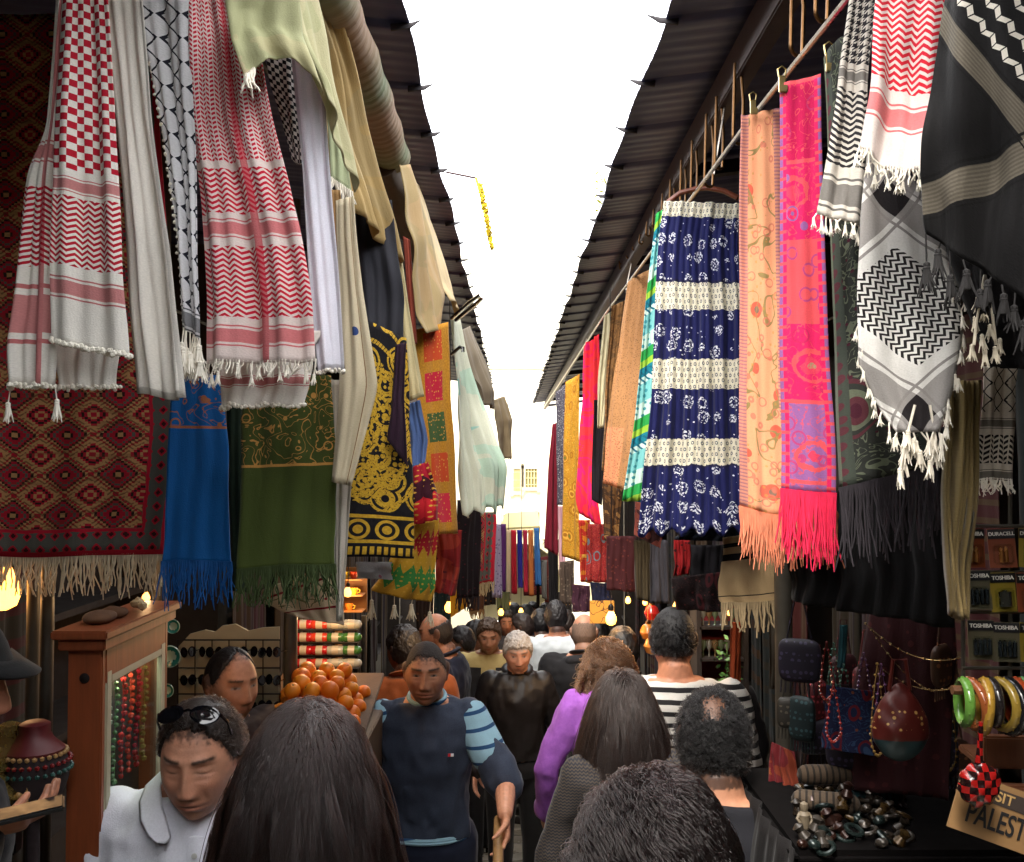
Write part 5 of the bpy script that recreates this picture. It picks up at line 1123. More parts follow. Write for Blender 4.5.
    mt = bpy.data.materials.new('hair_strand'); mt.use_nodes = True; nt = mt.node_tree; nt.nodes.clear(); b = nt.nodes.new('ShaderNodeBsdfHairPrincipled'); b.parametrization = 'COLOR'
    
    for k_, v_ in (('Color', (*lin(h.get('scol', h['col'])), 1)), ('Roughness', .34), ('Radial Roughness', .5), ('Random Roughness', .3)):
        if k_ in b.inputs: b.inputs[k_].default_value = v_
    ou = nt.nodes.new('ShaderNodeOutputMaterial'); nt.links.new(b.outputs[0], ou.inputs[0])
    hc.materials.append(mt); so_ = bpy.data.objects.new('strands', hc); COL.objects.link(so_); so_.parent = ho
    return so_
def pl(rgb): return lambda g, x, y, z: lin(rgb)
FACE = pi            # faces the camera
BLK = (38, 30, 28)
# --- white polo man, looking down
polo = cloth_mat('polo_pique', pl((222, 223, 232)))
o, HM, X, s = person('man in a white polo shirt looking down with sunglasses on his hair', 200, 703, 2.12, FACE+.10, -.12, -.20, .05, (198, 142, 114), dict(col=(44, 35, 31), thick=.006, lump=4, line=[.76, .72, .52, .10, .02, -.38, -.56, -.60], strands=True, n=9000, k=8, len=.022, r=.00045, scol=(30, 21, 17), cl=.05, clumps=240, jit=.05, layer=.004, grav=.06, seed=14, fall_back=True, curl=.002, freq=2.), polo, 'shirt', (40, 44, 60),
       [[(-.26, .02, 1.13), (-.18, .22, .98)], [(.26, .02, 1.13), (.18, .22, .98)]], wid=1.12, fat=.03, stubble=.3, eyes=False, hero=True, sleeve=.36, offs=.016, neck_open=.0, drop=(.05, .095))
bm = bmesh.new()                                                     # collar: two folded leaves and a placket
for sx in (-1, 1):
    pts = [X((sx*.030, .128, 1.400)), X((sx*.074, .092, 1.466)), X((sx*.092, .0, 1.505)), X((sx*.062, -.075, 1.515)), X((0, -.09, 1.518))]
    for a, b in zip(pts, pts[1:]):
        pass
    ins = pts; outp = [p+Vector((sx*w_, y_, -z_))*s for p, (w_, y_, z_) in zip(pts, ((.036, .020, .004), (.044, .024, .030), (.046, .008, .026), (.026, -.03, .03), (0, -.034, .03)))]
    vi = [bm.verts.new(p) for p in ins]; vo = [bm.verts.new(p) for p in outp]
    for i in range(4): bm.faces.new((vi[i], vi[i+1], vo[i+1], vo[i]))
ob = bm_obj('collar', bm, polo, o); md = ob.modifiers.new('t', 'SOLIDIFY'); md.thickness = .003; md.offset = 1; md2 = ob.modifiers.new('s', 'SUBSURF'); md2.levels = 1; md2.render_levels = 1
bm = bmesh.new(); limb(bm, [X((0, .112, 1.405)), X((0, .132, 1.33)), X((.0, .136, 1.26))], [(.016, .004)]*3, 8, ref=(1, 0, 0)); bm_obj('placket', bm, polo, o)
for z_ in (1.375, 1.32):
    bm = bmesh.new(); lathe(bm, [(.0055, 0), (.006, .002), (.004, .003)], 12, X((0, .128+.03*(1.375-z_)*2, z_)), Matrix.Rotation(-pi/2, 4, 'X')); bm_obj('button', bm, simple('shirt_button', (190, 190, 186), .3), o)
root = empty('sunglasses', (0, 0, 0)); WM = Matrix.Translation(o.location) @ Matrix.Rotation(o.rotation_euler.z, 4, 'Z') @ HM
lens = simple('dark_lens', (12, 12, 16), .06, 0, .05, 5., 0, .6)
def shades(root, M, gap=.034, w=.029, h=.020):
    for sx in (-1, 1):
        bm = bmesh.new(); lathe(bm, [(.2, .0), (.85, .001), (1, 0), (.85, -.003), (.2, -.003)], 20, (0, 0, 0))
        bm.transform(M @ Matrix.Translation((sx*gap, -.5*abs(0), 0)) @ Matrix.Rotation(sx*-.28, 4, 'Z') @ Matrix.Rotation(-pi/2, 4, 'X') @ Matrix.Diagonal((w, h, 1.2, 1))); bm_obj('lens', bm, lens, root)
        bm = bmesh.new(); tube(bm, [M @ Vector(p) for p in ((sx*(gap+w*.95), -.008, .004), (sx*(gap+w*1.25), -.035, .004), (sx*(gap+w*1.28), -.10, -.004), (sx*(gap+w*1.2), -.13, -.02))], [(.002, .004)]*4, 6); bm_obj('temple', bm, lens, root)
    bm = bmesh.new(); tube(bm, [M @ Vector(p) for p in ((-gap+w*.8, .001, .006), (0, .004, .008), (gap-w*.8, .001, .006))], .0028, 6); bm_obj('bridge', bm, lens, root)
shades(root, WM @ Matrix.Translation((0, .060, .124)) @ Matrix.Rotation(.95, 4, 'X')); tag(root, 'black sunglasses pushed up on the hair of the white polo man', 'sunglasses')

# --- vest man walking towards us
vest = cloth_mat('navy_knit', lambda g, x, y, z: g.mix(g.noise(sc=300., det=2), lin((36, 42, 56)), lin((62, 70, 88))))
o, HM, X, s = person('man in a dark navy knitted vest with light blue sleeves walking this way', 426, 641, 3.85, FACE+.02, .03, -.08, .10, (188, 132, 102), dict(col=(54, 48, 46), thick=.0015, lump=3, rough=.9, line=[.66, .64, .40, .14, .04, -.36, -.5, -.55]), vest, 'sweater', (28, 34, 52),
       [[(-.30, .02, 1.17), (-.40, .17, .95), dict(wrist=P(505, 814, 3.52), pole=(-.25, -.9, -.3), dir=(-.05, .5, -.85), palm=(.9, .2, -.1), side=1, curl=1.15, sleeve=.50)], [(.27, -.05, 1.17), (.24, .12, .98), dict(sleeve=.5)]], wid=.96, stubble=.5, hero=True, offs=.016, hem=.965, ripple=.010, step=.09)
VAJ = list(LAST_AJ)
def band_piece(name, ring, mat, par): 
    bm = bmesh.new(); tube(bm, ring, [(.007, .009)]*len(ring), 8, False); return bm_obj(name, bm, mat, par)
ltb = cloth_mat('light_blue_shirt', lambda g, x, y, z: g.mix(g.fr(z/.06+x*3) < .22, lin((140, 176, 192)), lin((30, 66, 104))))
bm = bmesh.new(); tube(bm, [X((.068*math.cos(a), -.008+.068*math.sin(a), 1.478-.014*math.sin(a))) for a in np.linspace(0, 2*pi, 25)], [(.009, .010)]*25, 8, False); bm_obj('neckband', bm, ltb, o)
bm = bmesh.new()
A_ = np.array(TORSO)
for zz, rr in ((.962, .0), (.972, .002)): tube(bm, [X(((np.interp(zz, A_[:, 0], A_[:, 1])*.96+.017)*math.cos(a), (np.interp(zz, A_[:, 0], A_[:, 2])+.018)*math.sin(a), zz)) for a in np.linspace(0, 2*pi, 41)], .008, 6, False)
bm_obj('shirt_hem', bm, ltb, o)
for (J_, op_) in VAJ:
    bm = bmesh.new(); limb(bm, [J_[0].lerp(J_[1], .02), J_[0].lerp(J_[1], .30), J_[0].lerp(J_[1], .56)], [.073*s, .070*s, .066*s], 16); finish('sleeve', bm, .008, 1, ltb, o, .006, 11., .6)
bm = bmesh.new(); box(bm, X((-.095, .139, 1.31)), (.022, .004, .010)); bm_obj('chest_emblem', bm, cloth_mat('emblem', lambda g, x, y, z: g.mix(x < -.098, lin((190, 40, 50)), lin((220, 220, 224)))), o, False)
VEST = (o, HM, X, s); HAND_POS = P(505, 814, 3.52)+Vector((-.022, -.045, -.075))
# --- foreground woman with long straight dark-brown hair, from behind
person('woman with long straight dark brown hair seen from behind', 308, 718, 1.56, .06, .0, -.05, 0, (170, 120, 96), dict(col=(40, 26, 24), kind='long', thick=.014, line=[.7, .62, .4, .0, -.3, -.6, -.75, -.8], strands=True, n=16000, k=26, len=.60, r=.0005, scol=(24, 14, 12), cl=.03, jit=.012, clumps=150, layer=.016, grav=.36, curl=.0025, freq=1.6, seed=4),
       cloth_mat('black_top', pl((26, 24, 28))), 'sweater', (30, 30, 36), wid=.88, head=1.0)
# --- foreground woman with wavy dark hair
person('woman with loose wavy dark brown hair, seen from behind beside the balding man', 655, 797, 1.50, -.08, 0, -.05, 0, (170, 120, 96), dict(col=(34, 24, 26), kind='long', thick=.020, lump=6, line=[.7, .62, .4, .0, -.3, -.6, -.75, -.8], strands=True, n=14000, k=30, len=.52, r=.0005, scol=(17, 10, 10), curl=.016, freq=5.2, cl=.03, jit=.006, clumps=120, tight=.6, layer=.03, grav=.34, fall_back=False, seed=9),
       cloth_mat('dark_top', pl((24, 24, 30))), 'sweater', (30, 30, 36), wid=.88, head=1.0)
# --- balding man in black
person('man in black with curly black hair thinning at the crown', 713, 694, 2.4, -.06, -.05, -.02, .03, (176, 124, 96), dict(col=(13, 11, 12), rough=.8, kind='thin', spot=(-.05, -.55, .84), spot_r=.46, thick=.006, lump=8, line=[.66, .6, .4, .0, -.05, -.38, -.50, -.52], strands=True, n=9000, k=9, len=.018, r=.0004, scol=(12, 10, 11), curl=.0022, freq=2.2, jit=.25, layer=.008, grav=.05, clumps=900, cl=.12, seed=5, fall_back=True),
       cloth_mat('black_tee', pl((20, 20, 26))), 'shirt', (30, 30, 36), wid=1.12, hero=False, sub=6, sleeve=.4)
# --- long dark hair woman
person('woman with very long straight black-brown hair in a patterned top', 623, 678, 3.25, .03, 0, 0, 0, (170, 120, 96), dict(col=(34, 24, 22), kind='long', thick=.006, line=[.7, .62, .4, .0, -.3, -.6, -.75, -.8], strands=True, n=12000, k=28, len=.88, r=.0006, scol=(26, 17, 14), cl=.02, jit=.012, clumps=160, layer=.026, grav=.32, seed=6),
       cloth_mat('patterned_knit', lambda g, x, y, z: g.mix(g.fr((z+g.tri(x/.012)*.005)/.009) < .45, lin((34, 34, 42)), lin((70, 62, 52)))), 'sweater', (34, 38, 54), wid=.9)
# --- purple curly woman
person('woman in a lilac cardigan with curly light brown hair', 609, 645, 4.4, .1, 0, 0, 0, (180, 130, 104), dict(col=(84, 56, 34), kind='long', thick=.016, lump=9, line=[.7, .62, .4, .0, -.3, -.6, -.75, -.8], strands=True, n=7000, k=26, len=.30, r=.0008, scol=(62, 38, 20), curl=.014, freq=7.5, tight=.65, cl=.05, jit=.03, clumps=150, layer=.018, grav=.34, seed=8),
       cloth_mat('lilac_knit', lambda g, x, y, z: g.mix(g.noise(sc=60.), lin((130, 70, 160)), lin((160, 96, 186)))), 'cardigan', (50, 44, 40), wid=.92, arms=[[(-.27, -.02, 1.15), (-.26, .1, .93)], None], drop=(.03, .12))
# --- striped man
person('tall man in a black and white striped top with short black hair', 673, 610, 3.95, -.05, -.12, -.08, 0, (178, 120, 92), dict(col=(22, 20, 22), thick=.006, lump=4, rough=.7, line=[.62, .56, .42, .1, .05, -.30, -.36, -.38], strands=True, n=9000, k=6, len=.012, r=.0005, scol=(12, 10, 11), jit=.15, layer=.002, grav=.1, clumps=500, cl=.1, seed=15, fall_back=True),
       cloth_mat('striped_jersey', lambda g, x, y, z: g.mix(g.fr((z+.012)/.042) < .42, lin((196, 192, 186)), lin((26, 24, 26)))), 'shirt', (30, 30, 40), wid=1.14, sleeve=.9, offs=.016)
# --- bald man in black hoodie
o, HM, X, s = person('bald man in a black hooded jacket seen from behind', 584, 615, 6.4, -.04, -.1, 0, 0, (176, 124, 100), dict(col=(104, 84, 72), kind='bald', thick=.0015, rough=.9, line=[.9, .9, .6, .1, .0, -.36, -.5, -.52]), cloth_mat('black_fleece', pl((20, 20, 24))), 'jacket', (28, 26, 28), wid=1.18, offs=.03, hem=.80)
bm = bmesh.new(); limb(bm, [X((-.09, -.075, 1.44)), X((0, -.10, 1.455)), X((.09, -.075, 1.44))], [(.045, .03)]*3, 12); finish('hood', bm, .011, 2, cloth_mat('black_fleece', pl((20, 20, 24))), o, .006)
# --- white shirt man, far
person('broad man in a white shirt seen from behind past the hooded jacket', 556, 602, 7.9, .15, -.1, 0, 0, (150, 100, 78), dict(col=(28, 24, 26), thick=.008), cloth_mat('white_cotton', pl((200, 206, 210))), 'shirt', (40, 40, 48), wid=1.2, fat=.02)
# --- grey-haired man in leather jacket
person('grey-haired man in a black leather jacket and glasses walking this way', 518, 634, 5.8, FACE+.05, .02, -.22, .03, (196, 144, 120), dict(col=(172, 168, 164), brow=(120, 110, 104), thick=.012, lump=5, line=[.50, .48, .38, .0, .0, -.38, -.56, -.60]), cloth_mat('black_leather', pl((30, 27, 27)), .42, 0), 'jacket', (18, 18, 20), wid=.88, offs=.020, hem=.97, stubble=.1, step=.08)
g_ = PEOPLE[-1]
# --- beige shirt man with dark vest
o, HM, X, s = person('man in a beige shirt and dark waistcoat walking this way', 489, 620, 7.0, FACE-.05, .05, -.25, .02, (192, 138, 108), dict(col=(84, 66, 52), thick=.012), cloth_mat('beige_shirt', lambda g, x, y, z: g.mix(g.band(g.ab(x), .05, .165)*(z < 1.42), lin((180, 160, 106)), lin((34, 32, 34)))), 'shirt', (34, 32, 34), [[(-.27, .05, 1.14), (-.18, .26, 1.02)], [(.27, .0, 1.14), (.20, .18, .96)]], wid=1.08, fat=.03, stubble=.35)
# --- navy jacket bald man in profile
person('balding man in a navy jacket in profile behind the vest man', 436, 614, 6.0, pi/2-.1, .1, -.08, .03, (192, 134, 104), dict(col=(40, 34, 32), kind='bald', thick=.0035, line=[.9, .85, .6, .08, .03, -.36, -.5, -.52]), cloth_mat('navy_jacket', pl((20, 24, 42))), 'jacket', (26, 28, 36), wid=1.15, offs=.026, stubble=.4)
# --- orange jacket man
person('man in a rust-orange suede jacket with dark hair, turned away', 404, 628, 5.2, .35, .3, -.1, .05, (160, 110, 84), dict(col=(24, 20, 20), thick=.012), cloth_mat('rust_suede', pl((136, 72, 34))), 'jacket', (40, 36, 36), wid=1.05, offs=.024, ripple=.01)
# --- man at the sunglasses rack
person('balding man in a brown jacket before the sunglasses rack', 231, 648, 3.3, -pi/2-.75, .0, -.1, .08, (186, 130, 100), dict(col=(30, 26, 26), kind='short', thick=.0035, line=[.94, .88, .62, .15, .05, -.38, -.56, -.6]), cloth_mat('brown_cord', pl((44, 28, 24))), 'jacket', (30, 28, 28), wid=1.1, offs=.024, stubble=.35)
# --- phone man in a cap at the picture edge
o, HM, X, s = person('man in a dark cap holding a phone beside the display cabinet', -63, 610, 1.72, -pi/2+.1, .05, -.10, .04, (184, 126, 98), dict(col=(30, 24, 22), thick=.010), cloth_mat('black_jacket', pl((22, 22, 26))), 'jacket', (28, 28, 34), [None, [(.27, .0, 1.14), (.17, .20, 1.06), dict(wrist=P(-40, 832, 1.64), dir=(-.35, 1., .05), palm=(-.5, -.1, .9), side=1, curl=1.05)]], wid=1.1, offs=.022, stubble=.4, voxel=.0045)
bm = bmesh.new(); n_, F_ = ico(4); k_ = n_[n_[:, 2] > -9]
cv = n_*np.array([HX+.012, HY+.012, HZ+.016]); cv[:, 2] = np.maximum(cv[:, 2], .045); add_raw(bm, cv, F_)
for v in bm.verts: v.co = HM @ v.co
cap_m = cloth_mat('dark_cap', pl((13, 13, 14))); bm_obj('cap', bm, cap_m, o)
bm = bmesh.new(); pts = []
for t in np.linspace(-1, 1, 13):
    pts.append((HM @ Vector((t*.07, .080+.01*(1-t*t), .052)), HM @ Vector((t*.064, .096+.050*(1-t*t)**.6, .032))))
va = [[bm.verts.new(a), bm.verts.new(b)] for a, b in pts]
for i in range(12): bm.faces.new((va[i][0], va[i+1][0], va[i+1][1], va[i][1]))
ob = bm_obj('visor', bm, cap_m, o); md = ob.modifiers.new('t', 'SOLIDIFY'); md.thickness = .005
PHONE = (o, HM, X, s); PH_POS = P(22, 812, 1.62)
# eyeglasses of the grey-haired man
gm = Matrix.Translation(g_.location) @ Matrix.Rotation(g_.rotation_euler.z, 4, 'Z')
# --- far crowd, small
for j, (px, py, d, yw, hc_, tc_, lab) in enumerate([
    (540, 611, 9, .2, (24, 22, 24), (40, 40, 50), 'far walker in charcoal between the white shirt and the leather jacket'),
    (522, 615, 8.6, 1.2, (40, 30, 28), (70, 46, 40), 'dark-haired man in brown turned sideways behind the grey-haired man'),
    (507, 611, 10, FACE, (30, 26, 26), (60, 60, 66), 'far walker in grey below the violet scarf'),
    (526, 606, 11, .1, (20, 20, 22), (30, 40, 60), 'far walker in dark blue below the awning fringe'),
    (533, 603, 12.5, FACE, (30, 26, 24), (140, 130, 120), 'far walker in a pale top below the awning'),
    (514, 604, 13, 0, (26, 22, 22), (90, 30, 34), 'far walker in dull red beneath the scarlet scarf'),
    (546, 604, 12, .4, (28, 24, 24), (34, 30, 34), 'far walker in black near the maroon robe'),
    (476, 622, 7.8, -1.2, (26, 22, 22), (60, 40, 34), 'man in brown half hidden behind the beige-shirted man'),
    (462, 628, 7.6, 1.4, (30, 24, 24), (110, 96, 60), 'stallholder in khaki under the yellow cloth'),
    (622, 630, 5.4, .1, (18, 17, 18), (24, 24, 28), 'dark-haired woman in black just ahead of the curly-haired woman'),
    (566, 612, 9.5, 0, (40, 30, 26), (60, 34, 40), 'far walker in plum beside the hooded jacket'),
    (598, 622, 7.4, .2, (24, 20, 20), (30, 26, 30), 'man in dark clothes near the hanging bulbs'),
    (706, 640, 5.2, .1, (22, 20, 20), (22, 22, 26), 'shopper in black beyond the striped man')]):
    person(lab, px, py, d, yw, 0, -.1, 0, (160, 112, 88), dict(col=hc_, thick=.012), cloth_mat('far_cloth_%d' % j, pl(tc_)), 'jacket', (32, 32, 38), sub=5, voxel=.012, offs=.022, hands=False)
# ================================================================== SMALL THINGS
def glass_mat(name, tint=(1, 1, 1), a=.86):
    m = bpy.data.materials.new(name); m.use_nodes = True; nt = m.node_tree; nt.nodes.clear()
    t = nt.nodes.new('ShaderNodeBsdfTransparent'); t.inputs[0].default_value = (*tint, 1); gl = nt.nodes.new('ShaderNodeBsdfGlossy'); gl.inputs['Roughness'].default_value = .04
    lw = nt.nodes.new('ShaderNodeLayerWeight'); lw.inputs[0].default_value = .5; pw = nt.nodes.new('ShaderNodeMath'); pw.operation = 'POWER'; pw.inputs[1].default_value = 4; fr = nt.nodes.new('ShaderNodeMath'); fr.operation = 'MULTIPLY_ADD'; fr.inputs[1].default_value = .5; fr.inputs[2].default_value = .03
    nt.links.new(lw.outputs['Facing'], pw.inputs[0]); nt.links.new(pw.outputs[0], fr.inputs[0]); x = nt.nodes.new('ShaderNodeMixShader'); o = nt.nodes.new('ShaderNodeOutputMaterial')
    nt.links.new(fr.outputs[0], x.inputs[0]); nt.links.new(t.outputs[0], x.inputs[1]); nt.links.new(gl.outputs[0], x.inputs[2]); nt.links.new(x.outputs[0], o.inputs[0]); return m
m_glass = glass_mat('clear_glass', (.93, .96, .94))
m_gloss = {}
def shiny(rgb, rough=.12, metal=0.): return simple('shiny_%d_%d_%d' % rgb, rgb, rough, metal, .15, 30., 0, .6)
def bulb(px, py, d, W_, r=.032, label='', top=None, es=1.5):
    p = P(px, py, d); root = empty('light_bulb', p)
    bm = bmesh.new(); lathe(bm, [(.25*r, -1.3*r), (.75*r, -1.05*r), (1.0*r, -.35*r), (.95*r, .2*r), (.6*r, .85*r), (.42*r, 1.3*r)], 20)
    g = G('bulb_glow'); bo = bm_obj('bulb', bm, g.done(lin((255, 220, 160)), .3, emit=lin((255, 160, 62)), estr=es), root); bo.visible_shadow = False
    bm = bmesh.new(); lathe(bm, [(.42*r, 1.25*r), (.5*r, 1.3*r), (.5*r, 2.1*r), (.3*r, 2.4*r), (.1*r, 2.5*r)], 14); bm_obj('socket', bm, m_iron, root)
    tz = (top or CZ+1.1)-p.z; bm = bmesh.new(); tube(bm, [(0, 0, 2.4*r), (.006, .004, tz*.5), (0, 0, tz)], .0028, 5); bm_obj('cord', bm, m_iron, root)
    l = bpy.data.lights.new('bulb_light', 'POINT'); l.energy = W_*.30; l.color = (1, .62, .30); l.shadow_soft_size = r
    lo = bpy.data.objects.new('bulb_light', l); COL.objects.link(lo); lo.parent = root
    tag(root, label, 'light bulb')
bulb(3, 588, 2.5, 1.6, .042, 'big glaring bulb over the man in the dark cap', CZ+.95)
bulb(146, 597, 2.6, .5, .010, 'tiny bulb glinting behind the white rug fringe', CZ+.95)
bulb(449, 607, 5.0, 3.0, .022, 'bare bulb under the rust-red shawl near the navy jacket', CZ+.95)
bulb(611, 618, 5.4, 3.0, .030, 'bare bulb hanging past the bald man in the hooded jacket', CZ+.95)
bulb(628, 600, 5.8, 1.2, .016, 'upper small bulb of the cluster beyond the curly-haired woman', CZ+.95)
bulb(645, 602, 5.6, 1.2, .014, 'middle small bulb of the cluster beyond the striped man', CZ+.95)
bulb(676, 606, 4.9, 1.2, .016, 'bulb just above the head of the striped man', CZ+.95)
bulb(729, 613, 4.0, .9, .008, 'pinpoint bulb beside the beige blanket fringe', CZ+.95)
bulb(508, 603, 9.2, 1.5, .022, 'distant bulb below the cream narrow scarf', CZ+.6)
bulb(501, 612, 8.0, 1.5, .022, 'distant bulb beside the grey-clad far walker', CZ+.6)
bulb(521, 611, 9.6, 1.5, .022, 'distant bulb under the deep blue scarf', CZ+.6)
bulb(348, 592, 4.75, 1.2, .018, 'bulb lighting the yellow cup shelf', CZ+.95)
bulb(322, 612, 3.95, 2.6, .016, 'bulb above the pile of oranges', CZ+.95)

# --- steel poles of the stalls
for px, d, lab in ((36, 2.5, 'thin steel pole behind the man in the cap'), (50, 2.45, 'thin steel pole next to the wooden showcase'), (160, 3.0, 'flat greenish steel post left of the sunglasses rack'), (292, 3.72, 'steel post between sunglasses rack and oranges'), (782, 2.9, 'steel post in the shadow behind the beige blanket')):
    x = (px-512)/1000*d; bm = bmesh.new(); tube(bm, [(0, 0, 0), (0, 0, CZ+1.0-gz(d))], .016 if d < 2.9 else .026, 10)
    o = bm_obj('steel_pole', bm, m_metal); o.location = (x, d, gz(d)-.01); tag(o, lab, 'pole')

# --- wooden showcase with glass door and beads
m_case = wood('orange_wood', (156, 78, 40))
x0, x1, y0, y1, zb, zt = -.935, -.862, 2.12, 2.52, gz(2.3)-.02, 1.56
root = empty('display_cabinet', (x0, y0, zb)); o_ = Vector((x0, y0, zb))
def cb(name, boxes, mat, bev=.003, par=None):
    bm = bmesh.new()
    for c, s_ in boxes: box(bm, Vector(c)-o_, s_)
    return bm_obj(name, bm, mat, par or root, False, bev)
cb('side_panel', [((-.8985, y0+.009, (zb+zt)/2), (.073, .018, zt-zb))], m_case); cb('side_panel', [((-.8985, y1-.009, (zb+zt)/2), (.073, .018, zt-zb))], m_case)
cb('back_panel', [((x0+.006, 2.32, (zb+zt)/2), (.012, .364, zt-zb-.01))], simple('case_lining', (60, 48, 38), .8))
cb('top', [((-.8985, 2.32, zt+.012), (.10, .44, .024)), ((-.8985, 2.32, zt+.034), (.118, .47, .018))], m_case)
cb('plinth', [((-.896, 2.32, zb+.35), (.066, .363, .7))], m_case)
cb('header', [((x1-.006, 2.32, zt-.04), (.014, .364, .076))], m_case)
fr_ = cb('door_frame', [((x1-.004, y0+.035, 1.12), (.012, .026, .78)), ((x1-.004, y1-.035, 1.12), (.012, .03, .78)), ((x1-.004, 2.32, 1.49), (.012, .31, .02)), ((x1-.004, 2.32, .74), (.012, .31, .02))], simple('white_frame', (170, 164, 140), .5))
cb('glass', [((x1-.009, 2.32, 1.12), (.004, .33, .75))], m_glass, 0, fr_)
cb('shelf', [((-.9, 2.32, z_), (.055, .36, .008)) for z_ in (1.05,)], m_glass, 0)
cb('strip_lamp', [((-.90, 2.32, zt-.012), (.02, .2, .01))], G('strip_glow').done(lin((230, 230, 200)), .4, emit=lin((220, 230, 190)), estr=3.), .002)
l_ = bpy.data.lights.new('strip_light', 'POINT'); l_.energy = .22; l_.color = (.9, 1, .8); l_.shadow_soft_size = .02; lo_ = bpy.data.objects.new('strip_light', l_); COL.objects.link(lo_); lo_.parent = root; lo_.location = Vector((-.89, 2.3, zt-.05))-o_
bm = bmesh.new(); lathe(bm, [(.010, 0), (.011, .002), (.005, .004)], 16, Vector((-.8985, y0-.001, 1.5))-o_, Matrix.Rotation(pi/2, 4, 'X')); bm_obj('keyhole', bm, m_iron, root)
tag(root, 'tall orange-brown wooden showcase with a glass door', 'cabinet')
for k in range(7):
    col = [(120, 160, 120), (150, 170, 150), (100, 140, 90), (170, 40, 36), (180, 60, 40), (160, 30, 40), (140, 120, 60)][k]
    bm = bmesh.new(); yy = 2.18+k*.045; zz = 1.47; n_ = 16
    for q in range(n_): ball(bm, (0, random.uniform(-.004, .004)+.012*math.sin(q*.4), -q*.0155), random.uniform(.006, .0085), 1)
    tube(bm, [(0, 0, .02), (0, 0, -.24)], .001, 4)
    o = bm_obj('bead_string', bm, shiny(col, .15)); o.location = (-.893, yy, zz); tag(o, ['pale green bead string nearest the showcase edge', 'silvery green bead string inside the showcase', 'leaf green bead string inside the showcase', 'dark red bead string inside the showcase', 'orange-red bead string inside the showcase', 'crimson bead string inside the showcase', 'olive bead string deepest in the showcase'][k], 'beads', 'bead strings in the wooden showcase')
bm = bmesh.new(); ball(bm, (0, 0, .012), .03, 3, (1, 1.6, .5)); ball(bm, (.0, .07, .012), .028, 3, (1, 1.2, .5))
for v in bm.verts: v.co += v.normal*.006*mnoise.noise(v.co*40)
o = bm_obj('cloth_pouch', bm, simple('brown_pouch', (92, 62, 40), .9, 0, .4, 30)); o.location = (-.9, 2.2, zt+.043); tag(o, 'lumpy brown pouches lying on top of the showcase', 'pouch')
bm = bmesh.new()
for q in range(26):
    t = q/25; r = .02*(1-t*.75); a = t*10; ball(bm, (math.cos(a)*r*.6, math.sin(a)*r*.6+.012*t, .014+t*.014), .012*(1-t*.5), 1)
o = bm_obj('sea_shell', bm, simple('pale_shell', (190, 170, 130), .4)); o.location = (-.88, 2.36, zt+.043); tag(o, 'small pale shell on the showcase top', 'shell')

# --- counter with necklace bust, brass plate, goblet
bm = bmesh.new(); box(bm, (0, 0, .62), (.58, .17, 1.24)); box(bm, (0, 0, 1.255), (.62, .19, .03)); o = bm_obj('display_counter', bm, wood('dark_counter', (52, 34, 26)), None, False, .004); o.location = (-1.19, 2.015, gz(1.78)); tag(o, 'dark wooden counter under the necklace bust', 'counter')
CT = gz(1.78)+1.272
root = empty('necklace_bust', (-.955, 2.02, CT)); b0 = P(38, 755, 2.02)
bm = bmesh.new(); hB = P(38, 722, 2.02).z-CT
lathe(bm, [(.05, 0), (.05, .008), (.014, .02), (.012, hB-.185), (.030, hB-.18), (.050, hB-.155), (.064, hB-.115), (.066, hB-.085), (.054, hB-.055), (.034, hB-.036), (.026, hB-.022), (.026, hB-.004), (.022, hB)], 28); bm_obj('form', bm, simple('black_velvet', (34, 22, 24), .9, 0, .3, 40), root)
bm = bmesh.new(); lathe(bm, [(.056, hB-.058), (.057, hB-.053), (.037, hB-.034), (.029, hB-.02), (.029, hB-.003), (.02, hB+.002)], 26); bm_obj('red_collar', bm, shiny((84, 10, 16), .55), root)
for j, (rr, hh, col, n_) in enumerate(((.060, .060, (150, 116, 74), 28), (.067, .075, (110, 24, 26), 30), (.069, .092, (36, 70, 64), 30))):
    bm = bmesh.new()
    for q in range(n_):
        a = 2*pi*q/n_; ball(bm, (rr*math.cos(a), rr*math.sin(a), hB-hh), .0055, 1)
    bm_obj('bead_row', bm, shiny(col, .2), root)
bm = bmesh.new()
for q in range(10):
    a = 2*pi*q/10; ball(bm, (.018*math.cos(a), -.060, hB-.125+.02*math.sin(a)), .0055, 1, (.7, .5, 1.3))
ball(bm, (0, -.060, hB-.125), .007, 2); bm_obj('flower_pendant', bm, shiny((170, 130, 80), .25), root)
tag(root, 'dark necklace bust with a red collar and bead rows', 'bust')
bm = bmesh.new(); lathe(bm, [(.002, 0), (.05, .003), (.062, .010), (.075, .012), (.076, .016), (.06, .015), (.048, .008), (.002, .006)], 40, (0, 0, 0), Matrix.Rotation(1.25, 4, 'Y') @ Matrix.Rotation(.2, 4, 'X'))
o = bm_obj('brass_plate', bm, shiny((176, 150, 84), .25, .8)); o.location = P(8, 762, 1.98); tag(o, 'ornate pale brass plate leaning beside the necklace bust', 'plate')
bm = bmesh.new(); box(bm, (0, .02, -.06), (.05, .03, .14)); o = bm_obj('plate_stand', bm, m_iron, None, True, .003); o.location = P(2, 790, 2.0); tag(o, 'small iron stand holding the brass plate', 'stand')
bm = bmesh.new(); lathe(bm, [(.022, 0), (.022, .003), (.006, .008), (.004, .03), (.007, .036), (.018, .048), (.022, .07), (.020, .085), (.018, .085), (.019, .07), (.014, .05), (.002, .042)], 24)
o = bm_obj('goblet', bm, shiny((150, 140, 120), .08, .9)); o.location = (P(64, 850, 1.95).x, 1.96, CT); tag(o, 'small silvery goblet on the dark counter', 'goblet')
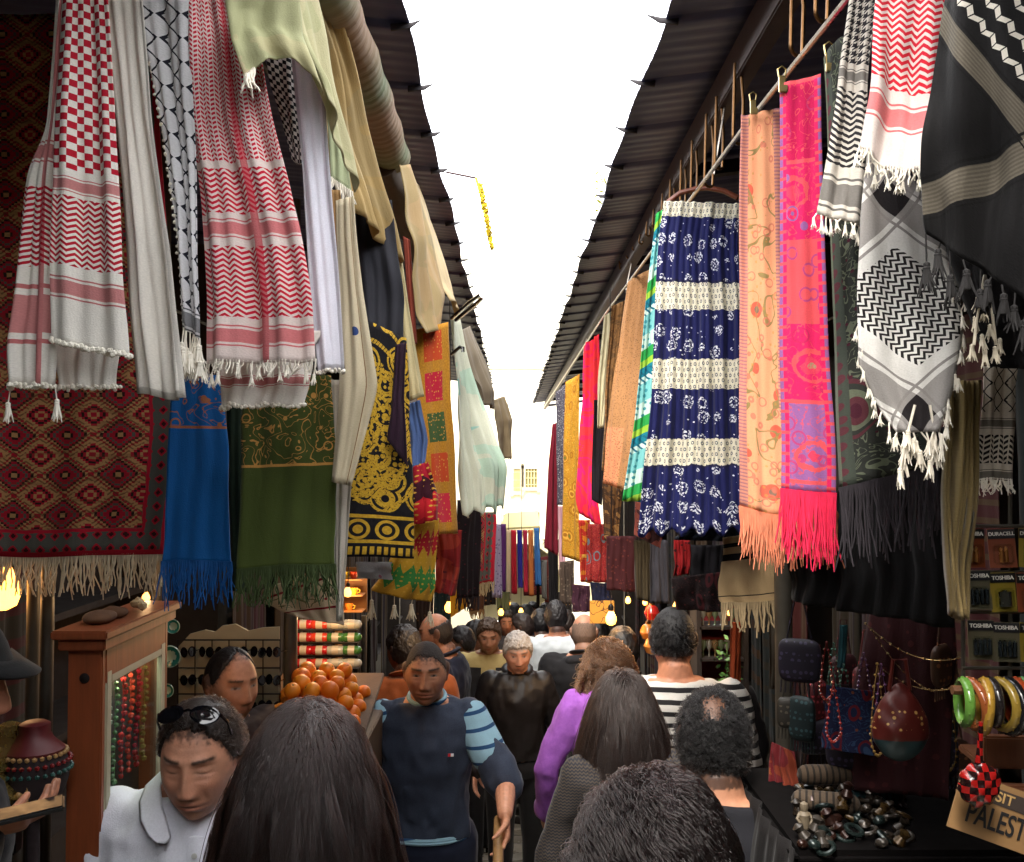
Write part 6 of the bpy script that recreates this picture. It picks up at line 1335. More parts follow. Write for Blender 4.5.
# phone in the hand of the man in the cap
po, pHM, pX, ps = PHONE
bm = bmesh.new(); box(bm, (0, 0, 0), (.064, .125, .009)); ph = bm_obj('phone', bm, shiny((14, 14, 17), .45), None, True, .003)
ph.matrix_world = Matrix.Translation(PH_POS) @ Matrix.Rotation(-1.15, 4, 'Z') @ Matrix.Rotation(.12, 4, 'X'); tag(ph, 'black phone held by the man in the dark cap', 'phone')

# --- sunglasses rack
d = 3.6; root = empty('sunglasses_rack', P(230, 760, d)); o_ = root.location.copy()
bm = bmesh.new(); top = [(178, 647), (190, 634), (205, 630), (215, 632), (222, 626), (235, 624), (248, 631), (262, 628), (279, 627), (279, 770), (178, 770)]
vs = [bm.verts.new(P(x, y, d+.02)-o_) for x, y in top]; f = bm.faces.new(vs); e = bmesh.ops.extrude_face_region(bm, geom=[f]); bmesh.ops.translate(bm, verts=[v for v in e['geom'] if isinstance(v, bmesh.types.BMVert)], vec=(0, .012, 0))
bm_obj('board', bm, simple('cream_board', (170, 156, 124), .8, 0, .3, 8), root, False)
bm = bmesh.new()
for y in (640, 668, 694, 720, 746): tube(bm, [P(176, y, d)-o_, P(281, y, d)-o_], .003, 5)
for x in (178, 195, 212, 229, 246, 263, 280): tube(bm, [P(x, 640, d)-o_, P(x, 768, d)-o_], .0022, 5)
bm_obj('wire_grid', bm, m_iron, root)
for x in (182, 276):
    bm = bmesh.new(); a = P(x, 768, d+.02)-o_; tube(bm, [a+Vector((0, 0, .02)), Vector((a.x, a.y, gz(d)-o_.z-.01))], .014, 8); bm_obj('leg', bm, m_iron, root)
tag(root, 'cream scalloped rack full of sunglasses behind the brown-jacketed man', 'rack')
proto = None
for ry, y in enumerate((652, 680, 706, 732, 757)):
    for rx, x in enumerate((188, 206, 223, 240, 258, 273)):
        if (rx, ry) in ((2, 1), (2, 2)): continue
        M4 = Matrix.Translation(P(x, y, d-.02)) @ Matrix.Rotation(pi+random.uniform(-.2, .2), 4, 'Z') @ Matrix.Rotation(random.uniform(-.15, .15), 4, 'Y') @ Matrix.Scale(.42, 4)
        if proto is None:
            proto = empty('sunglasses', (0, 0, 0)); shades(proto, Matrix.Identity(4), .034, .034, .046); r_ = proto
        else:
            r_ = proto.copy(); COL.objects.link(r_)
            for ch_ in list(proto.children):
                c2 = ch_.copy(); COL.objects.link(c2); c2.parent = r_
        r_.matrix_world = M4; tag(r_, 'black sunglasses hanging in rows on the cream scalloped rack', 'sunglasses', 'sunglasses on the cream rack')
for px, py, d_, r_, lab in ((171, 656, 3.1, .034, 'round blue-green glazed plate by the sunglasses rack'), (168, 690, 3.15, .022, 'small white glazed plate below the blue-green one'), (174, 626, 3.05, .022, 'little green glazed plate above the blue-green one')):
    bm = bmesh.new(); lathe(bm, [(.002, 0), (r_*.6, .002), (r_*.95, .008), (r_, .01), (r_*.95, .013), (r_*.5, .006), (.002, .005)], 28, (0, 0, 0), Matrix.Rotation(pi/2, 4, 'X'))
    g = G('glazed_plate'); x, y, z = g.obj(); rad = g.sqrt(x*x+z*z)/r_
    c = g.mix(g.band(rad, .55, .9), g.mix(g.vor(sc=60.*.034/r_, v=None) < .25, lin((150, 170, 150)), lin((30, 90, 90))), lin((40, 110, 100)))
    o = bm_obj('glazed_plate', bm, g.done(c, .15)); o.location = P(px, py, d_); tag(o, lab, 'plate')

# --- fruit stand
root = empty('fruit_stand', (P(312, 720, 3.55).x, 3.55, gz(3.55))); o_ = root.location.copy(); tz = P(325, 748, 3.35).z
bm = bmesh.new(); box(bm, (0, .12, (tz-o_.z)/2), (.42, .72, tz-o_.z)); bm_obj('counter', bm, wood('crate_wood', (110, 80, 50)), root, False, .004)
bm = bmesh.new(); th = math.atan2(.10, .55); box(bm, (0, .14, tz-o_.z+.06), (.40, .58, .015), rx=th); box(bm, (0, -.16, tz-o_.z+.03), (.42, .015, .06)); bm_obj('sloping_tray', bm, wood('crate_wood', (110, 80, 50)), root, False, .003)
tag(root, 'wooden fruit counter with sloping tray under the oranges', 'fruit stand')
def orange_mat():
    g = G('orange_peel'); g.bump(g.noise(sc=260., det=2), .35, .002); n = g.noise(sc=7.); oi = g.nt.nodes.new('ShaderNodeObjectInfo'); t = S(g, oi.outputs['Random']); return g.done(g.mix(t, g.mix(n, lin((206, 84, 14)), lin((222, 116, 20))), g.mix(n, lin((224, 128, 22)), lin((230, 156, 40)))), .48, 0, .4)
m_or = orange_mat(); R_ = .032; oc = None; cnt = 0
def put_orange(p):
    global oc, cnt
    if oc is None:
        bm = bmesh.new(); ball(bm, (0, 0, 0), R_, 4, (1, 1, .95))
        for v in bm.verts:
            a = math.hypot(v.co.x, v.co.y)
            if v.co.z > 0 and a < .010: v.co.z -= .004*(1-a/.010)
        oc = bm_obj('orange', bm, m_or); o = oc
        bm = bmesh.new(); lathe(bm, [(.004, 0), (.0055, .0015), (.002, .003)], 7, (0, 0, R_*.95-.0045)); bm_obj('stem_scar', bm, simple('scar', (90, 84, 40), .8), o)
    else:
        o = oc.copy(); COL.objects.link(o)
        for ch_ in oc.children: c2 = ch_.copy(); COL.objects.link(c2); c2.parent = o
    o.location = p; o.rotation_euler = (random.uniform(-1, 1), random.uniform(-1, 1), random.uniform(0, 6)); k = random.uniform(.84, 1.1); o.scale = (k, k, k); cnt += 1
    tag(o, 'loose orange in the pile on the sloping fruit tray', 'orange', 'oranges piled on the fruit stand')
for lay in range(3):
    for j in range(6-lay):
        for k in range(5-lay):
            x = (k-(4-lay)/2)*R_*2.05+random.uniform(-.004, .004)+(j % 2)*R_*.5; yv = -.10+lay*.045+j*R_*1.95
            put_orange(o_+Vector((x, yv, tz-o_.z+.105+(yv-.14)*.18-.03+lay*R_*1.5+random.uniform(-.003, .003))))
for px, py, d_ in ((298, 702, 3.75), (345, 694, 3.85)): put_orange(P(px, py, d_))
# juice packs on shelves above
root = empty('juice_shelf', P(327, 668, 4.25)); o_ = root.location.copy(); bm = bmesh.new()
for y in (630, 643, 656, 669): a, b = P(296, y, 4.25)-o_, P(358, y, 4.25)-o_; box(bm, ((a.x+b.x)/2, .06, a.z), (b.x-a.x, .14, .006)); bm_obj('board', bm, m_dark, root, False); bm = bmesh.new()
for x in (294, 360): a = P(x, 620, 4.25)-o_; tube(bm, [(a.x, .12, a.z), (a.x, .12, gz(4.3)-o_.z)], .012, 8)
bm_obj('upright', bm, m_metal, root); tag(root, 'small shelf of juice packs behind the oranges', 'shelf')
pc = [((170, 26, 30), 'red'), ((196, 60, 40), 'orange-red'), ((60, 110, 50), 'green'), ((170, 170, 160), 'pale grey'), ((180, 30, 40), 'crimson')]
pr = {}
for ry, y in enumerate((630, 643, 656, 669)):
    for rx in range(4):
        ci = [0, 1, 3, 2][rx] if (ry+rx) % 3 else [4, 0, 2, 3][rx]; col, cn = pc[ci]; p = P(303+rx*16, y, 4.22)
        if ci not in pr:
            bm = bmesh.new(); limb(bm, [(-.026, 0, .022), (.026, 0, .022)], [(.019, .019)]*2, 14); o = bm_obj('juice_pack', bm, shiny(col, .25)); pr[ci] = o
            bm = bmesh.new(); tube(bm, [(-.014, 0, .022), (.014, 0, .022)], .0196, 14, False); bm_obj('wrapper_band', bm, simple('pack_label', (190, 180, 160), .4), o)
        else:
            o = pr[ci].copy(); COL.objects.link(o)
            for ch_ in pr[ci].children: c2 = ch_.copy(); COL.objects.link(c2); c2.parent = o
        o.location = (p.x, p.y+.01, p.z); tag(o, cn+' juice pack lying on the small shelf behind the oranges', 'juice pack', cn+' juice packs behind the oranges')
# yellow cup shelf
root = empty('cup_shelf', P(350, 612, 4.8)); o_ = root.location.copy(); bm = bmesh.new()
for y in (580, 596, 612): a, b = P(340, y, 4.8)-o_, P(362, y, 4.8)-o_; box(bm, ((a.x+b.x)/2, .06, a.z), (b.x-a.x, .12, .006)); bm_obj('board', bm, simple('lit_board', (150, 100, 50), .6), root, False); bm = bmesh.new()
a, b = P(339, 570, 4.8)-o_, P(363, 616, 4.8)-o_; box(bm, ((a.x+b.x)/2, .13, (a.z+b.z)/2), (b.x-a.x, .012, a.z-b.z)); box(bm, (a.x-.01, .06, (a.z+gz(4.8)-o_.z)/2), (.014, .13, a.z-gz(4.8)+o_.z)); bm_obj('back', bm, simple('yellow_paint', (130, 84, 30), .6), root, False); tag(root, 'lamp-lit yellow shelf of cups behind the oranges', 'shelf')
for k, (px, py) in enumerate(((345, 580), (354, 580), (345, 596), (354, 596), (349, 612))):
    bm = bmesh.new(); lathe(bm, [(.012, 0), (.018, .02), (.02, .036), (.017, .036), (.015, .02), (.002, .006)], 18); o = bm_obj('cup', bm, shiny([(206, 170, 50), (190, 60, 30), (206, 190, 150), (196, 150, 40), (200, 120, 40)][k], .25)); p = P(px, py, 4.84); o.location = (p.x, p.y, p.z+.004)
    bm = bmesh.new(); tube(bm, [(.017, 0, .03), (.028, 0, .026), (.027, 0, .014), (.016, 0, .012)], .0025, 6); bm_obj('handle', bm, shiny((206, 170, 50), .25), o); tag(o, ['mustard cup on the top board of the yellow shelf', 'brick-red cup on the top board of the yellow shelf', 'cream cup on the middle board of the yellow shelf', 'ochre cup on the middle board of the yellow shelf', 'orange cup on the lowest board of the yellow shelf'][k], 'cup')

# --- hand cart pushed by the vest man
root = empty('hand_cart', (-.20, 2.9, gz(2.9))); o_ = root.location.copy(); tz = P(450, 915, 2.8).z
bm = bmesh.new(); box(bm, (0, 0, tz-o_.z-.28), (.34, .5, .5)); bm_obj('crate', bm, simple('green_grey_crate', (74, 88, 78), .6), root, False, .01)
bm = bmesh.new(); box(bm, (0, 0, tz-o_.z-.02), (.36, .52, .02)); bm_obj('lid', bm, simple('pale_green_lid', (96, 112, 98), .35), root, False, .006)
for sx in (-1, 1):
    bm = bmesh.new(); lathe(bm, [(.02, -.02), (.13, -.02), (.14, 0), (.13, .02), (.02, .02)], 26, (sx*.2, .1, .14), Matrix.Rotation(pi/2, 4, 'Y')); w_ = bm_obj('wheel', bm, m_iron, root)
    bm = bmesh.new(); lathe(bm, [(.03, -.026), (.05, -.026), (.05, .026), (.03, .026)], 16, (sx*.2, .1, .14), Matrix.Rotation(pi/2, 4, 'Y')); bm_obj('hub', bm, m_metal, w_)
bm = bmesh.new(); box(bm, (0, .05, (tz-o_.z-.52)/2+.02), (.2, .3, tz-o_.z-.5)); bm_obj('chassis', bm, m_iron, root, False, .004)
bm = bmesh.new(); hp_ = HAND_POS-o_; tube(bm, [hp_+Vector((0, .11, .035)), hp_, hp_+Vector((.0, -.14, -.045)), Vector((.13, .24, tz-o_.z-.06))], [.018, .019, .018, .016], 10); bm_obj('handle', bm, wood('handle_wood', (170, 130, 80), 2), root)
tag(root, 'hand cart with a pale wooden handle in the grip of the vest man', 'cart')
bm = bmesh.new(); ball(bm, (0, 0, 0), .075, 4, (1.1, .8, .45))
for v in bm.verts: v.co += v.co.normalized()*(.014*mnoise.noise(v.co*22)+.008*mnoise.noise(v.co*60))
o = bm_obj('cloth_bundle', bm, simple('pale_green_cloth', (150, 162, 140), .8, 0, .2, 20)); o.location = (-.05, 2.98, tz+.025); tag(o, 'crumpled pale green bundle on the hand cart', 'bundle')
bm = bmesh.new(); ball(bm, (0, 0, 0), .12, 4, (.62, .5, 1.35))
for v in bm.verts:
    v.co += v.co.normalized()*(.02*mnoise.noise(v.co*14)+.008*mnoise.noise(v.co*40))
    if v.co.z > .08: v.co.x *= 1-(v.co.z-.08)*6; v.co.y *= 1-(v.co.z-.08)*6
o = bm_obj('plastic_bag', bm, simple('white_plastic', (190, 190, 186), .3, 0, .1)); bm = bmesh.new(); tube(bm, [(-.02, 0, .13), (-.02, 0, .22), (0, 0, .25), (.02, 0, .22), (.02, 0, .13)], .006, 6); bm_obj('handle', bm, simple('white_plastic', (190, 190, 186), .3, 0, .1), o)
o.location = P(538, 772, 6.2); tag(o, 'white plastic bag hanging beside the hooded jacket', 'bag')

# ================================================================== right-hand stall
m_txt = simple('black_print', (16, 15, 16), .6, 0, .05); m_wtxt = simple('white_print', (200, 196, 186), .6, 0, .05)
def text(s_, size, M4, mat, parent, name='lettering', ext=.0006):
    c = bpy.data.curves.new(name, 'FONT'); c.body = s_; c.size = size; c.extrude = ext; c.align_x = 'CENTER'; c.align_y = 'CENTER'; c.offset = size*.012
    t = bpy.data.objects.new('tmp', c); WS.collection.objects.link(t); WS.view_layers[0].update(); me = bpy.data.meshes.new_from_object(t.evaluated_get(WS.view_layers[0].depsgraph)); bpy.data.objects.remove(t)
    me.materials.clear(); o = link(name, me, mat, parent); o.matrix_local = M4; return o
UP = Matrix.Rotation(pi/2, 4, 'X')
d = 1.55; root = empty('battery_rack', P(1000, 600, d+.02)); o_ = root.location.copy(); bm = bmesh.new()
for y in (526, 572, 612, 668): tube(bm, [P(962, y, d+.01)-o_, P(1060, y, d+.01)-o_], .003, 6)
for x in (963, 1010, 1058): tube(bm, [P(x, 480, d+.012)-o_, P(x, 690, d+.012)-o_], .0035, 6)
bm_obj('wire_frame', bm, m_metal, root); bm = bmesh.new(); a = P(1058, 690, d+.03)-o_; tube(bm, [(a.x, .02, .35), (a.x, .02, gz(d)-o_.z)], .014, 8); bm_obj('post', bm, m_metal, root); tag(root, 'wire rack holding battery blister packs', 'rack')
bp = [(972, 548, 0, 'half hidden pack at the top corner of the battery rack'), (1002, 548, 0, 'top battery pack with black header and orange face'), (1032, 548, 1, 'yellow battery pack at the picture edge, top row'), (978, 590, 2, 'grey battery pack starting the middle row'), (1003, 592, 1, 'yellow battery pack in the middle row'), (1030, 592, 0, 'orange battery pack ending the middle row'), (981, 640, 2, 'grey-brown battery pack starting the bottom row'), (1006, 642, 2, 'grey-green battery pack in the bottom row'), (1032, 642, 1, 'yellow battery pack ending the bottom row')]
for k, (px, py, kind, lab) in enumerate(bp):
    r_ = empty('battery_pack', P(px, py, d-.004)); w_, h_ = .040, .060
    bm = bmesh.new(); box(bm, (0, 0, 0), (w_, .0012, h_)); bm_obj('card', bm, simple('pack_card_%d' % kind, [(110, 50, 24), (122, 104, 32), (74, 68, 50)][kind], .4, 0, .2), r_, False)
    bm = bmesh.new(); box(bm, (0, -.0012, h_*.36), (w_, .001, h_*.24)); hdr = bm_obj('header', bm, simple('pack_header', (20, 20, 22), .4), r_, False)
    text('DURACELL' if k in (1, 2) else 'TOSHIBA', .0078 if k in (1, 2) else .0085, Matrix.Translation((0, -.0022, h_*.36)) @ UP, m_wtxt, r_)
    bm = bmesh.new(); box(bm, (0, -.005, -h_*.16), (w_*.76, .009, h_*.52)); bm_obj('blister', bm, m_glass, r_, True, .003)
    for q in range(4 if kind == 2 else 2 if kind == 0 else 1):
        n_ = 4 if kind == 2 else 2 if kind == 0 else 1; xx = (q-(n_-1)/2)*.0072*(1 if n_ > 1 else 1); rr = .003 if n_ > 1 else .009
        bm = bmesh.new(); lathe(bm, [(rr, -.012), (rr, .010), (rr*.4, .0105), (rr*.4, .0125)], 12, (xx, -.005, -h_*.16)); bm_obj('cell', bm, shiny([(170, 110, 60), (60, 60, 54), (40, 44, 48)][kind], .25, .5), r_)
    r_.rotation_euler = (random.uniform(-.1, .05), random.uniform(-.06, .06), random.uniform(-.2, .1)); tag(r_, lab, 'battery pack', 'battery packs on the wire rack')
# bangles on a rod
root = empty('bangle_rod', P(1000, 690, 1.5)); o_ = root.location.copy(); bm = bmesh.new(); tube(bm, [P(952, 690, 1.5)-o_, P(1075, 690, 1.5)-o_], .007, 8); bm_obj('rod', bm, wood('rod_wood', (110, 70, 40), 3), root)
bm = bmesh.new()
a = P(1070, 690, 1.5)-o_; tube(bm, [(a.x, .0, .0), (a.x, .05, 0), (a.x, .05, gz(1.5)-o_.z)], .009, 8); bm_obj('post', bm, m_iron, root); tag(root, 'wooden rod strung with coloured bangles', 'rod')
bc = [((84, 126, 52), 'lime-green'), ((130, 70, 36), 'brown'), ((150, 116, 44), 'mustard'), ((30, 26, 26), 'black'), ((136, 112, 46), 'dull gold'), ((24, 24, 26), 'jet black'), ((150, 62, 30), 'orange'), ((90, 140, 90), 'sage-green')]
for k, (px, (col, cn)) in enumerate(zip((964, 973, 983, 992, 1001, 1009, 1016, 1024), bc)):
    bm = bmesh.new(); Rb, rb = .031+.003*(k % 3), .0065
    pts = [(0, Rb*math.cos(a), Rb*math.sin(a)) for a in np.linspace(0, 2*pi, 40)]; tube(bm, pts, [(rb*1.15, rb)]*40, 10, False)
    for q in range(26): a = 2*pi*q/26; ball(bm, ((q % 2-.5)*.004, (Rb+rb*.75)*math.cos(a), (Rb+rb*.75)*math.sin(a)), .0024, 1)
    o = bm_obj('bangle', bm, shiny(col, .2)); o.location = P(px, 690, 1.5)+Vector((0, 0, -Rb+.013)); o.rotation_euler = (0, random.uniform(-.15, .15), random.uniform(-.25, .25)); tag(o, cn+' beaded bangle on the wooden rod', 'bangle', 'bangles on the rod')
# stepped wooden display below, poster, pouch
root = empty('wooden_display', (.86, 1.62, gz(1.6))); o_ = root.location.copy(); bm = bmesh.new()
mw = wood('worn_board', (120, 72, 44))
for k, (y, dd, hh) in enumerate(((752, 1.60, .05), (800, 1.54, .045))):
    p = P(1035, y, dd)-o_; b_ = bmesh.new(); box(b_, p, (.16, .02, hh), rz=-.1); box(b_, p+Vector((0, .05, -hh*.45)), (.16, .1, .012), rz=-.1); bm_obj('tray', b_, mw, root, False, .003)
b_ = bmesh.new(); box(b_, (.02, .12, .55), (.2, .2, 1.1)); bm_obj('base', b_, m_dark, root, False, .004); tag(root, 'stepped wooden trays behind the poster board', 'display')
root = empty('souvenir_sign', P(1002, 815, 1.44)); Rm = Matrix.Rotation(-.10, 4, 'Z') @ Matrix.Rotation(math.radians(19), 4, 'Y') @ Matrix.Rotation(-.12, 4, 'X')
bm = bmesh.new(); box(bm, (.012, 0, 0), (.160, .004, .082)); bm_obj('board', bm, simple('tan_card', (128, 96, 58), .7, 0, .25, 14), root, False)
bm = bmesh.new(); box(bm, (.022, -.0026, .022), (.138, .0008, .022)); bm_obj('dark_strip', bm, simple('dark_strip', (50, 40, 34), .6), root, False)
text('VISIT', .020, Matrix.Translation((-.012, -.0036, .022)) @ UP, simple('tan_print', (170, 136, 84), .7), root); text('PALESTINE', .034, Matrix.Translation((.014, -.003, -.012)) @ UP @ Matrix.Diagonal((.78, 1.25, 1, 1)), m_txt, root)
root.matrix_world = Matrix.Translation(root.location) @ Rm; tag(root, 'tan card sign reading VISIT PALESTINE, tilted under the red pouch', 'sign')
bm = bmesh.new(); ball(bm, (0, 0, 0), .03, 4, (.95, .6, 1.05))
for v in bm.verts:
    v.co += v.co.normalized()*.003*math.sin(v.co.x*260)*math.sin(v.co.z*260)
    if v.co.z > .018: v.co.x *= 1-(v.co.z-.018)*22; v.co.y *= 1-(v.co.z-.018)*22
tube(bm, [(0, 0, .024), (.002, 0, .05), (.004, 0, .085)], [.006, .004, .003], 8)
g = G('red_beadwork'); x, y, z = g.obj(); o = bm_obj('beaded_pouch', bm, g.done(g.mix(g.xor(g.fr(x*55) > .5, g.fr(z*50) > .5), lin((130, 20, 18)), lin((26, 10, 10))), .2)); o.location = P(979, 784, 1.4); tag(o, 'small red and black beaded pouch dangling over the tan sign', 'pouch')
# dark stall in the shadow
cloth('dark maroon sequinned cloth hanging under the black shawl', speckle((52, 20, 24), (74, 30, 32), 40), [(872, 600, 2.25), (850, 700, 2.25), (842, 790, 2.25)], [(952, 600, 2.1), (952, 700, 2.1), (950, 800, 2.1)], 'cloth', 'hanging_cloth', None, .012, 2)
for k, (a, b, sg, lab) in enumerate(((P(862, 622, 2.0), P(958, 655, 1.95), .03, 'uppermost string of glinting beads on the maroon cloth'), (P(868, 628, 2.05), P(930, 690, 2.0), .02, 'steep string of glinting beads on the maroon cloth'), (P(880, 668, 2.0), P(955, 684, 1.95), .02, 'lowest string of glinting beads on the maroon cloth'))):
    bm = bmesh.new(); pts = [a.lerp(b, t)+Vector((0, -.02, -sg*4*t*(1-t))) for t in np.linspace(0, 1, 24)]; pts = [p-a for p in pts]
    tube(bm, pts, .0008, 4)
    for i, p in enumerate(pts):
        if i % 2 == 0: ball(bm, p, random.choice((.0022, .003, .0036)), 1)
    o = bm_obj('bead_garland', bm, shiny((200, 170, 120), .1, .8)); o.location = a; tag(o, lab, 'beads')
def bagmesh(w_, h_, dp): 
    bm = bmesh.new(); ball(bm, (0, 0, 0), 1, 4)
    for v in bm.verts:
        t = (v.co.z+1)/2; k = .55+.45*math.cos((t-.25)*2.2); v.co = Vector((v.co.x*w_/2*k, v.co.y*dp/2*k, v.co.z*h_/2)); v.co += Vector((1, 1, 0))*.004*mnoise.noise(v.co*40)
    return bm
g = G('sequin_bag'); x, y, z = g.obj(); sq = g.vor(None, 90., .3) < .3
bm = bagmesh(.115, .15, .06); tube(bm, [(-.02, 0, .06), (-.012, 0, .12), (.012, 0, .12), (.02, 0, .06)], .004, 6); o = bm_obj('sequin_bag', bm, g.done(g.mix(z < -.03, g.mix(sq*(z > -.01)*(z < .03), lin((84, 24, 18)), lin((190, 150, 84))), lin((24, 48, 52))), .45)); o.location = P(900, 722, 1.95); tag(o, 'rust-red sequinned bag with a teal bottom', 'bag')
cloth('dark blue and red embroidered square hung in the stall', paisley((24, 30, 60), (90, 20, 30), (40, 60, 90), (110, 60, 40), None, 14.), [(826, 685, 2.2), (822, 748, 2.2)], [(878, 692, 2.15), (874, 756, 2.15)], 'textile', 'embroidered_square', None, .004, 1.)
cloth('narrow teal strip hanging in the dark stall', plain((24, 66, 74)), [(840, 625, 2.4), (838, 668, 2.4)], [(848, 625, 2.4), (846, 668, 2.4)], 'cloth', 'hanging_cloth', None, .004, 1)
cloth('dim grey long scarf behind the beige fringe', plain((96, 90, 80)), [(770, 600, 3.2), (770, 690, 3.2)], [(790, 600, 3.2), (788, 690, 3.2)], 'scarf', 'hanging_scarf', None, .012, 1.5)
cloth('orange long scarf by the glass trinkets', plain((150, 64, 30)), [(731, 622, 3.9), (730, 690, 3.9)], [(742, 622, 3.9), (741, 690, 3.9)], 'scarf', 'hanging_scarf', None, .012, 1., fringe=dict(len=.06, n=10, r=.004, col=(150, 64, 30)))
cloth('orange and red cloth heaped at the stall corner', blotch([(110, 44, 24), (90, 20, 24), (116, 56, 26)], 8.), [(772, 742, 2.45), (768, 800, 2.4)], [(794, 752, 2.4), (800, 812, 2.35)], 'cloth', 'hanging_cloth', None, .02, 1.5)
root = empty('stall_table', (.80, 2.25, gz(2.25))); tz = P(840, 812, 2.2).z-gz(2.25)
bm = bmesh.new(); box(bm, (0, 0, tz-.015), (.5, .55, .03)); bm_obj('tabletop', bm, simple('black_felt', (14, 12, 12), .95, 0, .25, 12., 0, .05), root, False, .012)
for sx in (-1, 1):
    for sy in (-1, 1):
        bm = bmesh.new(); box(bm, (sx*.22, sy*.24, tz/2-.02), (.035, .035, tz-.03)); bm_obj('leg', bm, m_dark, root, False, .003)
tag(root, 'dark stall table with trinkets in the shadows', 'table'); TZ = tz+gz(2.25)
_q = lambda x, y, z: (512+1000*((_v := Matrix.Rotation(-PITCH, 3, 'X') @ Vector((x, y, z-CZ))).x/_v.y), 431-1000*_v.z/_v.y, y)
cloth('near-black drape added for the shade under the heap of trinkets', plain((18, 15, 15)), [_q(.545, 2.5, TZ+.004), _q(.52, 2.5, TZ-.1), _q(.51, 2.52, gz(2.5)+.1)], [_q(.545, 1.97, TZ+.004), _q(.525, 1.95, TZ-.1), _q(.515, 1.94, gz(2)+.1)], 'table skirt', 'shade_drape', None, .02, 4)  # near-black sheet added so the table front sinks into shade
rc = [((84, 70, 56), 'pale striped'), ((60, 48, 38), 'brown'), ((18, 50, 54), 'teal'), ((70, 56, 42), 'tan'), ((70, 40, 40), 'wine')]
for k, (px, dd, lv, (col, cn)) in enumerate(((822, 2.2, 0, rc[0]), (832, 2.32, 0, rc[1]), (866, 2.25, 0, rc[2]), (826, 2.26, 1, rc[3]), (858, 2.34, 0, rc[4]))):
    bm = bmesh.new(); limb(bm, [(-.05, 0, 0), (.05, 0, 0)], [(.022, .022)]*2, 16); o = bm_obj('rolled_scarf', bm, cloth_mat('roll_cloth', lambda g, x, y, z, col=col: g.mix(g.fr(x/.014) < .35, lin(col), lin(tuple(int(q*.45) for q in col))))); o.location = ((px-512)/1000*dd, dd, TZ+.022+lv*.04); o.rotation_euler = (0, 0, -.3+.1*k); tag(o, cn+' rolled scarf on the dark stall table', 'rolled scarf', 'rolled scarves on the table')
bm = bmesh.new(); lathe(bm, [(.010, 0), (.013, .006), (.011, .02), (.013, .03), (.007, .037), (.009, .044), (.008, .052), (.002, .056)], 14)
for sx in (-1, 1): limb(bm, [(sx*.009, 0, .031), (sx*.016, -.006, .022), (sx*.010, -.011, .014)], [.004, .0035, .003], 8)
o = bm_obj('figurine', bm, simple('pale_figurine', (110, 98, 80), .6, 0, .25, 80)); o.location = (P(804, 805, 2.1).x, 2.1, TZ); tag(o, 'small pale standing figurine on the table corner', 'figurine')
for k in range(110):
    dd = random.uniform(1.98, 2.45); px = random.uniform(795, 900); bm = bmesh.new(); kind = k % 3
    if kind == 0: lathe(bm, [(.010, 0), (.014, .006), (.008, .02), (.012, .03), (.003, .036)], 12)
    elif kind == 1: tube(bm, [(.016*math.cos(a), .016*math.sin(a), .005) for a in np.linspace(0, 2*pi, 20)], .005, 8, False)
    else: ball(bm, (0, 0, .010), .011, 2, (1.3, 1, .9))
    o = bm_obj('trinket', bm, shiny([(70, 52, 26), (46, 38, 30), (64, 58, 52), (44, 24, 18), (30, 40, 38)][k % 5], .3, .4)); o.location = ((px-512)/1000*dd, dd, TZ+max(0, 1-abs(px-845)/45)*max(0, 1-abs(dd-2.15)/.2)*random.uniform(0, .05)); o.rotation_euler = (random.uniform(-.6, .6), random.uniform(-.6, .6), random.uniform(0, 6)); tag(o, 'tiny metal trinket scattered on the dark stall table', 'trinket', 'trinkets on the stall table')
# purses and necklaces crowding the dark stall
pc_ = [(52, 22, 26), (34, 30, 44), (70, 44, 28), (30, 44, 46), (84, 30, 34), (44, 40, 34)]
R3 = np.random.default_rng(5)
for k in range(22):
    dd = R3.uniform(2.1, 2.75); px, py = R3.uniform(792, 955), R3.uniform(655, 770); w_, h_ = R3.uniform(.06, .1), R3.uniform(.07, .12)
    if abs(px-900) < 32 and abs(py-722) < 50: dd = 2.6
    bm = bmesh.new(); ball(bm, (0, 0, 0), 1, 4)
    for v in bm.verts: v.co = Vector((math.copysign(abs(v.co.x)**.45, v.co.x)*w_/2, v.co.y*.014, math.copysign(abs(v.co.z)**.5, v.co.z)*h_/2))
    for q in range(9): x_ = (q-4)/4*w_*.42; tube(bm, [(x_, 0, -h_*.46), (x_*1.05, 0, -h_*.46-.03)], .0018, 4)
    tube(bm, [(-w_*.3, 0, h_*.4), (-.01, 0, h_*.5+.09), (.01, 0, h_*.5+.09), (w_*.3, 0, h_*.4)], .0025, 5); cc = pc_[k % 6]
    g = G('purse_cloth'); x, y, z = g.obj(); o = bm_obj('hanging_purse', bm, g.done(g.mix((g.vor(None, 70., .4) < .3)*(g.fr(z/.04) < .5), lin(cc), lin(tuple(min(255, int(q*2.1)) for q in cc))), .6)); o.location = P(px, py, dd); o.rotation_euler = (0, 0, R3.uniform(-.8, .8))
    tag(o, 'small dark embroidered purse hanging in the shadowed stall', 'purse', 'purses in the shadowed stall')
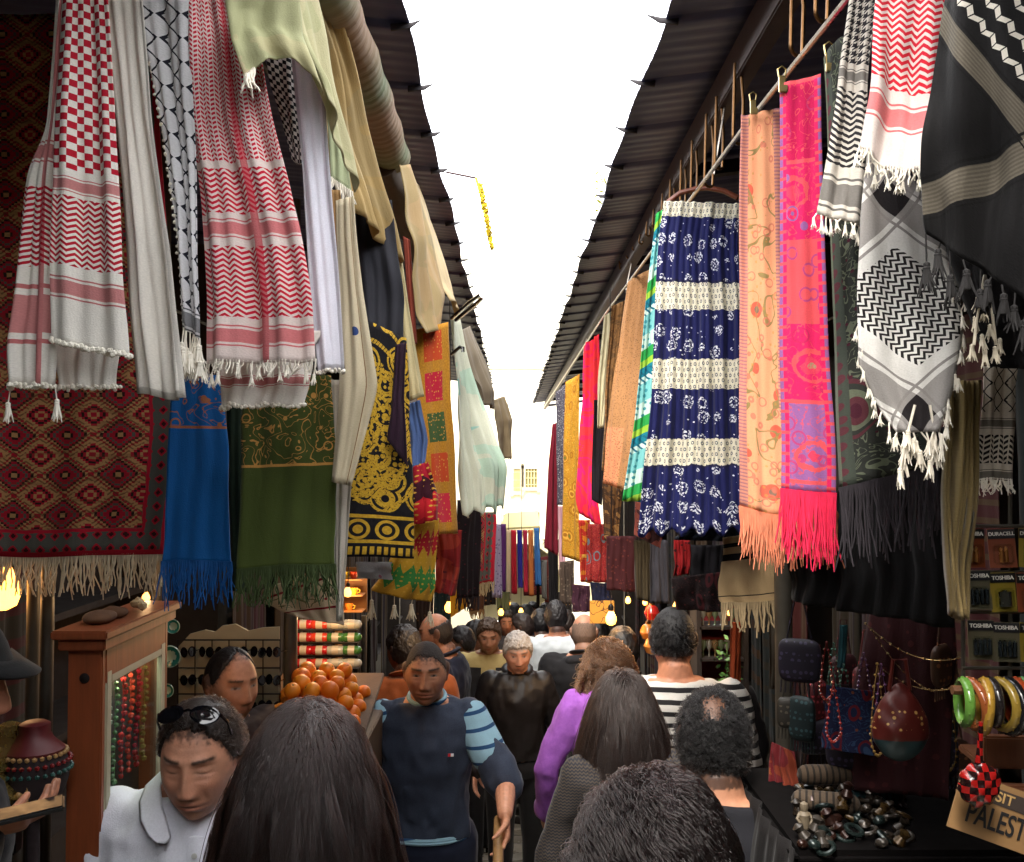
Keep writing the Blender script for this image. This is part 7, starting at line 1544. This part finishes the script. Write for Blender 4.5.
for k in range(16):
    dd = R3.uniform(2.0, 2.7); p0 = P(R3.uniform(795, 950), R3.uniform(640, 690), dd); L_ = R3.uniform(.1, .2); bm = bmesh.new(); n_ = 26
    for q in range(n_):
        t = q/(n_-1); ball(bm, (math.sin(t*pi*2-pi)*.016*(1-abs(2*t-1)*.3), .004*math.sin(q), -L_*math.sin(t*pi)), .0034, 1)
    tube(bm, [(math.sin(t*pi*2-pi)*.016*(1-abs(2*t-1)*.3), 0, -L_*math.sin(t*pi)) for t in np.linspace(0, 1, 24)], .0009, 4)
    o = bm_obj('bead_necklace', bm, shiny([(120, 40, 36), (60, 90, 80), (140, 110, 60), (90, 60, 90)][k % 4], .15)); o.location = p0; tag(o, 'thin bead necklace hanging in the shadowed stall', 'necklace', 'necklaces in the shadowed stall')
# glass trinket shelf past the striped man
root = empty('trinket_shelf', P(722, 690, 4.3)); o_ = root.location.copy(); bm = bmesh.new()
for y in (628, 660, 692): a, b = P(700, y, 4.3)-o_, P(745, y, 4.3)-o_; box(bm, ((a.x+b.x)/2, .08, a.z), (b.x-a.x, .16, .012)); bm_obj('board', bm, m_dark, root, False); bm = bmesh.new()
a, b = P(698, 610, 4.3)-o_, P(747, 694, 4.3)-o_; box(bm, ((a.x+b.x)/2, .17, (a.z+b.z)/2), (b.x-a.x, .012, a.z-b.z)); bm_obj('back', bm, simple('red_lining', (110, 24, 24), .8), root, False)
for x in (699, 746):
    bm = bmesh.new(); a = P(x, 610, 4.3)-o_; box(bm, (a.x, .08, (a.z+gz(4.3)-o_.z)/2), (.02, .16, a.z-gz(4.3)+o_.z)); bm_obj('upright', bm, m_dark, root, False)
tag(root, 'red-lined shelf of glass trinkets beyond the striped man', 'shelf')
for k in range(14):
    row = (628, 660)[k % 2]; px = 704+(k//2)*6; p = P(px, row, 4.33); bm = bmesh.new(); lathe(bm, [(.012, 0), (.004, .006), (.003, .03), (.013, .045), (.015, .075), (.012, .075), (.002, .05)], 14); o = bm_obj('glass_vessel', bm, shiny([(190, 190, 180), (150, 170, 140), (180, 150, 110)][k % 3], .06, .7)); o.location = (p.x, p.y+.02, p.z+.006); tag(o, 'little stemmed glass on the red-lined trinket shelf', 'glass', 'stemmed glasses on the trinket shelf')
bm = bmesh.new()
for k in range(60):
    p = Vector((random.gauss(0, .025), random.gauss(0, .02), random.gauss(0, .05))); a = random.uniform(0, 6); s_ = .014; dx = Vector((math.cos(a)*s_, math.sin(a)*s_, random.uniform(-.01, .01))); nn = Vector((-dx.y*.5, dx.x*.5, .006)); bm.faces.new([bm.verts.new(x) for x in (p-dx, p-nn, p+dx, p+nn)])
tube(bm, [(0, 0, .1), (0, 0, -.08)], .002, 5); o = bm_obj('leaf_garland', bm, shiny((90, 130, 70), .2)); o.location = P(727, 668, 4.1); tag(o, 'shiny green leaf garland beside the trinket shelf', 'garland')
root = empty('painted_panel', P(602, 612, 6.2)); bm = bmesh.new(); box(bm, (0, 0, 0), (.15, .012, .14)); g = G('yellow_panel'); x, y, z = g.obj(); n = g.noise(sc=16., det=1.); bm_obj('board', bm, g.done(g.mix(g.band(g.fr(n*5), .4, .52), lin((190, 136, 50)), lin((80, 44, 20))), .6), root, False, .002)
bm = bmesh.new(); tube(bm, [(-.06, 0, .07), (0, 0, .3), (.06, 0, .07)], .002, 4); bm_obj('cord', bm, m_iron, root); tag(root, 'yellow painted panel hanging beside the bare bulb', 'panel')
for k, (px, py, d_, col, cn) in enumerate(((652, 613, 5.6, (150, 30, 26), 'red'), (648, 632, 5.4, (190, 120, 50), 'amber'), (652, 646, 5.3, (200, 130, 60), 'honey-coloured'))):
    root = empty('hanging_lantern', P(px, py, d_)); bm = bmesh.new(); lathe(bm, [(.01, -.045), (.03, -.035), (.045, 0), (.03, .035), (.012, .045)], 12); bm_obj('shade', bm, shiny(col, .2), root); bm = bmesh.new(); tube(bm, [(0, 0, .04), (0, 0, CZ+1.0-root.location.z)], .002, 4); lathe(bm, [(.014, .044), (.014, .056), (.004, .064)], 10); bm_obj('cap', bm, m_brass, root); tag(root, cn+' glass lantern hanging in the lamp-lit shop', 'lantern')

# dark goods hanging along the shop backs, so the openings are full
R2 = np.random.default_rng(21)
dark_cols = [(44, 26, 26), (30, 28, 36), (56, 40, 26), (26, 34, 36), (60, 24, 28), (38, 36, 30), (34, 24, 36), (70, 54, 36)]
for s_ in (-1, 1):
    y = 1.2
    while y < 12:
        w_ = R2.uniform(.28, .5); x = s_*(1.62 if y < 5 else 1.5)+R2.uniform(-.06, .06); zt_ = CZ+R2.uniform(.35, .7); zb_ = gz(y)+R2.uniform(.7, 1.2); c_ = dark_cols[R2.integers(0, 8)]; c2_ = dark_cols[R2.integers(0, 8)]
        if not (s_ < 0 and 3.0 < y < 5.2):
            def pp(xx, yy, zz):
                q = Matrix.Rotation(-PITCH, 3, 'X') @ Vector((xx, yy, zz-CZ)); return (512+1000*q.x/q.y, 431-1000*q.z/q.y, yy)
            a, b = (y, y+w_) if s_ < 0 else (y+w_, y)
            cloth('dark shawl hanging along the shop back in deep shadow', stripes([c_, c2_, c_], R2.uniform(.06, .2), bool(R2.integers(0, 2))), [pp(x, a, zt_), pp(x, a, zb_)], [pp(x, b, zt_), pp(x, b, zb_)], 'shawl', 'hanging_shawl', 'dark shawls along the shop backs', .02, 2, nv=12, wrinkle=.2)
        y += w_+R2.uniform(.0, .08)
for s_, nm in ((-1, 'the fruit counter'), (1, 'the stall table')):
    bm = bmesh.new(); tube(bm, [(s_*1.62, 1.0, CZ+.72), (s_*1.5, 12.4, CZ+.72)], .008, 6)
    for y in (1.2, 4, 8, 12): tube(bm, [(s_*(1.62-.0105*y), y, CZ+.72), (s_*(1.62-.0105*y), y, CZ+1.2)], .005, 5)
    tag(bm_obj('clothes_rail', bm, m_iron), 'iron rail along the shop backs behind '+nm, 'rail')
bpy.data.scenes.remove(WS)
